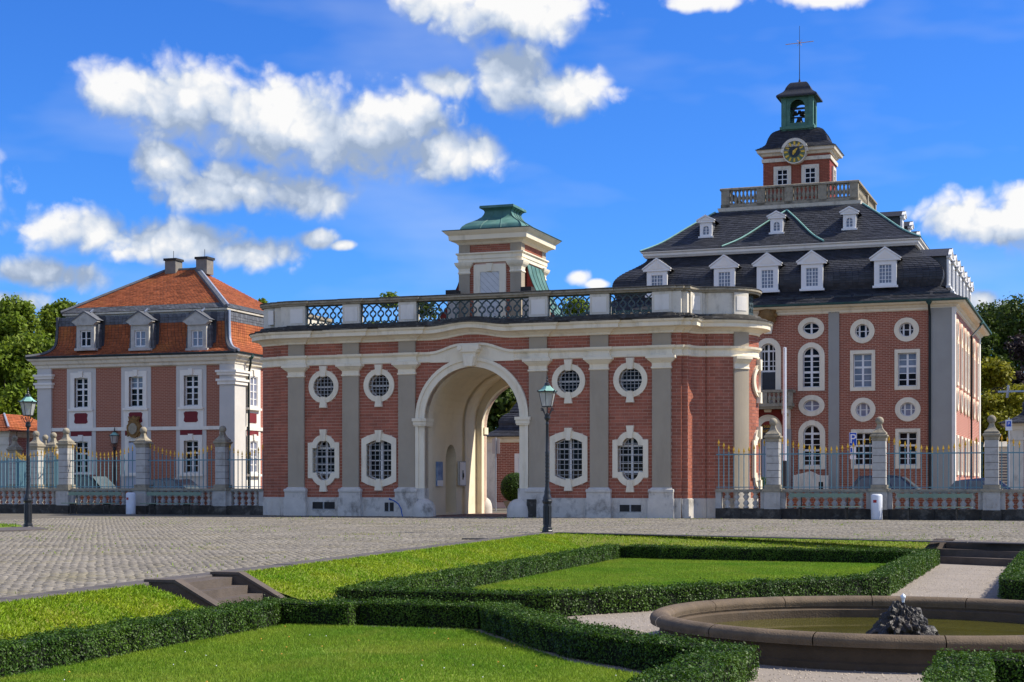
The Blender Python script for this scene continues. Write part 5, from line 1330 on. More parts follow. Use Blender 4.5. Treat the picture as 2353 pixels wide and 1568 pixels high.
# ---- dormers
def dormer(parent, c, y0, z0, z1, w, hp, zap, yb, wing=.36, arch_=False, mp=None, nbar=(2,4), big=True):
    """c centre, y0 face plane, z0 sill, z1 eaves, w half width, hp half pediment width, zap apex, yb how far back the roof runs"""
    m = mp or FRONT(0.0)
    ow = wing*w*1.0; hole = rect(c-w*.56,c+w*.56,z0+.22*(z1-z0)*.5,z1-.26*(z1-z0)*.6) if not arch_ else archpoly(c-w*.5,c+w*.5,z0+.14*(z1-z0),z0+.55*(z1-z0))
    f = MB().plate(rect(c-w,c+w,z0,z1), [hole], y0, y0+.12, m)
    f.bx(m, c-w-.08, c+w+.08, z0-.10, z0+.02, y0-.08, y0+.15)
    f.plate([(c-hp,z1),(c+hp,z1),(c+hp,z1+.10),(c,zap),(c-hp,z1+.10)], (), y0-.10, y0+.12, m)
    do = f.build('dormer', 'window_white', parent)
    rk = MB(); rk.plate([(c-hp-.05,z1+.08),(c-hp-.05,z1+.16),(c,zap+.09),(c+hp+.05,z1+.16),(c+hp+.05,z1+.08),(c,zap)], (), y0-.16, y0+.02, m, back=True); rk.build('pediment_moulding', 'window_white', do)
    pf = MB().plate([(c-hp*.62,z1+.10),(c+hp*.62,z1+.10),(c,zap-.14)], (), y0-.115, y0, m).build('pediment_field', 'white_trim', do)
    r = MB()
    r.add([m(c-hp-.06,z1+.10,y0-.14),m(c,zap+.10,y0-.14),m(c+hp+.06,z1+.10,y0-.14),m(c-hp-.06,z1+.10,yb),m(c,zap+.10,yb),m(c+hp+.06,z1+.10,yb)], [(0,1,4,3),(1,2,5,4)])
    r.build('dormer_roof', 'slate', do)
    [MB().bx(m, xa, xa+.08, z0, z1+.1, y0+.1, yb).build('dormer_cheek', 'slate_flash', do) for xa in (c-w+.02, c+w-.10)]
    a = [p[0] for p in hole]; b = [p[1] for p in hole]; sa = MB()
    for k in range(1,nbar[0]*2): 
        x = min(a)+(max(a)-min(a))*k/(nbar[0]*2); wd = .05 if k == nbar[0] else .028
        P = clip(hole, x-wd/2, x+wd/2, -99, 99); sa.plate(P, (), y0+.05, y0+.08, m) if len(P) > 2 else 0
    for k in range(1,nbar[1]+1):
        z = min(b)+(max(b)-min(b))*k/(nbar[1]+1)
        P = clip(hole, -99, 99, z-.014, z+.014); sa.plate(P, (), y0+.055, y0+.08, m) if len(P) > 2 else 0
    inn = [(c+(p[0]-c)*.93, (min(b)+max(b))/2+(p[1]-(min(b)+max(b))/2)*.96) for p in hole]
    sa.plate(hole, [inn], y0+.04, y0+.09, m); sa.build('sash', 'window_white', do)
    MB().plate(hole, (), y0+.085, y0+.1, m, side=False).build('pane', 'glass_curtain', do)
    return do
dy = .42
for u in (1509.4, 1664.3, 1763.2, 1865.7, 2034.2):
    c = M.s(u, dy)
    dormer(roof, c, dy, EAVE+1.02, M.z(607, M.s(1865,dy), dy), .60, .80, M.z(579, M.s(1865,dy), dy), 3.2)
for y in np.linspace(2.2, MD-2.2, 7):
    dormer(roof, y, dy, EAVE+1.02, EAVE+2.55, .55, .74, EAVE+3.05, 3.2, mp=RIGHT(0.0))
uy = 3.35
for u in (1622, 1784.5, 1951.8):
    c = M.s(u, uy); zb_ = M.z(526, M.s(1951.8,uy), uy)
    dormer(uroof, c, uy, zb_, zb_+.82, .36, .50, zb_+1.18, 5.4, arch_=True, nbar=(1,2))
for y in (6.0, 9.9, 13.8):
    dormer(uroof, y, uy, zb_, zb_+.82, .36, .50, zb_+1.18, 5.4, arch_=True, nbar=(1,2), mp=RIGHT(0.0))
dormer(uroof, 9.0, uy, zb_, zb_+.82, .36, .50, zb_+1.18, 5.4, arch_=True, nbar=(1,2), mp=LEFT(-MW))
# snow guards on the roof foot
for k in range(9):
    x = -9.5+k*1.05; MB().box(x, x+.9, -.18, -.15, EAVE+.42, EAVE+.52).build('snow_guard', 'iron_black', roof)
# ---- roof platform with balustrade
px0, px1, py0, py1 = -MW+5.9, -5.9, 5.9, MD-5.9
pp = [(px0,py1),(px0,py0),(px1,py0),(px1,py1)]
MB().sweep(pp, [(-.3,ZP-.55),(.0,ZP-.50),(.05,ZP-.42),(.14,ZP-.36),(.18,ZP-.22),(.20,ZP-.16),(-.3,ZP-.14)], closed=True).build('platform_cornice', 'cream_grey', main)
plat = MB().box(px0, px1, py0, py1, ZP-.5, ZP-.02).build('roof_platform', 'stone_dark', main)
ZR = ZP+1.05
MB().sweep(pp, [(-.25,ZP-.16),(.03,ZP-.16),(.03,ZP+.06),(-.25,ZP+.06)], closed=True).build('balustrade_base', 'stone_lichen', plat)
MB().sweep(pp, [(-.30,ZR-.14),(.07,ZR-.14),(.08,ZR-.04),(.04,ZR),(-.27,ZR),(-.30,ZR-.04)], closed=True).build('balustrade_rail', 'stone_lichen', plat)
bh = ZR-.14-ZP-.06
b2 = MB().lathe([(r,h*bh/.60) for r,h in ball], n=8).data('baluster', 'stone_lichen', True)
W_ = px1-px0; DPT = py1-py0
for f in (0,.28,.5,.76,1):
    x = px0+(W_-.5)*f; MB().box(x, x+.5, py0-.03, py0+.30, ZP-.1, ZR-.10).build('balustrade_post', 'stone_lichen', plat)
for y in (py0+DPT/2, py1-.45): MB().box(px1-.30, px1+.03, y, y+.45, ZP-.1, ZR-.10).build('balustrade_post', 'stone_lichen', plat)
for (f0, f1, n) in ((0,.28,7),(.28,.5,5),(.5,.76,6),(.76,1,6)):
    x0 = px0+(W_-.5)*f0+.5; x1 = px0+(W_-.5)*f1
    for k in range(n): inst('baluster', b2, plat, (x0+(x1-x0)*(k+.5)/n, py0+.13, ZP+.06))
for k in range(16): inst('baluster', b2, plat, (px1-.13, py0+.4+(DPT-.8)*(k+.5)/16, ZP+.06))
for k in range(14): inst('baluster', b2, plat, (px0+.3+(W_-.6)*(k+.5)/14, py1-.13, ZP+.06))
# ---- clock tower
tw, td = 4.06, 2.7; ty = 9.9-td/2
tcx = (M.s(1757,ty)+M.s(1903,ty))/2; tx0, tx1 = tcx-tw/2, tcx+tw/2
tz = lambda v: M.z(v, tcx, ty)
tower = MB().box(tx0+.02, tx1-.02, ty+.02, ty+td, ZP-.1, tz(345)).build('clock_tower', 'brick_dark_red', main)
def t_wins(m, cs_, hw):
    for c in cs_: window(tower, m, rect(c-hw-.2,c+hw+.2,tz(424),tz(381)), rect(c-hw,c+hw,tz(424)+.001,tz(388)), ([c],[tz(411),tz(400)]), .10, .012, mframe='cream_grey')
br = brick_rows(tx0, tx1, ZP, tz(345), .30, .0948, .020, [rect(c-.5,c+.5,tz(430),tz(381)) for c in (tcx-.83,tcx+.86)])
lay_bricks(tower, br, 'brick_main', FRONT(ty+.02), .010)
t_wins(FRONT(ty), (tcx-.83, tcx+.86), .33); t_wins(RIGHT(tx1), (ty+td/2,), .33)
tb_ = [(tx0,ty+td),(tx0,ty),(tx1,ty),(tx1,ty+td)]
MB().sweep(tb_, [(0,tz(370)),(.06,tz(370)),(.08,tz(362)),(0,tz(361))], closed=True).build('tower_band', 'cream_grey', tower)
MB().sweep(tb_, [(0,tz(356)),(.06,tz(355)),(.12,tz(351)),(.30,tz(349)),(.34,tz(344)),(.38,tz(342)),(-.3,tz(341))], closed=True).build('tower_cornice', 'cream_grey', tower)
cz_ = tz(352); ccx = M.s(1828, ty)
co = [(ccx+.86*math.cos(a), cz_+.86*math.sin(a)) for a in [math.pi*k/14 for k in range(15)]]
ho = [(ccx-1.1,cz_+.17),(ccx-.86,cz_+.35)]
MB().plate(ell(ccx,cz_,.72,.72,32), [ell(ccx,cz_,.66,.66,32)], -.42, .02, FRONT(ty)).build('clock_surround', 'cream_grey', tower)
MB().plate([(ccx+.84*math.cos(math.pi*k/16), cz_+.84*math.sin(math.pi*k/16)) for k in range(17)], (), -.40, .2, FRONT(ty)).build('clock_hood', 'cream_grey', tower)
ck = MB().plate(ell(ccx,cz_,.665,.665,32), (), -.40, -.3, FRONT(ty)).build('clock_face', 'clock_face', tower)
MB().plate(ell(ccx,cz_,.33,.33,24), (), -.415, -.39, FRONT(ty)).build('clock_disc', 'iron_black', ck)
for k in range(12):
    a = math.pi/2-2*math.pi*k/12; ca_, sa_ = math.cos(a), math.sin(a)
    P = [(ccx+ca_*r-sa_*o, cz_+sa_*r+ca_*o) for r, o in ((.40,-.045),(.62,-.06),(.62,.06),(.40,.045))]
    MB().plate(P, (), -.42, -.39, FRONT(ty)).build('hour_mark', 'gold', ck)
def hand(a, l, w):
    ca_, sa_ = math.cos(a), math.sin(a)
    P = [(ccx+ca_*r-sa_*o, cz_+sa_*r+ca_*o) for r, o in ((-.16,-w*.7),(l*.7,-w),(l,0),(l*.7,w),(-.16,w*.7))]
    MB().plate(P, (), -.445, -.42, FRONT(ty)).build('clock_hand', 'gold', ck)
hand(math.pi/2-2*math.pi*1.35/12, .30, .05); hand(math.pi/2-2*math.pi*.56, .22, .05); MB().lathe([(.10,0),(.10,.01),(.001,.02)], n=12).build('clock_hub', 'gold', ck).matrix_local = Matrix.Translation((ccx,ty-.45,cz_)) @ Matrix.Rotation(R(90),4,'X')
# bell-shaped tower roof
zr0, zr1 = tz(342), tz(288); hh = zr1-zr0
dprof = catm([(-.40,zr0),(.10,zr0+.24*hh),(.27,zr0+.55*hh),(.47,zr0+.80*hh),(.80,zr0+.95*hh),(1.12,zr0+1.0*hh)],4)
cyt = ty+td/2
def squash(prof, nm, parent, m, x0, x1, y0, y1, ty_max):
    sh = []
    for (t, z) in prof: sh.append((t, z))
    return courses([(t,z) for t,z in prof], .18, m, parent, nm, x=(x0,x1), y=(y0,y1), tw=.30)
ds = shell(dprof, tower, 'tower_roof', 'slate', x=(tx0,tx1), y=(ty-.02,ty+td+.02)); squash(dprof, 'roof_slates', ds, 'slate', tx0, tx1, ty-.02, ty+td+.02, 1)
# open bell lantern
lw = .93; lz0, lz1 = tz(288), tz(214); lcx = M.s(1834, cyt-.5)
lan = MB()
for y in (cyt-.75, cyt+.63):
    pass
front_op = archpoly(lcx-.45, lcx+.45, lz0+.28, lz0+.28+(lz1-lz0)*.50)
lo = MB().plate(rect(lcx-lw,lcx+lw,lz0-.2,lz1), [front_op], 0, .14, FRONT(cyt-.80), back=True).build('bell_lantern', 'lantern_green', tower)
MB().plate(rect(lcx-lw,lcx+lw,lz0-.2,lz1), [front_op], 0, .14, FRONT(cyt+.66), back=True).build('lantern_wall', 'lantern_green', lo)
side_op = archpoly(cyt-.42, cyt+.42, lz0+.28, lz0+.28+(lz1-lz0)*.50)
for x in (lcx+lw-.14, lcx-lw):
    MB().plate(rect(cyt-.66,cyt+.66,lz0-.2,lz1), [side_op], x, x+.14, m=lambda a, b, d: (d,a,b), back=True).build('lantern_wall', 'lantern_green', lo)
for sx in (-1,1):
    MB().box(lcx+sx*(lw-.10)-.14, lcx+sx*(lw-.10)+.14, cyt-.86, cyt-.58, lz0-.2, lz1).build('lantern_pilaster', 'lantern_green', lo)
MB().box(lcx-lw-.12, lcx+lw+.12, cyt-.95, cyt+.9, lz0-.12, lz0+.05).build('lantern_base', 'lantern_green', lo)
capx = (lcx-lw-.02, lcx+lw+.02); capy = (cyt-.86, cyt+.82)
cz0 = lz1; cH = tz(178)-cz0
cprof2 = catm([(-.28,cz0-.12),(-.26,cz0+.02),(.10,cz0+.32*cH),(.24,cz0+.62*cH),(.46,cz0+.92*cH),(.78,cz0+1.0*cH)],4)
sh2 = shell(cprof2, lo, 'lantern_roof', 'slate', off=0.0, x=capx, y=capy)
MB().sweep([(capx[0],capy[1]),(capx[0],capy[0]),(capx[1],capy[0]),(capx[1],capy[1])], [(-.1,cz0-.14),(.16,cz0-.12),(.24,cz0-.06),(.28,cz0-.10)], closed=True).build('lantern_cornice', 'copper_dark', lo)
for (bx_, by_, bz_, s) in ((lcx-.25,cyt-.1,lz0+.95,.20),(lcx+.22,cyt-.1,lz0+.90,.22),(lcx,cyt,lz0+.45,.30),(lcx-.02,cyt+.1,lz0+1.05,.18)):
    MB().lathe([(.02*s,1.0*s),(.5*s,.9*s),(.6*s,.4*s),(.75*s,.1*s),(1.0*s,-.3*s),(.9*s,-.3*s)], bx_, by_, 12, z=bz_).build('bell', 'bell', lo)
MB().box(lcx-lw+.1, lcx+lw-.1, cyt-.05, cyt+.05, lz0+1.25, lz0+1.37).build('bell_beam', 'iron_black', lo)
MB().box(lcx-lw+.1, lcx+lw-.1, cyt-.05, cyt+.05, lz0+.72, lz0+.80).build('bell_beam', 'iron_black', lo)
fz = tz(178)
fin = MB().lathe([(.12,0),(.07,.12),(.03,.28)], lcx, cyt, 8, z=fz-.05).build('finial', 'iron_black', lo)
zt_, zc_ = M.z(60,lcx,cyt), M.z(99,lcx,cyt)
MB().tube([(lcx,cyt,fz),(lcx,cyt,zt_)], .028, 6, .012).build('cross_staff', 'iron_black', fin)
MB().tube([(lcx-.86,cyt,zc_-.02),(lcx+.86,cyt,zc_+.02)], .02, 6).build('cross_arm', 'gold', fin)
MB().tube([(lcx-.14,cyt,zc_+.18),(lcx+.14,cyt,zc_-.18)], .012, 5).build('cross_ray', 'gold', fin); MB().tube([(lcx-.14,cyt,zc_-.18),(lcx+.14,cyt,zc_+.18)], .012, 5).build('cross_ray', 'gold', fin)
# downpipes
x = M.s(2137); pts = [(x,-.55,EAVE-.02),(x,-.5,EAVE-.30),(x,-.14,EAVE-.75),(x,-.14,.1)]
dp = MB().tube(pts, .07, 8).build('downpipe', 'downpipe', main); MB().lathe([(.06,0),(.16,.14),(.16,.26),(.1,.26)], x, -.55, 10, z=EAVE-.2).build('hopper', 'copper_dark', dp)
y = 9.1+1.2; pts = [(.60,y+1.6,EAVE-.02),(.55,y+1.5,EAVE-.3),(.16,y,EAVE-1.0),(.14,y,.1)]
dp = MB().tube(pts, .07, 8).build('downpipe', 'downpipe', main); MB().lathe([(.06,0),(.16,.14),(.16,.26),(.1,.26)], .6, y+1.6, 10, z=EAVE-.2).build('hopper', 'copper', dp)

# ================================================================== left house
H = Frame(537, 78.0, 18.6)
house = thing('manor_house', 'two-storey brick house with red tiled mansard roof on the left', 'house', H.w(0,0,0), -H.t)
hz = lambda v, u, y=0: H.z(v, H.s(u,y), y)
HWD = -H.s(92.6); HD = 9.3
ETOP = hz(836,520); HEV = hz(814,537)
fr = FRONT(0.0); rt = RIGHT(0.0)
MB().box(-HWD, 0, .25, HD, 0, ETOP+.2).build('side_wall', 'brick_house_side', house)
cols = []
for (x0, x1) in ((575,822),(1040,1293),(1510,1768)):
    cols.append((H.s(x0/3.7236), H.s(x1/3.7236)))
uw = (hz(938,445), hz(850,445)); lw_ = (hz(1092,445), hz(1000,445))
zsc0, zsc1 = hz(988,445), hz(980,445)
wins = []
for (a, b) in cols:
    c = (a+b)/2
    for (z0, z1) in (uw, lw_):
        wins.append((c, rect(c-.62,c+.62,z0,z1), rect(c-.40,c+.40,z0+.12,z1-.28)))
sides_b = [-HWD, *[x for ab in cols for x in ab], 0]
MB().plate(rect(-HWD,0,0,ETOP+.2), [w[2] for w in wins], 0, .25, fr).build('front_wall', 'brick_house', house)
for k, (a, b) in enumerate(cols):
    c = (a+b)/2
    hl = [rect(c-.40,c+.40,z0+.12,z1-.28) for z0, z1 in (uw, lw_)]
    MB().plate(rect(a,b,.0,ETOP), hl, -.03, .01, fr).build('wall_strip', 'house_grey', house)
    MB().box(c-.70, c+.70, -.06, -.02, zsc1, uw[0]).build('apron_panel', 'white_trim', house)
    ca = (uw[0]+zsc1)/2+.02
    P = [(c-.40,ca-.20),(c-.30,ca-.27),(c+.30,ca-.27),(c+.40,ca-.20),(c+.36,ca),(c+.40,ca+.20),(c+.30,ca+.27),(c-.30,ca+.27),(c-.40,ca+.20),(c-.36,ca)]
    MB().plate(P, (), -.075, -.05, fr).build('red_cartouche', 'cartouche_red', house)
    MB().box(c-.62, c+.62, -.05, -.02, lw_[1], zsc0).build('red_panel', 'cartouche_red', house)
opened = [w for w in wins][2]
for w in wins:
    c, o, hl = w; z0 = min(p[1] for p in hl); z1 = max(p[1] for p in hl); Hh = z1-z0
    b = [z0+Hh*f for f in (.22,.42,.62,.81)]
    gl = (lambda i, j: 'glass_curtain' if j > 2 else 'glass_dark') if w is opened else None
    wo = window(house, fr, o, hl, ([c], b), .07, .20, mframe='white_trim', heavy_a=(c,), heavy_b=(b[2],), mull=.09, bar=.04, glass='glass_dark', gl_of=gl,
           key=[wedge(c, max(p[1] for p in o)-.25, max(p[1] for p in o)+.06, .10, .13)], sill=(c-.70,c+.70,min(p[1] for p in o)-.06,min(p[1] for p in o)+.05))
# right side
ys = (1.9, 4.6, 7.3)
for yc in ys:
    MB().box(-.01, .03, yc-.85, yc+.85, 0, ETOP).build('wall_strip', 'white_trim', house)
    for (z0, z1) in (uw, lw_):
        hl = rect(yc-.40,yc+.40,z0+.12,z1-.28); b = [z0+.12+(z1-z0-.4)*f for f in (.25,.5,.75)]
        window(house, RIGHT(.03), rect(yc-.62,yc+.62,z0,z1), hl, ([yc], b), .09, .012, mframe='white_trim', heavy_a=(yc,), mull=.09, bar=.04, glass='glass_sky_reflect', sill=(yc-.7,yc+.7,z0-.06,z0+.05), key=[wedge(yc,z1-.25,z1+.06,.1,.13)])
    ca = (uw[0]+zsc1)/2
    MB().box(.03, .06, yc-.38, yc+.38, ca-.24, ca+.24).build('red_cartouche', 'cartouche_red', house)
    MB().box(.03, .05, yc-.6, yc+.6, lw_[1], zsc0).build('red_panel', 'cartouche_red', house)
MB().sweep([(-HWD,HD),(-HWD,0),(0,0),(0,HD)], [(0,zsc0),(.08,zsc0),(.09,zsc1),(0,zsc1)], closed=True).build('string_course', 'white_trim', house)
MB().sweep([(-HWD,HD),(-HWD,0),(0,0),(0,HD)], [(0,0),(.06,0),(.06,.5),(0,.52)], closed=True).build('plinth', 'plinth_white', house)
# corner pilasters with mouldings
pwid = H.s(537)-H.s(505)
for (a, b, y0, y1) in ((-HWD-.10,-HWD+.72,-.12,.7),(-.72,.12,-.12,1.0)):
    p = MB().box(a, b, y0, y1, 0, ETOP).build('corner_pilaster', 'house_grey', house)
    for (z0, z1, e) in ((hz(884,520),hz(876,520),.08),(hz(876,520),hz(871,520),.14),(hz(862,520),hz(856,520),.10),(hz(856,520),hz(851,520),.16)):
        MB().box(a-e, b+e, y0-e, y1+e, z0, z1).build('pilaster_moulding', 'white_trim', p)
hp_ = [(-HWD,HD),(-HWD,0),(0,0),(0,HD)]
MB().sweep(hp_, [(0,ETOP-.05),(.16,ETOP),(.18,ETOP+.12),(.28,ETOP+.18),(.34,HEV-.14),(.46,HEV-.08),(.50,HEV),(0,HEV+.01)], closed=True).build('eaves_cornice', 'cream_grey', house)
MB().sweep(hp_, [(.42,HEV+.0),(.54,HEV+.02),(.55,HEV+.10),(.42,HEV+.10)], closed=True).build('gutter', 'downpipe', house)
HX = (-HWD,0); HY = (0,HD)
ZL2 = hz(708,521,1.0)
mans2 = catm([(-.52,HEV+.08),(.12,HEV+.26),(.50,HEV+.62),(.60,HEV+1.2),(.62,ZL2-.22)],4)
hr = shell(mans2, house, 'mansard_roof', 'slate_flash', x=HX, y=HY)
nlow = 3
courses(mans2[:nlow], .14, 'slate_flash', hr, 'slate_edge', x=HX, y=HY, tw=.24, sides=(0,1,3))
courses(mans2[nlow-1:-2], .15, 'tile_red', hr, 'roof_tiles', x=HX, y=HY, tw=.20, sides=(0,1,3), jit=.015)
courses(mans2[-3:], .14, 'slate_flash', hr, 'slate_edge', x=HX, y=HY, tw=.24, sides=(0,1,3))
def rrect(t): return [(HX[0]+t,HY[1]-t),(HX[0]+t,HY[0]+t),(HX[1]-t,HY[0]+t),(HX[1]-t,HY[1]-t)]
MB().sweep(rrect(.95), [(-.1,ZL2-.24),(.02,ZL2-.22),(.06,ZL2-.14),(.16,ZL2-.10),(.18,ZL2),(-.1,ZL2+.01)], closed=True).build('roof_ledge', 'cream_grey', house)
RZ = hz(621,420,HD/2); tmax = HD/2
ru = [(.74,ZL2+.01),(tmax,RZ)]
ru_s = [(.74+(tmax-.74)*f, ZL2+.01+(RZ-ZL2)*f) for f in (0,.12,.13,1.0)]
uh = shell([(.74,ZL2+.01),(tmax-.02,RZ)], house, 'upper_roof', 'slate_flash', x=HX, y=HY, off=.02)
courses(ru_s[:2], .14, 'slate_flash', uh, 'slate_edge', x=HX, y=HY, tw=.24, sides=(0,1,3))
courses([ru_s[1],(tmax-.05,RZ-.02)], .15, 'tile_red', uh, 'roof_tiles', x=HX, y=HY, tw=.20, sides=(0,1,3), jit=.015)
MB().tube([(HX[0]+tmax,tmax,RZ+.02),(HX[1]-tmax,tmax,RZ+.02)], .09, 6).build('ridge', 'slate_flash', uh)
for (cx, m) in ((0,'lead'),(1,'slate_flash')):
    def hip(pr): return [((HX[0]+t if cx else HX[1]-t), t, z+.03) for t, z in pr]
    a = hip([(.74,ZL2+.03),(tmax,RZ)]); b = hip(mans2)
    for pts, par in ((a,uh),(b,hr)):
        if not cx:
            MB().tube([(x-.09,y-.02,z) for x,y,z in pts], .12, 5).build('hip_slates', 'slate_flash', par); MB().tube([(x+.04,y,z+.05) for x,y,z in pts], .075, 6).build('hip_strip', 'lead', par)
        else: MB().tube(pts, .10, 5).build('hip_slates', 'slate_flash', par)
# dormers of the house, grey stone
for u in (200, 325, 456):
    c = H.s(u, .25); zb = hz(802, u, .25)
    for (xa, xb) in ((c-.74,c-.50),(c+.50,c+.84)):
        pr_ = [(t_,z_) for t_, z_ in mans2 if z_ > HEV+.55]; n_ = len(pr_)
        MB().add([(xa,t_-.04,z_+.02) for t_, z_ in pr_]+[(xb,t_-.04,z_+.02) for t_, z_ in pr_], [(q,q+1,q+1+n_,q+n_) for q in range(n_-1)]).build('slate_band', 'slate', hr)
    z1 = zb+1.18
    d = MB(); hole = rect(c-.32,c+.32,zb+.10,zb+.92)
    d.plate(rect(c-.52,c+.52,zb,z1), [hole], .10, .30, fr); d.bx(fr, c-.62, c+.62, zb-.10, zb+.02, .04, .3)
    d.plate([(c-.50,z1),(c-.62,z1+.10),(c-.74,z1+.16),(c-.74,z1+.26),(c,z1+.68),(c+.74,z1+.26),(c+.74,z1+.16),(c+.62,z1+.10),(c+.50,z1)], (), .0, .3, fr)
    do = d.build('dormer', 'dormer_stone', hr)
    r = MB(); r.add([(c-.80,-.04,z1+.25),(c,-.04,z1+.73),(c+.80,-.04,z1+.25),(c-.80,1.6,z1+.25),(c,1.6,z1+.73),(c+.80,1.6,z1+.25)], [(0,1,4,3),(1,2,5,4)])
    r.add([(c-.80,-.04,z1+.18),(c,-.04,z1+.66),(c+.80,-.04,z1+.18),(c-.80,-.04,z1+.25),(c,-.04,z1+.73),(c+.80,-.04,z1+.25)], [(0,1,4,3),(1,2,5,4)]); r.build('dormer_roof', 'slate_flash', do)
    for sx in (-1,1):
        for k in range(9):
            z = zb+(z1-zb+.1)*k/9; o = .10*(1-k/9)
            MB().bx(fr, *sorted((c+sx*(.50), c+sx*(.62+o))), z, z+(z1-zb)/9+.02, .28-.02*(k%2), 1.4).build('cheek_slate', 'slate_flash', do)
    s = MB(); s.plate(hole, [rect(c-.26,c+.26,zb+.16,zb+.86)], .18, .24, fr); s.bx(fr, c-.03,c+.03,zb+.1,zb+.92,.17,.24); s.bx(fr, c-.3,c+.3,zb+.5,zb+.53,.19,.24); s.build('sash', 'window_white', do)
    for sx in (0,1):
        for sz in (0,1): MB().bx(fr, c-.29+.29*sx+.01, c+.29*sx-.01, zb+.12+.40*sz, zb+.50+.38*sz, .22, .235).build('pane', 'glass_curtain' if u != 200 else 'glass_dark', do)
    MB().tube([(c+.1,.4,z1+.7),(c+.22,.5,z1+.85)], .05, 5).build('lead_finial', 'lead', do)
for u in (399, 470.5):
    x = H.s(u, tmax); b = MB().box(x-.32, x+.32, tmax-.35, tmax+.35, RZ-.3, hz(600,420,tmax)); o = b.build('chimney', 'door_grey', house)
    zc0 = hz(600,420,tmax); MB().box(x-.38,x+.38,tmax-.41,tmax+.41,zc0,zc0+.12).build('chimney_cap', 'stone_black', o); MB().tube([(x,tmax,zc0),(x,tmax,zc0+.55)], .015, 5).build('lightning_rod', 'iron_black', o)
pts = [(.42,1.0,HEV+.02),(.40,1.0,HEV-.35),(.16,1.25,HEV-.9),(.16,1.25,.1)]
dp = MB().tube(pts, .06, 8).build('downpipe', 'downpipe', house); MB().lathe([(.05,0),(.14,.12),(.14,.24)], .42, 1.0, 10, z=HEV-.2).build('hopper', 'copper_dark', dp)
# carved entrance pediment of the house
dcx = (cols[1][0]+cols[1][1])/2
MB().plate(rect(dcx-.55,dcx+.55,0,lw_[1]-.35), (), -.06, .02, fr).build('house_door', 'door_blue', house)
zc = hz(984,325)
shp = [(dcx+.34*math.sin(a)*(1-.12*math.cos(2*a)), zc-.04-.46*math.cos(a)+(.06 if abs(math.cos(a)) < .3 else 0)) for a in [2*math.pi*k/28 for k in range(28)]]
cr = MB().plate(shp, (), -.30, .0, fr).build('carved_crest', 'stone_ochre', house)
MB().plate([(dcx+(x-dcx)*.62, zc-.04+(z-zc+.04)*.62) for x, z in shp], (), -.36, -.28, fr).build('crest_shield', 'stone_lichen', cr)
for sx in (-1,1):
    MB().tube([(dcx+sx*(.30+.06*math.sin(k*.9)), -.26, zc-.42+.11*k) for k in range(8)], .05, 6, .03).build('crest_scroll', 'stone_ochre', cr)
MB().plate([(dcx-.22,zc+.36),(dcx+.22,zc+.36),(dcx+.28,zc+.58),(dcx+.12,zc+.48),(dcx,zc+.62),(dcx-.12,zc+.48),(dcx-.28,zc+.58)], (), -.32, -.1, fr).build('crest_crown', 'stone_ochre', cr)

# ================================================================== fences beside the gatehouse
FY = .55
ball_z = 3.74
BAL = [(.07,0),(.115,.015),(.115,.05),(.06,.09),(.125,.19),(.06,.29),(.05,.31),(.06,.33),(.125,.43),(.06,.53),(.115,.57),(.115,.605),(.07,.62)]
def stone_pillar(label, s, y, k=1.0, ztop=ball_z, frame=G):
    t = thing('gate_pillar', label, 'pillar', frame.w(s,y,0), -frame.t, 'stone pillars with ball tops along the fence')
    w = .235*k
    MB().box(-w-.10,w+.10,-w-.10,w+.10,0,.36).build('plinth', 'stone_dark', t)
    b = MB().box(-w-.06,w+.06,-w-.06,w+.06,.36,1.02); b.build('pedestal', 'stone_grey', t)
    MB().box(-w+.06,w-.06,-w-.075,-w-.05,.48,.92).build('pedestal_panel', 'stone_grey', t)
    c = MB().box(-w-.13,w+.13,-w-.13,w+.13,1.02,1.12); c.box(-w-.05,w+.05,-w-.05,w+.05,1.12,1.26); c.build('pillar_base', 'stone_lichen', t)
    n = 6; z0, z1 = 1.26, 2.86
    for i in range(n):
        h = (z1-z0)/n; MB().frus(z0+i*h+.008, (-w,w,-w,w), z0+(i+1)*h-.008, (-w*.985,w*.985,-w*.985,w*.985)).build('shaft_block', 'stone_grey', t)
    MB().box(-w+.02,w-.02,-w+.02,w-.02,z0,z1).build('shaft_core', 'stone_dark', t)
    MB().sweep([(-w,w),(-w,-w),(w,-w),(w,w)], [(-.1,2.84),(.01,2.86),(.02,2.96),(.07,3.02),(.07,3.07),(.02,3.09),(-.1,3.10)], closed=True).build('capital', 'stone_lichen', t)
    pr = [(1.0,3.10),(.98,3.16),(.80,3.20),(.60,3.26),(.42,3.34),(.34,3.42),(.30,3.50)]
    m = MB(); V = []
    for f, z in pr: e = (w+.02)*f; V += [(-e,-e,z),(e,-e,z),(e,e,z),(-e,e,z)]
    m.add(V, [(j*4+q,j*4+(q+1)%4,(j+1)*4+(q+1)%4,(j+1)*4+q) for j in range(len(pr)-1) for q in range(4)]); m.build('pillar_cap', 'stone_lichen', t)
    MB().sphere((0,0,ztop-.15), .155, 14, 10).build('ball_finial', 'stone_lichen', t, smooth=True)
    return t
bar_me = {}
def bar_mesh(h):
    k = round(h,2)
    if k not in bar_me:
        b = MB(); b.box(-.014,.014,-.014,.014,0,k); bar_me[k] = b.data('bar', 'iron_fence')
    return bar_me[k]
fin_me = MB().add([(0,0,.24),(.042,0,.09),(0,.02,.09),(-.042,0,.09),(0,-.02,.09),(0,0,0)], [(0,1,2),(0,2,3),(0,3,4),(0,4,1),(5,2,1),(5,3,2),(5,4,3),(5,1,4)])
fin_me.box(-.022,.022,-.022,.022,-.03,.01); fin_me = fin_me.data('finial', 'gold')
bfm = MB().lathe([(r,z) for r,z in BAL], n=10).data('baluster', 'stone_grey', True)
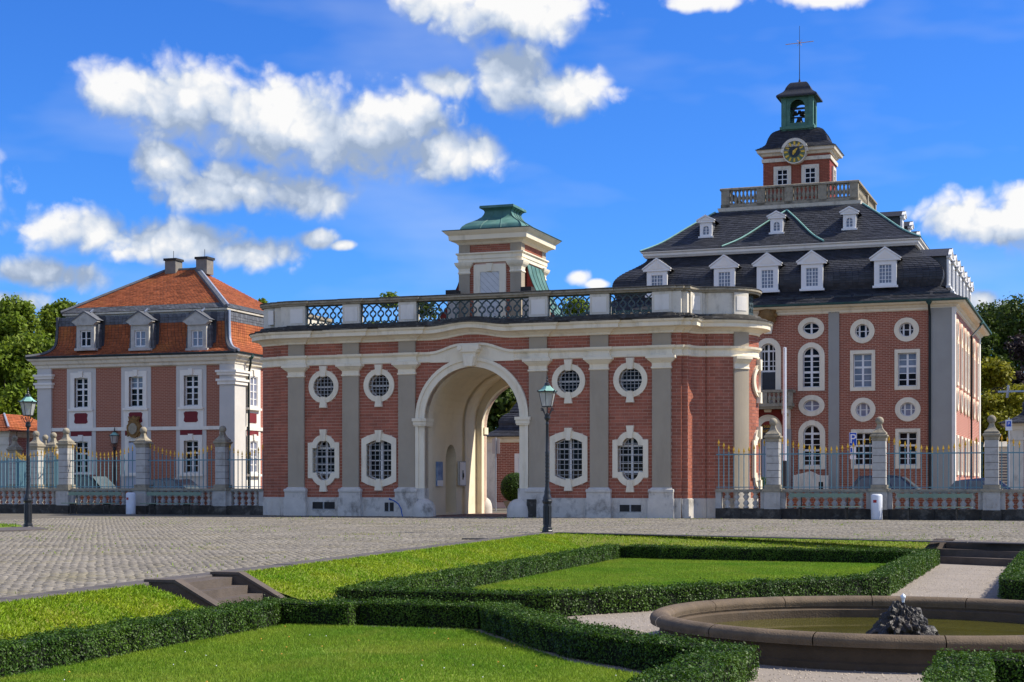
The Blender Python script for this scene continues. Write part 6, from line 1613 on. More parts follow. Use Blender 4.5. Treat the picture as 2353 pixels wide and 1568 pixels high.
def fence_bay(label, p, q, pitch=.19, balus=True, rail=2.38, tips=(3.10,2.68), frame=G, nb=None):
    """p, q = (s, y) of the two ends"""
    a = frame.w(*p); b = frame.w(*q); L = math.hypot(b[0]-a[0], b[1]-a[1]); rz = math.atan2(b[1]-a[1], b[0]-a[0])
    t = thing('fence_section', label, 'fence', (a[0],a[1],0), rz, 'spear-topped fence sections on stone balustrade')
    n = max(2,int(L/1.6))
    for i in range(n): MB().frus(0, (L*i/n+.004,L*(i+1)/n-.004,-.17,.17), .38, (L*i/n+.006,L*(i+1)/n-.006,-.16,.16)).build('plinth_block', 'stone_dark', t)
    MB().box(0,.22,-.13,.13,.38,1.0).build('balustrade_end', 'stone_grey', t); MB().box(L-.22,L,-.13,.13,.38,1.0).build('balustrade_end', 'stone_grey', t)
    if balus:
        m = max(1,int((L-.5)/.30))
        for i in range(m): inst('baluster', bfm, t, (.25+(L-.5)*(i+.5)/m, 0, .38))
    MB().box(.003,L-.003,-.16,.16,.985,1.02).build('balustrade_rail', 'stone_grey', t)
    c = MB(); m = max(2,int(L/.9))
    for i in range(m): c.frus(1.02, (L*i/m+.003,L*(i+1)/m-.003,-.20,.20), 1.10, (L*i/m+.006,L*(i+1)/m-.006,-.185,.185))
    c.build('coping', 'stone_lichen', t)
    MB().box(.003,L-.003,-.016,.016,rail,rail+.045).build('rail', 'iron_fence', t); MB().box(.003,L-.003,-.012,.012,1.16,1.19).build('rail', 'iron_fence', t)
    m = int(L/pitch)
    for i in range(m):
        x = L*(i+.5)/m; f = abs(2*x/L-1); h = tips[1]+(tips[0]-tips[1])*f**1.7
        bo = inst('bar', bar_mesh(h-.22-1.08), t, (x,0,1.08)); fo = inst('spear_finial', fin_me, bo, (0,0,h-.24-1.08), random.uniform(-.2,.2))
    return t
fs = lambda u: G.s(u, FY)
RP = [1777, 2021, 2279]
names = ['first stone pillar right of the gatehouse, before the courthouse door', 'stone pillar with leaning ball before the courthouse front', 'stone pillar at the courthouse corner near the right edge']
for u, nm in zip(RP, names): stone_pillar(nm, fs(u), FY)
def bay(label, u0, u1, **k): fence_bay(label, (fs(u0)+.24,FY), (fs(u1)-.24,FY), **k)
fence_bay('short fence section joining the round end of the gatehouse', (9.62,FY), (fs(1777)-.24,FY), tips=(3.05,2.66))
bay('fence section crossing the arched courthouse window', 1777, 2021); bay('fence section before the courthouse corner pier', 2021, 2279); bay('fence section cut by the right edge of the picture', 2279, 2545)
LP = [512, 329.5, 152]
names = ['stone pillar nearest the left end of the gatehouse', 'stone pillar in front of the red-roofed house door', 'stone pillar at the left corner where balustrade gaps shine']
for u, nm in zip(LP, names): stone_pillar(nm, fs(u), FY)
fence_bay('short fence section touching the left end of the gatehouse', (fs(512)+.24,FY), (-9.45,FY), tips=(3.05,2.66), rail=2.28)
bay('fence section behind the right one of the left benches', 329.5, 512, rail=2.28); bay('fence section behind the leftmost bench', 152, 329.5, rail=2.28); bay('fence section cut by the left edge of the picture', -60, 152, rail=2.28)
# the older fence line that runs back on the left
def gpt(u, Y): 
    X = (u-CU)/FPX*Y; dx, dy = X-G.X0, Y-G.Y0; return (dx*G.c-dy*G.n, dx*G.n+dy*G.c)
B4 = [(83,73.2,'rear stone pillar just right of the left lamp post'),(123,75.4,'rear stone pillar in the middle of the left cluster'),(104,79,'smallest rear stone pillar between two taller ones'),(34,80.5,'rear stone pillar left of the left lamp post')]
for u, Y, nm in B4: stone_pillar(nm, *gpt(u,Y))
fence_bay('rear fence section between the pillars by the left lamp post', gpt(83,73.2), gpt(104,79), pitch=.17); fence_bay('rear fence section ending at the corner pillar', gpt(123,75.4), gpt(146,70), pitch=.17)
fence_bay('rear fence section left of the left lamp post', gpt(34,80.5), gpt(83,73.2), pitch=.17); fence_bay('rear fence section at the far left edge', gpt(-40,84), gpt(34,80.5), pitch=.17)
# low brick walls just behind the fences
for (u0, u1, lab) in ((1700,2560,'low brick wall behind the right fence'),(-80,590,'low brick wall behind the left fence')):
    s0, s1 = G.s(u0,2.6), G.s(u1,2.6)
    t = thing('parapet_wall', lab, 'wall', G.w(s0,2.6,0), -G.t); L = s1-s0
    lay_bricks(t, brick_rows(0, L, 0, 1.0, .30, .0948, .016), 'brick_main', FRONT(0), .01); MB().box(0,L,0.005,.28,0,1.0).build('wall_core', 'mortar', t)
    c = MB()
    n = int(L/.8)
    for i in range(n): c.box(L*i/n+.004, L*(i+1)/n-.004, -.05, .34, 1.0, 1.08)
    c.build('coping', 'cream_grey', t)

# ================================================================== benches, bins, lamps
def bench(label, u0, u1):
    s0, s1 = G.s(u0,-.15), G.s(u1,-.15); L = s1-s0
    t = thing('park_bench', label, 'bench', G.w(s0,-.25,0), -G.t, 'green slatted benches along the fence')
    for (z, y, h) in ((.80,.10,.15),):
        MB().box(0,L,y,y+.035,z,z+h).build('back_slat', 'bench_green', t)
    for k in range(3): MB().box(0,L,-.42+.15*k,-.30+.15*k,.45,.485).build('seat_slat', 'bench_green', t)
    for x in (L*.17, L*.80):
        b = MB(); b.box(x-.025,x+.025,-.42,.0,.40,.45); b.box(x-.025,x+.025,.0,.04,.0,.45); b.box(x-.025,x+.025,-.40,-.36,0,.40); b.box(x-.02,x+.02,.06,.10,.40,.80); b.build('leg', 'stone_dark', t)
bench('green bench left of the white bin by the left fence', 157, 278); bench('green bench right of the white bin by the left fence', 337, 462)
bench('green bench left of the white bin by the right fence', 1813.6, 1981); bench('green bench right of the white bin by the right fence', 2061, 2235)
def bin_(label, u, red):
    t = thing('litter_bin', label, 'litter bin', G.w(G.s(u,-.2),-.2,0), -G.t, 'white round litter bins')
    MB().lathe([(.001,.02),(.20,.02),(.205,.06),(.205,.86),(.19,.90),(.14,.93),(.001,.93)], n=20).build('body', 'bin_white', t, autosmooth=40)
    MB().lathe([(.208,.0),(.208,.03)], n=20).build('base_ring', 'iron_bar', t)
    b = MB(); b.lathe([(.209,.62),(.209,.72)], n=6, a0=R(-120), a1=R(-85)); b.build('sticker', 'lamp_red', t)
bin_('white round litter bin between the two left benches', 300.5, 1); bin_('white round litter bin between the two right benches', 2014.5, 0)

def lamp(label, X, Y, k=1.0):
    t = thing('street_lamp', label, 'street lamp', (X,Y,0), R(15), 'old-fashioned lantern lamp posts')
    t.scale = (k,k,k)
    base = [(.150,0),(.150,.05),(.135,.07),(.135,.13),(.112,.15)]
    MB().lathe(base, n=8).build('base', 'iron_black', t)
    MB().lathe([(.112,.14),(.108,.78),(.125,.80),(.14,.83),(.14,.87),(.12,.89),(.12,.90)], n=8).build('pedestal', 'iron_black', t)
    for k_ in range(8):
        a = 2*math.pi*(k_+.5)/8; b = MB(); b.box(-.03,.03,-.006,.006,.22,.72); o = b.build('pedestal_panel', 'iron_black', t); o.location = (.106*math.cos(a),.106*math.sin(a),0); o.rotation_euler = (0,0,a+math.pi/2)
    sh = [(.12,.90),(.115,.95),(.09,1.02),(.08,1.06),(.085,1.10),(.07,1.16),(.055,1.26),(.058,1.30),(.05,1.34)]
    z = 1.34
    while z < 2.12:
        sh += [(.052,z+.02),(.060,z+.05),(.050,z+.08)]; z += .10
    sh += [(.062,2.16),(.045,2.20),(.042,2.5),(.038,2.9),(.05,2.93),(.038,2.96),(.036,3.02),(.075,3.06),(.085,3.10),(.07,3.15),(.08,3.18),(.03,3.22)]
    MB().lathe(sh, n=14).build('post', 'iron_black', t, autosmooth=50)
    for k_ in range(4):
        a = math.pi/2*k_+.4; c, s = math.cos(a), math.sin(a)
        MB().tube([(c*r,s*r,zz) for r, zz in ((.03,3.14),(.10,3.20),(.15,3.30),(.19,3.36),(.22,3.34),(.21,3.29),(.18,3.30))], .012, 5).build('bracket', 'iron_black', t)
    MB().tube([(0,0,3.2),(0,0,3.40)], .014, 6).build('gas_pipe', 'iron_black', t)
    MB().lathe([(.001,3.385),(.15,3.385),(.155,3.41),(.001,3.41)], n=6).build('lantern_tray', 'iron_black', t)
    lg = MB().lathe([(.142,3.41),(.232,3.79)], n=6).build('lantern_glass', 'lamp_glass', t)
    for k_ in range(6):
        a = 2*math.pi*k_/6; MB().tube([(.145*math.cos(a),.145*math.sin(a),3.40),(.236*math.cos(a),.236*math.sin(a),3.79)], .008, 4).build('glazing_bar', 'iron_black', lg)
    MB().lathe([(.001,3.42),(.03,3.43),(.03,3.46),(.018,3.50),(.018,3.6),(.001,3.62)], n=8).build('burner', 'lamp_glass', lg)
    ro = MB().lathe([(.235,3.785),(.265,3.79),(.265,3.815),(.245,3.825),(.19,3.86),(.10,3.945),(.08,3.97)], n=6).build('lantern_roof', 'copper_light', t)
    MB().lathe([(.268,3.782),(.272,3.80),(.262,3.818)], n=6).build('roof_edge', 'iron_black', ro)
    for k_ in range(6):
        a = 2*math.pi*k_/6; MB().sphere((.268*math.cos(a),.268*math.sin(a),3.82), .022, 6, 5).build('roof_knob', 'iron_black', ro)
    MB().lathe([(.08,3.965),(.095,3.975),(.075,3.99),(.065,4.03),(.03,4.05),(.02,4.07),(.035,4.10),(.012,4.14),(.022,4.17),(.001,4.26)], n=10).build('finial', 'iron_black', ro)
    return t
p = fpt(1257.5,1224.5); lamp('black lantern lamp post standing before the gatehouse right of the arch', *p, .985)
p = fpt(64.5,1215); lamp('black lantern lamp post near the left edge of the square', *p, .965)
for (u, Y, nm) in ((263,80,'distant lamp post in front of the red-roofed house window'),(567,86,'distant lamp post beside the right wall of the red-roofed house')):
    lamp(nm, (u-CU)/FPX*Y, Y, .98)

# small planted island and kerb at the left lamp
il = MB(); P = [fpt(-30,1208), fpt(48,1209.5), fpt(70,1213), fpt(110,1218.5), fpt(60,1222), fpt(-30,1224)]
isl = structure(MB().prism(P, 0.001, .05).build('lamp_island', 'kerb')); isl['label'] = 'low stone island under the left lamp post'
P2 = [fpt(-30,1209.5), fpt(40,1211), fpt(52,1214), fpt(-30,1218)]
i2 = structure(MB().prism(P2, .05, .06).build('grass_patch', 'turf')); i2['label'] = 'small grass patch at the left lamp post'
n = 2500; X = RNG.uniform(-16.5,-14,n); Y = RNG.uniform(42,50,n); k = in_poly(P2, X, Y); blades('grass_blades', X[k], Y[k], np.full(k.sum(), .06), .05, .02, 'grass', parent=i2)
dr = MB(); c = fpt(1365*.0+1092,1240.5); tag(MB().box(c[0]-.3,c[0]+.3,c[1]-.2,c[1]+.2,.012,.032).build('drain_grate', 'stone_black'), 'iron drain grate in the cobbles near the kerb', 'drain')

# ================================================================== cars
def car(label, X, Y, rz, m, H=1.5, L=4.4, W=1.75, sw=True):
    t = thing('parked_car', label, 'car', (X,Y,0), rz, 'cars parked behind the fence')
    h = L/2
    low = [(-h,.35),(-h+.05,.30),(h-.05,.30),(h,.38),(h,.62),(h-.15,.74),(h-1.15,.90),(-h+.25,.95),(-h+.02,.80)]
    b = MB(); ring = []
    for (yy, sc_) in ((-W/2,.0),(-W/2+.10,.06),(W/2-.10,.06),(W/2,.0)):
        pass
    b.plate(low, (), -W/2+.03, W/2-.03, m=lambda a, bb, d: (a,d,bb), back=True); bo = b.build('body', m, t)
    wb = MB(); 
    roofp = [(h-1.20,.90),(h-1.95,H-.10),(h-2.25,H-.02),(-.4,H),(-h+.75,H-.05),(-h+.25,.95)] if sw else [(h-1.15,.90),(h-1.85,H-.08),(-.2,H),(-h+1.0,H-.1),(-h+.5,.95)]
    n = len(roofp); V = []
    for (yy, e) in ((-1,0),(1,0)):
        for (x, z) in roofp:
            ins = .06+.20*max(0,(z-.9)/(H-.9)); V.append((x, yy*(W/2-ins), z))
    wb.add(V, [tuple(range(n)), tuple(range(n,2*n))]+[(k,(k+1)%n,(k+1)%n+n,k+n) for k in range(n)]); wb.build('cabin', m, t)
    gz0, gz1 = .95, H-.12
    def wx(x, z, yy): ins = .06+.20*max(0,(z-.9)/(H-.9)); return (x, yy*(W/2-ins+.012), z)
    xf0, xf1 = h-1.33, h-2.02; xb0, xb1 = -h+.40, -h+.85
    cuts = [0,.34,.66,1.0]
    for yy in (-1,1):
        for i in range(3):
            f0, f1 = cuts[i]+.012, cuts[i+1]-.012
            bot = lambda f: xb0+(xf0-xb0)*f; topx = lambda f: xb1+(xf1-xb1)*f
            MB().add([wx(bot(f0),gz0,yy),wx(bot(f1),gz0,yy),wx(topx(f1),gz1,yy),wx(topx(f0),gz1,yy)], [(0,1,2,3)]).build('side_window', 'car_glass', t)
    MB().add([(h-1.22,-W/2+.18,.96),(h-1.22,W/2-.18,.96),(h-1.92,W/2-.30,H-.12),(h-1.92,-W/2+.30,H-.12)], [(0,1,2,3)]).build('windscreen', 'car_glass', t).location = (.03,0,.02)
    for x in (-h+.80, h-.82):
        for yy in (-W/2+.08, W/2-.08):
            wv = MB().lathe([(.001,-.1),(.31,-.1),(.33,-.06),(.33,.06),(.31,.1),(.001,.1)], n=18); o = wv.build('wheel', 'tyre', t); o.location = (x,yy,.33); o.rotation_euler = (R(90),0,0)
            MB().lathe([(.001,-.115),(.2,-.115),(.21,-.09)], n=12).build('rim', 'sign_back', o); MB().lathe([(.001,.115),(.2,.115),(.21,.09)], n=12).build('rim', 'sign_back', o)
    for yy in (-1,1):
        MB().box(h-.10,h+.005,yy*W*.34-.16,yy*W*.34+.16,.60,.72).build('headlight', 'sign_white', t); MB().box(-h-.005,-h+.06,yy*W*.36-.14,yy*W*.36+.14,.66,.86).build('tail_light', 'lamp_red', t)
        MB().box(h-1.55,h-1.40,yy*(W/2+.02)-.06,yy*(W/2+.02)+.06,.92,1.04).build('mirror', m, t)
    return t
def carat(label, u, y, m, H, flip=False, **k):
    s = G.s(u, y); w = G.w(s, y); return car(label, w[0], w[1], -G.t+(math.pi if flip else 0), m, H, **k)
carat('dark blue estate car parked behind the right fence', 2062, 7.5, 'car_black', 1.66)
carat('blue car behind the fence near the right edge, mostly hidden', 2276, 9.5, 'car_blue', 1.55, sw=False)
carat('dark van-like car behind the left fence, left of the house door', 215, 6.5, 'car_black', 1.75)
carat('black car behind the left fence, right of the house door', 408, 7.0, 'car_black', 1.58, sw=False)

# ================================================================== flagpole, parking sign, planters
w = G.w(G.s(1803,4.5),4.5); t = thing('flagpole', 'tall pale flagpole before the courthouse, dark at its foot', 'flagpole', (w[0],w[1],0))
zt_ = EYE+(V0-799)/FPX*w[1]; zb_ = EYE+(V0-1059)/FPX*w[1]
MB().lathe([(.075,zb_),(.07,zt_),(.001,zt_+.02)], n=12).build('pole', 'pole_white', t, smooth=False); MB().lathe([(.08,0),(.08,zb_)], n=12).build('foot', 'iron_black', t)
w = G.w(G.s(1960,6),6); t = thing('parking_sign', 'blue parking sign with white letter P before the courthouse', 'sign', (w[0],w[1],0), -G.t)
z1 = EYE+(V0-995)/FPX*w[1]; z0 = EYE+(V0-1024)/FPX*w[1]; hwid = .135
MB().tube([(0,.04,0),(0,.04,z1)], .03, 8).build('post', 'sign_back', t)
MB().box(-hwid-.015,hwid+.015,-.005,.01,z0-.015,z1+.015).build('plate_rim', 'sign_white', t); pl = MB().box(-hwid,hwid,-.012,0,z0,z1).build('plate', 'sign_blue', t)
text('P', .52, (0,-.016,(z0+z1)/2), pl, 'sign_white', name='letter_p')
MB().box(-.12,.12,-.01,.0,z0-.30,z0-.05).build('small_plate', 'sign_white', t); MB().box(-.10,-.03,-.014,.0,z0-.27,z0-.10).build('pictogram', 'sign_blue', t); MB().box(-.12,.12,-.01,.0,z0-.55,z0-.40).build('small_plate', 'sign_white', t)
# pale ramp wall and two white poster stands under the arched window
w = M.w(M.s(1866), -1.2); t = thing('ramp_wall', 'pale stair parapet with small cellar window under the arched courthouse window', 'wall', (w[0],w[1],0), -M.t)
MB().plate([(-.85,0),(1.05,0),(1.05,1.75),(.6,1.75),(.1,1.98),(-.85,1.75)], [rect(.55,.80,.75,1.4)], 0, .3, back=True).build('parapet', 'cream_grey', t); MB().plate(rect(.55,.80,.75,1.4), (), .1, .12).build('cellar_window', 'glass_dark', t)
def ball_tree(label, X, Y, r, zc, pot=True, pr=.4):
    t = thing('potted_box_ball', label, 'plant', (X,Y,0), 0, 'clipped box balls in stone tubs')
    if pot: MB().lathe([(pr*.6,0),(pr*.75,.08),(pr*.95,.25),(pr*1.1,.42),(pr*1.15,.46),(pr*1.0,.47),(.01,.44)], n=18).build('tub', 'stone_lichen', t, autosmooth=40)
    MB().sphere((0,0,zc), r*.93, 14, 10, 1.05).build('shade_core', 'hedge_core', t)  # dark solid ball in place of the shaded inside
    n = 5200; D = RNG.normal(0,1,(n,3)); D /= np.linalg.norm(D,axis=1)[:,None]; C = D*r*RNG.uniform(.93,1.03,n)[:,None]; C[:,2] = C[:,2]*1.05+zc
    Nn = D+RNG.normal(0,.5,(n,3)); Nn /= np.linalg.norm(Nn,axis=1)[:,None]; T = np.cross(Nn, RNG.normal(0,1,(n,3))); T /= np.linalg.norm(T,axis=1)[:,None]; Bn = np.cross(Nn,T); l = .055
    V = np.stack([C-T*l*.5, C+Bn*l*.35, C+T*l*.5, C-Bn*l*.35], 1)
    np_mesh('foliage', V.reshape(-1,3), np.arange(n*4).reshape(-1,4), 'hedge_leaf', t)['kind'] = 'stuff'
w = G.w(G.s(1183,14),14); ball_tree('clipped box ball in a stone tub seen through the arch', w[0], w[1], .68, 1.12, True, .5)
w = G.w(G.s(1750,9),9); ball_tree('clipped box ball beside the courthouse entrance', w[0], w[1], .6, .95, True, .42)
# road sign seen from behind, beyond the passage
w = G.w(G.s(1139,12),12); t = thing('road_sign', 'back of a square grey road sign seen through the arch', 'sign', (w[0],w[1],0), -G.t)
z1 = EYE+(V0-1008)/FPX*w[1]; z0 = EYE+(V0-1043)/FPX*w[1]
MB().tube([(0,0,0),(0,0,z1+.05)], .035, 8).build('post', 'sign_back', t); MB().box(-.19,.19,.04,.06,z0,z1).build('plate', 'sign_back', t)

# ================================================================== pavilions
def pavilion(label, s, y, wd, dp, hw, frame=G, roof_m='slate', lead=False, Hr=3.2, hip=False):
    t = thing('pavilion', label, 'pavilion', frame.w(s,y,0), -frame.t, 'small pavilions with mansard roofs')
    X = (0,wd); Y = (0,dp)
    MB().box(.02,wd-.02,.02,dp-.02,0,hw).build('wall_core', 'mortar', t)
    cx = wd/2; wn = [rect(cx-.75,cx+.75,.9,hw-.7)]
    lay_bricks(t, brick_rows(.6, wd-.6, .3, hw, .30, .0948, .02, wn), 'brick_main', FRONT(.02), .01)
    MB().box(wd-.03,wd-.005,.6,dp-.6,.0,hw).build('side_wall', 'brick_side', t); MB().box(.005,.03,.6,dp-.6,0,hw).build('side_wall', 'brick_side', t)
    for (x0,x1,y0,y1) in ((-.03,.62,-.05,.62),(wd-.62,wd+.03,-.05,.62),(wd-.62,wd+.03,dp-.62,dp+.03),(-.03,.62,dp-.62,dp+.03)):
        p = MB().box(x0,x1,y0,y1,0,hw).build('corner_pilaster', 'cream_grey', t); MB().box(x0-.06,x1+.06,y0-.06,y1+.06,hw-.5,hw-.38).build('pilaster_moulding', 'cream_grey', p)
    window(t, FRONT(0), rect(cx-.72,cx+.72,.9,hw-.7), rect(cx-.5,cx+.5,1.1,hw-.95), ([cx],[1.6,2.1]), .09, .012, mframe='white_trim', glass='glass_curtain')
    window(t, RIGHT(wd), rect(dp/2-.72,dp/2+.72,.9,hw-.7), rect(dp/2-.5,dp/2+.5,1.1,hw-.95), ([dp/2],[1.6,2.1]), .09, .012, mframe='white_trim', glass='glass_curtain')
    MB().sweep([(0,dp),(0,0),(wd,0),(wd,dp)], [(0,hw-.1),(.08,hw-.05),(.12,hw+.1),(.30,hw+.18),(.34,hw+.25),(0,hw+.26)], closed=True).build('eaves_cornice', 'cream', t)
    a = catm([(-.45,hw+.24),(.15,hw+.45),(.55,hw+.75),(.55,hw+1.1),(.80,hw+1.45),(1.15,hw+1.6)],3); b = [(1.0,hw+1.6),(min(wd,dp)/2-.05,hw+Hr)]
    if hip: a = [(-.45,hw+.24),(.10,hw+.42)]; b = [(.06,hw+.44),(min(wd,dp)/2-.05,hw+Hr)]
    r = shell(a, t, 'mansard_roof', roof_m, x=X, y=Y); courses(a, .19, roof_m, r, 'roof_slates', x=X, y=Y, tw=.28, sides=(0,1,3))
    r2 = shell(b, t, 'upper_roof', roof_m, x=X, y=Y); courses(b, .19, roof_m, r2, 'roof_slates', x=X, y=Y, tw=.28, sides=(0,1,3))
    MB().tube([(wd-b[0][0],b[0][0],b[0][1]+.03),(wd-b[1][0],b[1][0],b[1][1]+.02)], .06, 5).build('hip_strip', 'lead' if lead else 'copper_light', r2)
    MB().tube([(wd+.3,.3,hw+.25),(wd+.3,.3,hw-.1),(wd+.12,.1,hw-.5),(wd+.12,.1,0)], .05, 6).build('downpipe', 'downpipe', t)
pavilion('small slate-roofed brick pavilion seen through the arch', G.s(1116,22), 22, 4.8, 4.8, 3.6, Hr=3.9)
pavilion('slate-roofed pavilion cut by the right edge of the picture', G.s(2318,14), 14, 4.4, 4.4, 3.7)
w_ = gpt(-70, 88); pavilion('red-roofed pavilion cut by the left edge of the picture', *w_, 2.6, 4.5, 3.95, roof_m='tile_red', lead=True, Hr=1.25, hip=True)
# long red roof behind it
s0, y0 = gpt(-60, 112)
t = thing('long_outbuilding', 'low outbuilding with long dark red roof behind the left lamp', 'building', G.w(s0,y0,0), -G.t)
MB().box(0,14,0,7,0,3.0).build('wall', 'brick_house', t)
b = MB(); zr = EYE+(V0-955)/FPX*112
b.add([(-.4,-.4,3.0),(14.4,-.4,3.0),(14.4,3.5,zr),(-.4,3.5,zr),(-.4,7.4,3.0),(14.4,7.4,3.0)], [(0,1,2,3),(3,2,5,4),(0,3,4),(1,5,2)]); ro_ = b.build('roof', 'tile_red', t)
mb = MB()
for k in range(22):
    f0, f1 = k/22, (k+1)/22
    for i in range(60):
        x0 = -.4+14.8*i/60; mb.add([(x0,-.4+3.9*f0,3.03+(zr-3)*f0+.03),(x0+.24,-.4+3.9*f0,3.03+(zr-3)*f0+.03),(x0+.24,-.4+3.9*f1,3.01+(zr-3)*f1),(x0,-.4+3.9*f1,3.01+(zr-3)*f1)], [(0,1,2,3)])
mb.build('roof_tiles', 'tile_red', ro_)['kind'] = 'stuff'
# louvred fence and small wall at the right edge
w = G.w(G.s(2290,18),18); t = thing('louvre_fence', 'pale horizontal louvre fence near the right edge', 'fence', (w[0],w[1],0), -G.t)
for k in range(14): MB().box(-.2,2.6,0,.05,.9+k*.13,.98+k*.13).build('louvre', 'louvre', t)
for x in (-.2,1.2,2.6): MB().box(x,x+.07,.05,.12,0,2.75).build('post', 'sign_back', t)
w = G.w(G.s(2262,22),22); tt = thing('garden_wall', 'short plastered garden wall beside the courthouse corner', 'wall', (w[0],w[1],0), -G.t); MB().box(0,1.6,0,.3,0,3.1).build('wall', 'plaster', tt); MB().frus(3.1,(-.05,1.65,-.1,.4),3.35,(0,1.6,.1,.2)).build('coping', 'cream', tt)
# street light arm and sign at the right edge
w = G.w(G.s(2420,16),16); t = thing('mast_arm', 'grey crossarm on a mast over the right pavilion', 'mast', (w[0],w[1],0), -G.t)
za = EYE+(V0-898)/FPX*w[1]
MB().tube([(0,0,0),(0,0,za+.4)], .06, 8).build('mast', 'sign_back', t); MB().box(-2.35,.3,-.03,.03,za-.04,za+.04).build('arm', 'sign_back', t)
MB().tube([(-1.95,0,za-.28),(-1.9,0,za+.28)], .06, 6).build('cross_piece', 'sign_back', t)
w = G.w(G.s(2318,10),10); t = thing('parking_sign', 'small white and blue parking plate by the right pavilion eaves', 'sign', (w[0],w[1],0), -G.t)
zq = EYE+(V0-966)/FPX*w[1]
MB().tube([(0,.03,0),(0,.03,zq+.1)], .025, 6).build('post', 'sign_back', t); MB().box(-.13,.13,-.01,.01,zq-.42,zq+.02).build('plate', 'sign_white', t); pl = MB().box(-.09,.09,-.02,0,zq-.26,zq-.04).build('panel', 'sign_blue', t); text('P', .18, (0,-.026,zq-.15), pl, 'sign_white', name='letter_p')

# ================================================================== trees
def tree(label, u, Y, vtop, rw, zbase, m, n=9000, blobs=14, lf=.26, seed=1, name='tree', group=None):
    """crown of leaf clumps between zbase and the sight line vtop"""
    rg = np.random.default_rng(seed); X = (u-CU)/FPX*Y; zt = EYE+(V0-vtop)/FPX*Y; Hc = (zt-zbase); cz = zbase+Hc*.5
    t = thing(name, label, 'tree', (X,Y,0), 0, group)
    tr = MB().tube([(0,0,-.1),(.1,.05,zbase*.6),(.0,.1,cz),(.1,0,zt-Hc*.25)], .10+.018*zt, 8, .05)
    for k in range(6):
        a = rg.uniform(0,6.28); z = zbase+Hc*rg.uniform(.0,.5); r = rw*rg.uniform(.5,.8)
        tr.tube([(0,0,z),(math.cos(a)*r*.5,math.sin(a)*r*.5,z+Hc*.10),(math.cos(a)*r,math.sin(a)*r,z+Hc*.25)], .09, 5, .03)
    tr.build('trunk', 'bark', t)
    C = []; 
    for k in range(blobs):
        a = rg.uniform(0,6.28); f = rg.uniform(-1,1); rr = rw*math.sqrt(max(.05,1-f*f))*rg.uniform(.35,.95)
        C.append((math.cos(a)*rr, math.sin(a)*rr, cz+f*Hc*.44, rw*rg.uniform(.26,.52)))
    C.append((rg.uniform(-.2,.2)*rw,0,zt-rw*.3,rw*.3))
    P = []; D_ = []
    per = n//len(C)
    for (x,y,z,r) in C:
        d = rg.normal(0,1,(per,3)); d /= np.linalg.norm(d,axis=1)[:,None]; rad = r*rg.uniform(.55,1.12,per)[:,None]*(1+.25*rg.normal(0,1,(per,1))*.5)
        P.append(np.array([[x,y,z]])+d*rad*np.array([[1,1,.8]])); D_.append(d)
    P = np.concatenate(P); D_ = np.concatenate(D_); k = len(P)
    Nn = D_*.7+rg.normal(0,.7,(k,3))+np.array([[0,0,.3]]); Nn /= np.linalg.norm(Nn,axis=1)[:,None]; T = np.cross(Nn, rg.normal(0,1,(k,3))); T /= np.linalg.norm(T,axis=1)[:,None]; Bn = np.cross(Nn,T)
    l = (lf*rg.uniform(.6,1.4,k))[:,None]
    V = np.stack([P-T*l*.5, P+Bn*l*.32+Nn*l*.05, P+T*l*.55, P-Bn*l*.32-Nn*l*.05], 1)
    np_mesh('crown', V.reshape(-1,3), np.arange(k*4).reshape(-1,4), m, t, rg.random(k))
    return t
gl = 'trees behind the buildings'
tree('light loose tree rising left of the red-roofed house', 48, 112, 688, 2.4, 6.0, 'leaf_mid', 24000, 34, .26, 3, group=gl)
tree('tree with thin top beside the eaves of the red-roofed house', 138, 118, 690, 2.3, 6.0, 'leaf_mid', 24000, 34, .26, 4, group=gl)
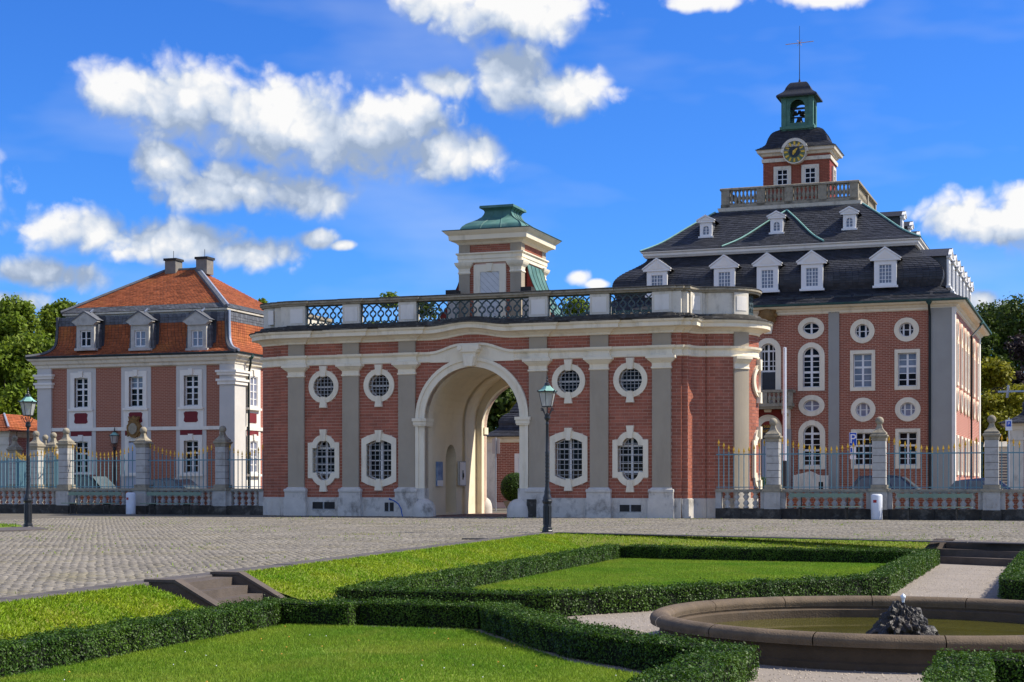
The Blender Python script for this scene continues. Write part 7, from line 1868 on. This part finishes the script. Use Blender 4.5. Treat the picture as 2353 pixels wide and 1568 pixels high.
tree('dense green tree behind the left lamp', 95, 106, 775, 3.0, 2.2, 'leaf_mid', 24000, 34, .28, 5, group=gl)
tree('yellowish green tree at the left edge', 8, 104, 800, 2.2, 1.8, 'leaf_mid', 20000, 28, .26, 6, group=gl)
tree('dark green tree cut by the left edge', -50, 115, 720, 3.2, 3.0, 'leaf_dark', 16000, 24, .3, 7, group=gl)
tree('tree whose top shows over the gatehouse balustrade left of the turret', 905, 96, 668, 1.9, 6.2, 'leaf_mid', 7000, 14, .22, 8, group=gl)
tree('tree showing through the balustrade grille left of the turret', 968, 108, 694, 1.7, 6.5, 'leaf_dark', 5000, 12, .22, 9, group=gl)
tree('tree showing through the balustrade grille right of the turret', 1322, 104, 682, 2.2, 6.0, 'leaf_mid', 6000, 14, .22, 10, group=gl)
tree('tree tip between gatehouse and red-roofed house roof', 604, 118, 686, 1.0, 7.0, 'leaf_mid', 3000, 8, .22, 11, group=gl)
tree('dark tree seen through the arch above the pavilion roof', 1158, 112, 845, 3.8, 2.0, 'leaf_dark', 30000, 36, .34, 12, group=gl)
tree('bright shrub-like tree seen through the arch beside the lantern', 1190, 106, 918, 1.4, 3.0, 'leaf_yellow', 3500, 10, .2, 13, group=gl)
tree('tall dark tree behind the courthouse at the right', 2282, 150, 690, 4.6, 5.0, 'leaf_dark', 24000, 34, .32, 14, group=gl)
tree('tall dark tree cut by the right edge', 2370, 145, 686, 4.2, 4.0, 'leaf_dark', 22000, 32, .32, 15, group=gl)
tree('purple-leaved tree behind the yellow tree at the right', 2345, 132, 775, 2.9, 4.0, 'leaf_purple', 9000, 16, .28, 16, group=gl)
tree('yellow-green tree beside the courthouse corner', 2285, 120, 826, 2.8, 1.5, 'leaf_yellow', 20000, 30, .28, 17, group=gl)
tree('yellow-green tree above the right pavilion', 2352, 122, 880, 2.4, 1.5, 'leaf_yellow', 9000, 16, .26, 18, group=gl)
tree('dark green tree filling the gap behind the right fence', 2262, 135, 760, 2.6, 1.0, 'leaf_dark', 18000, 26, .3, 19, group=gl)
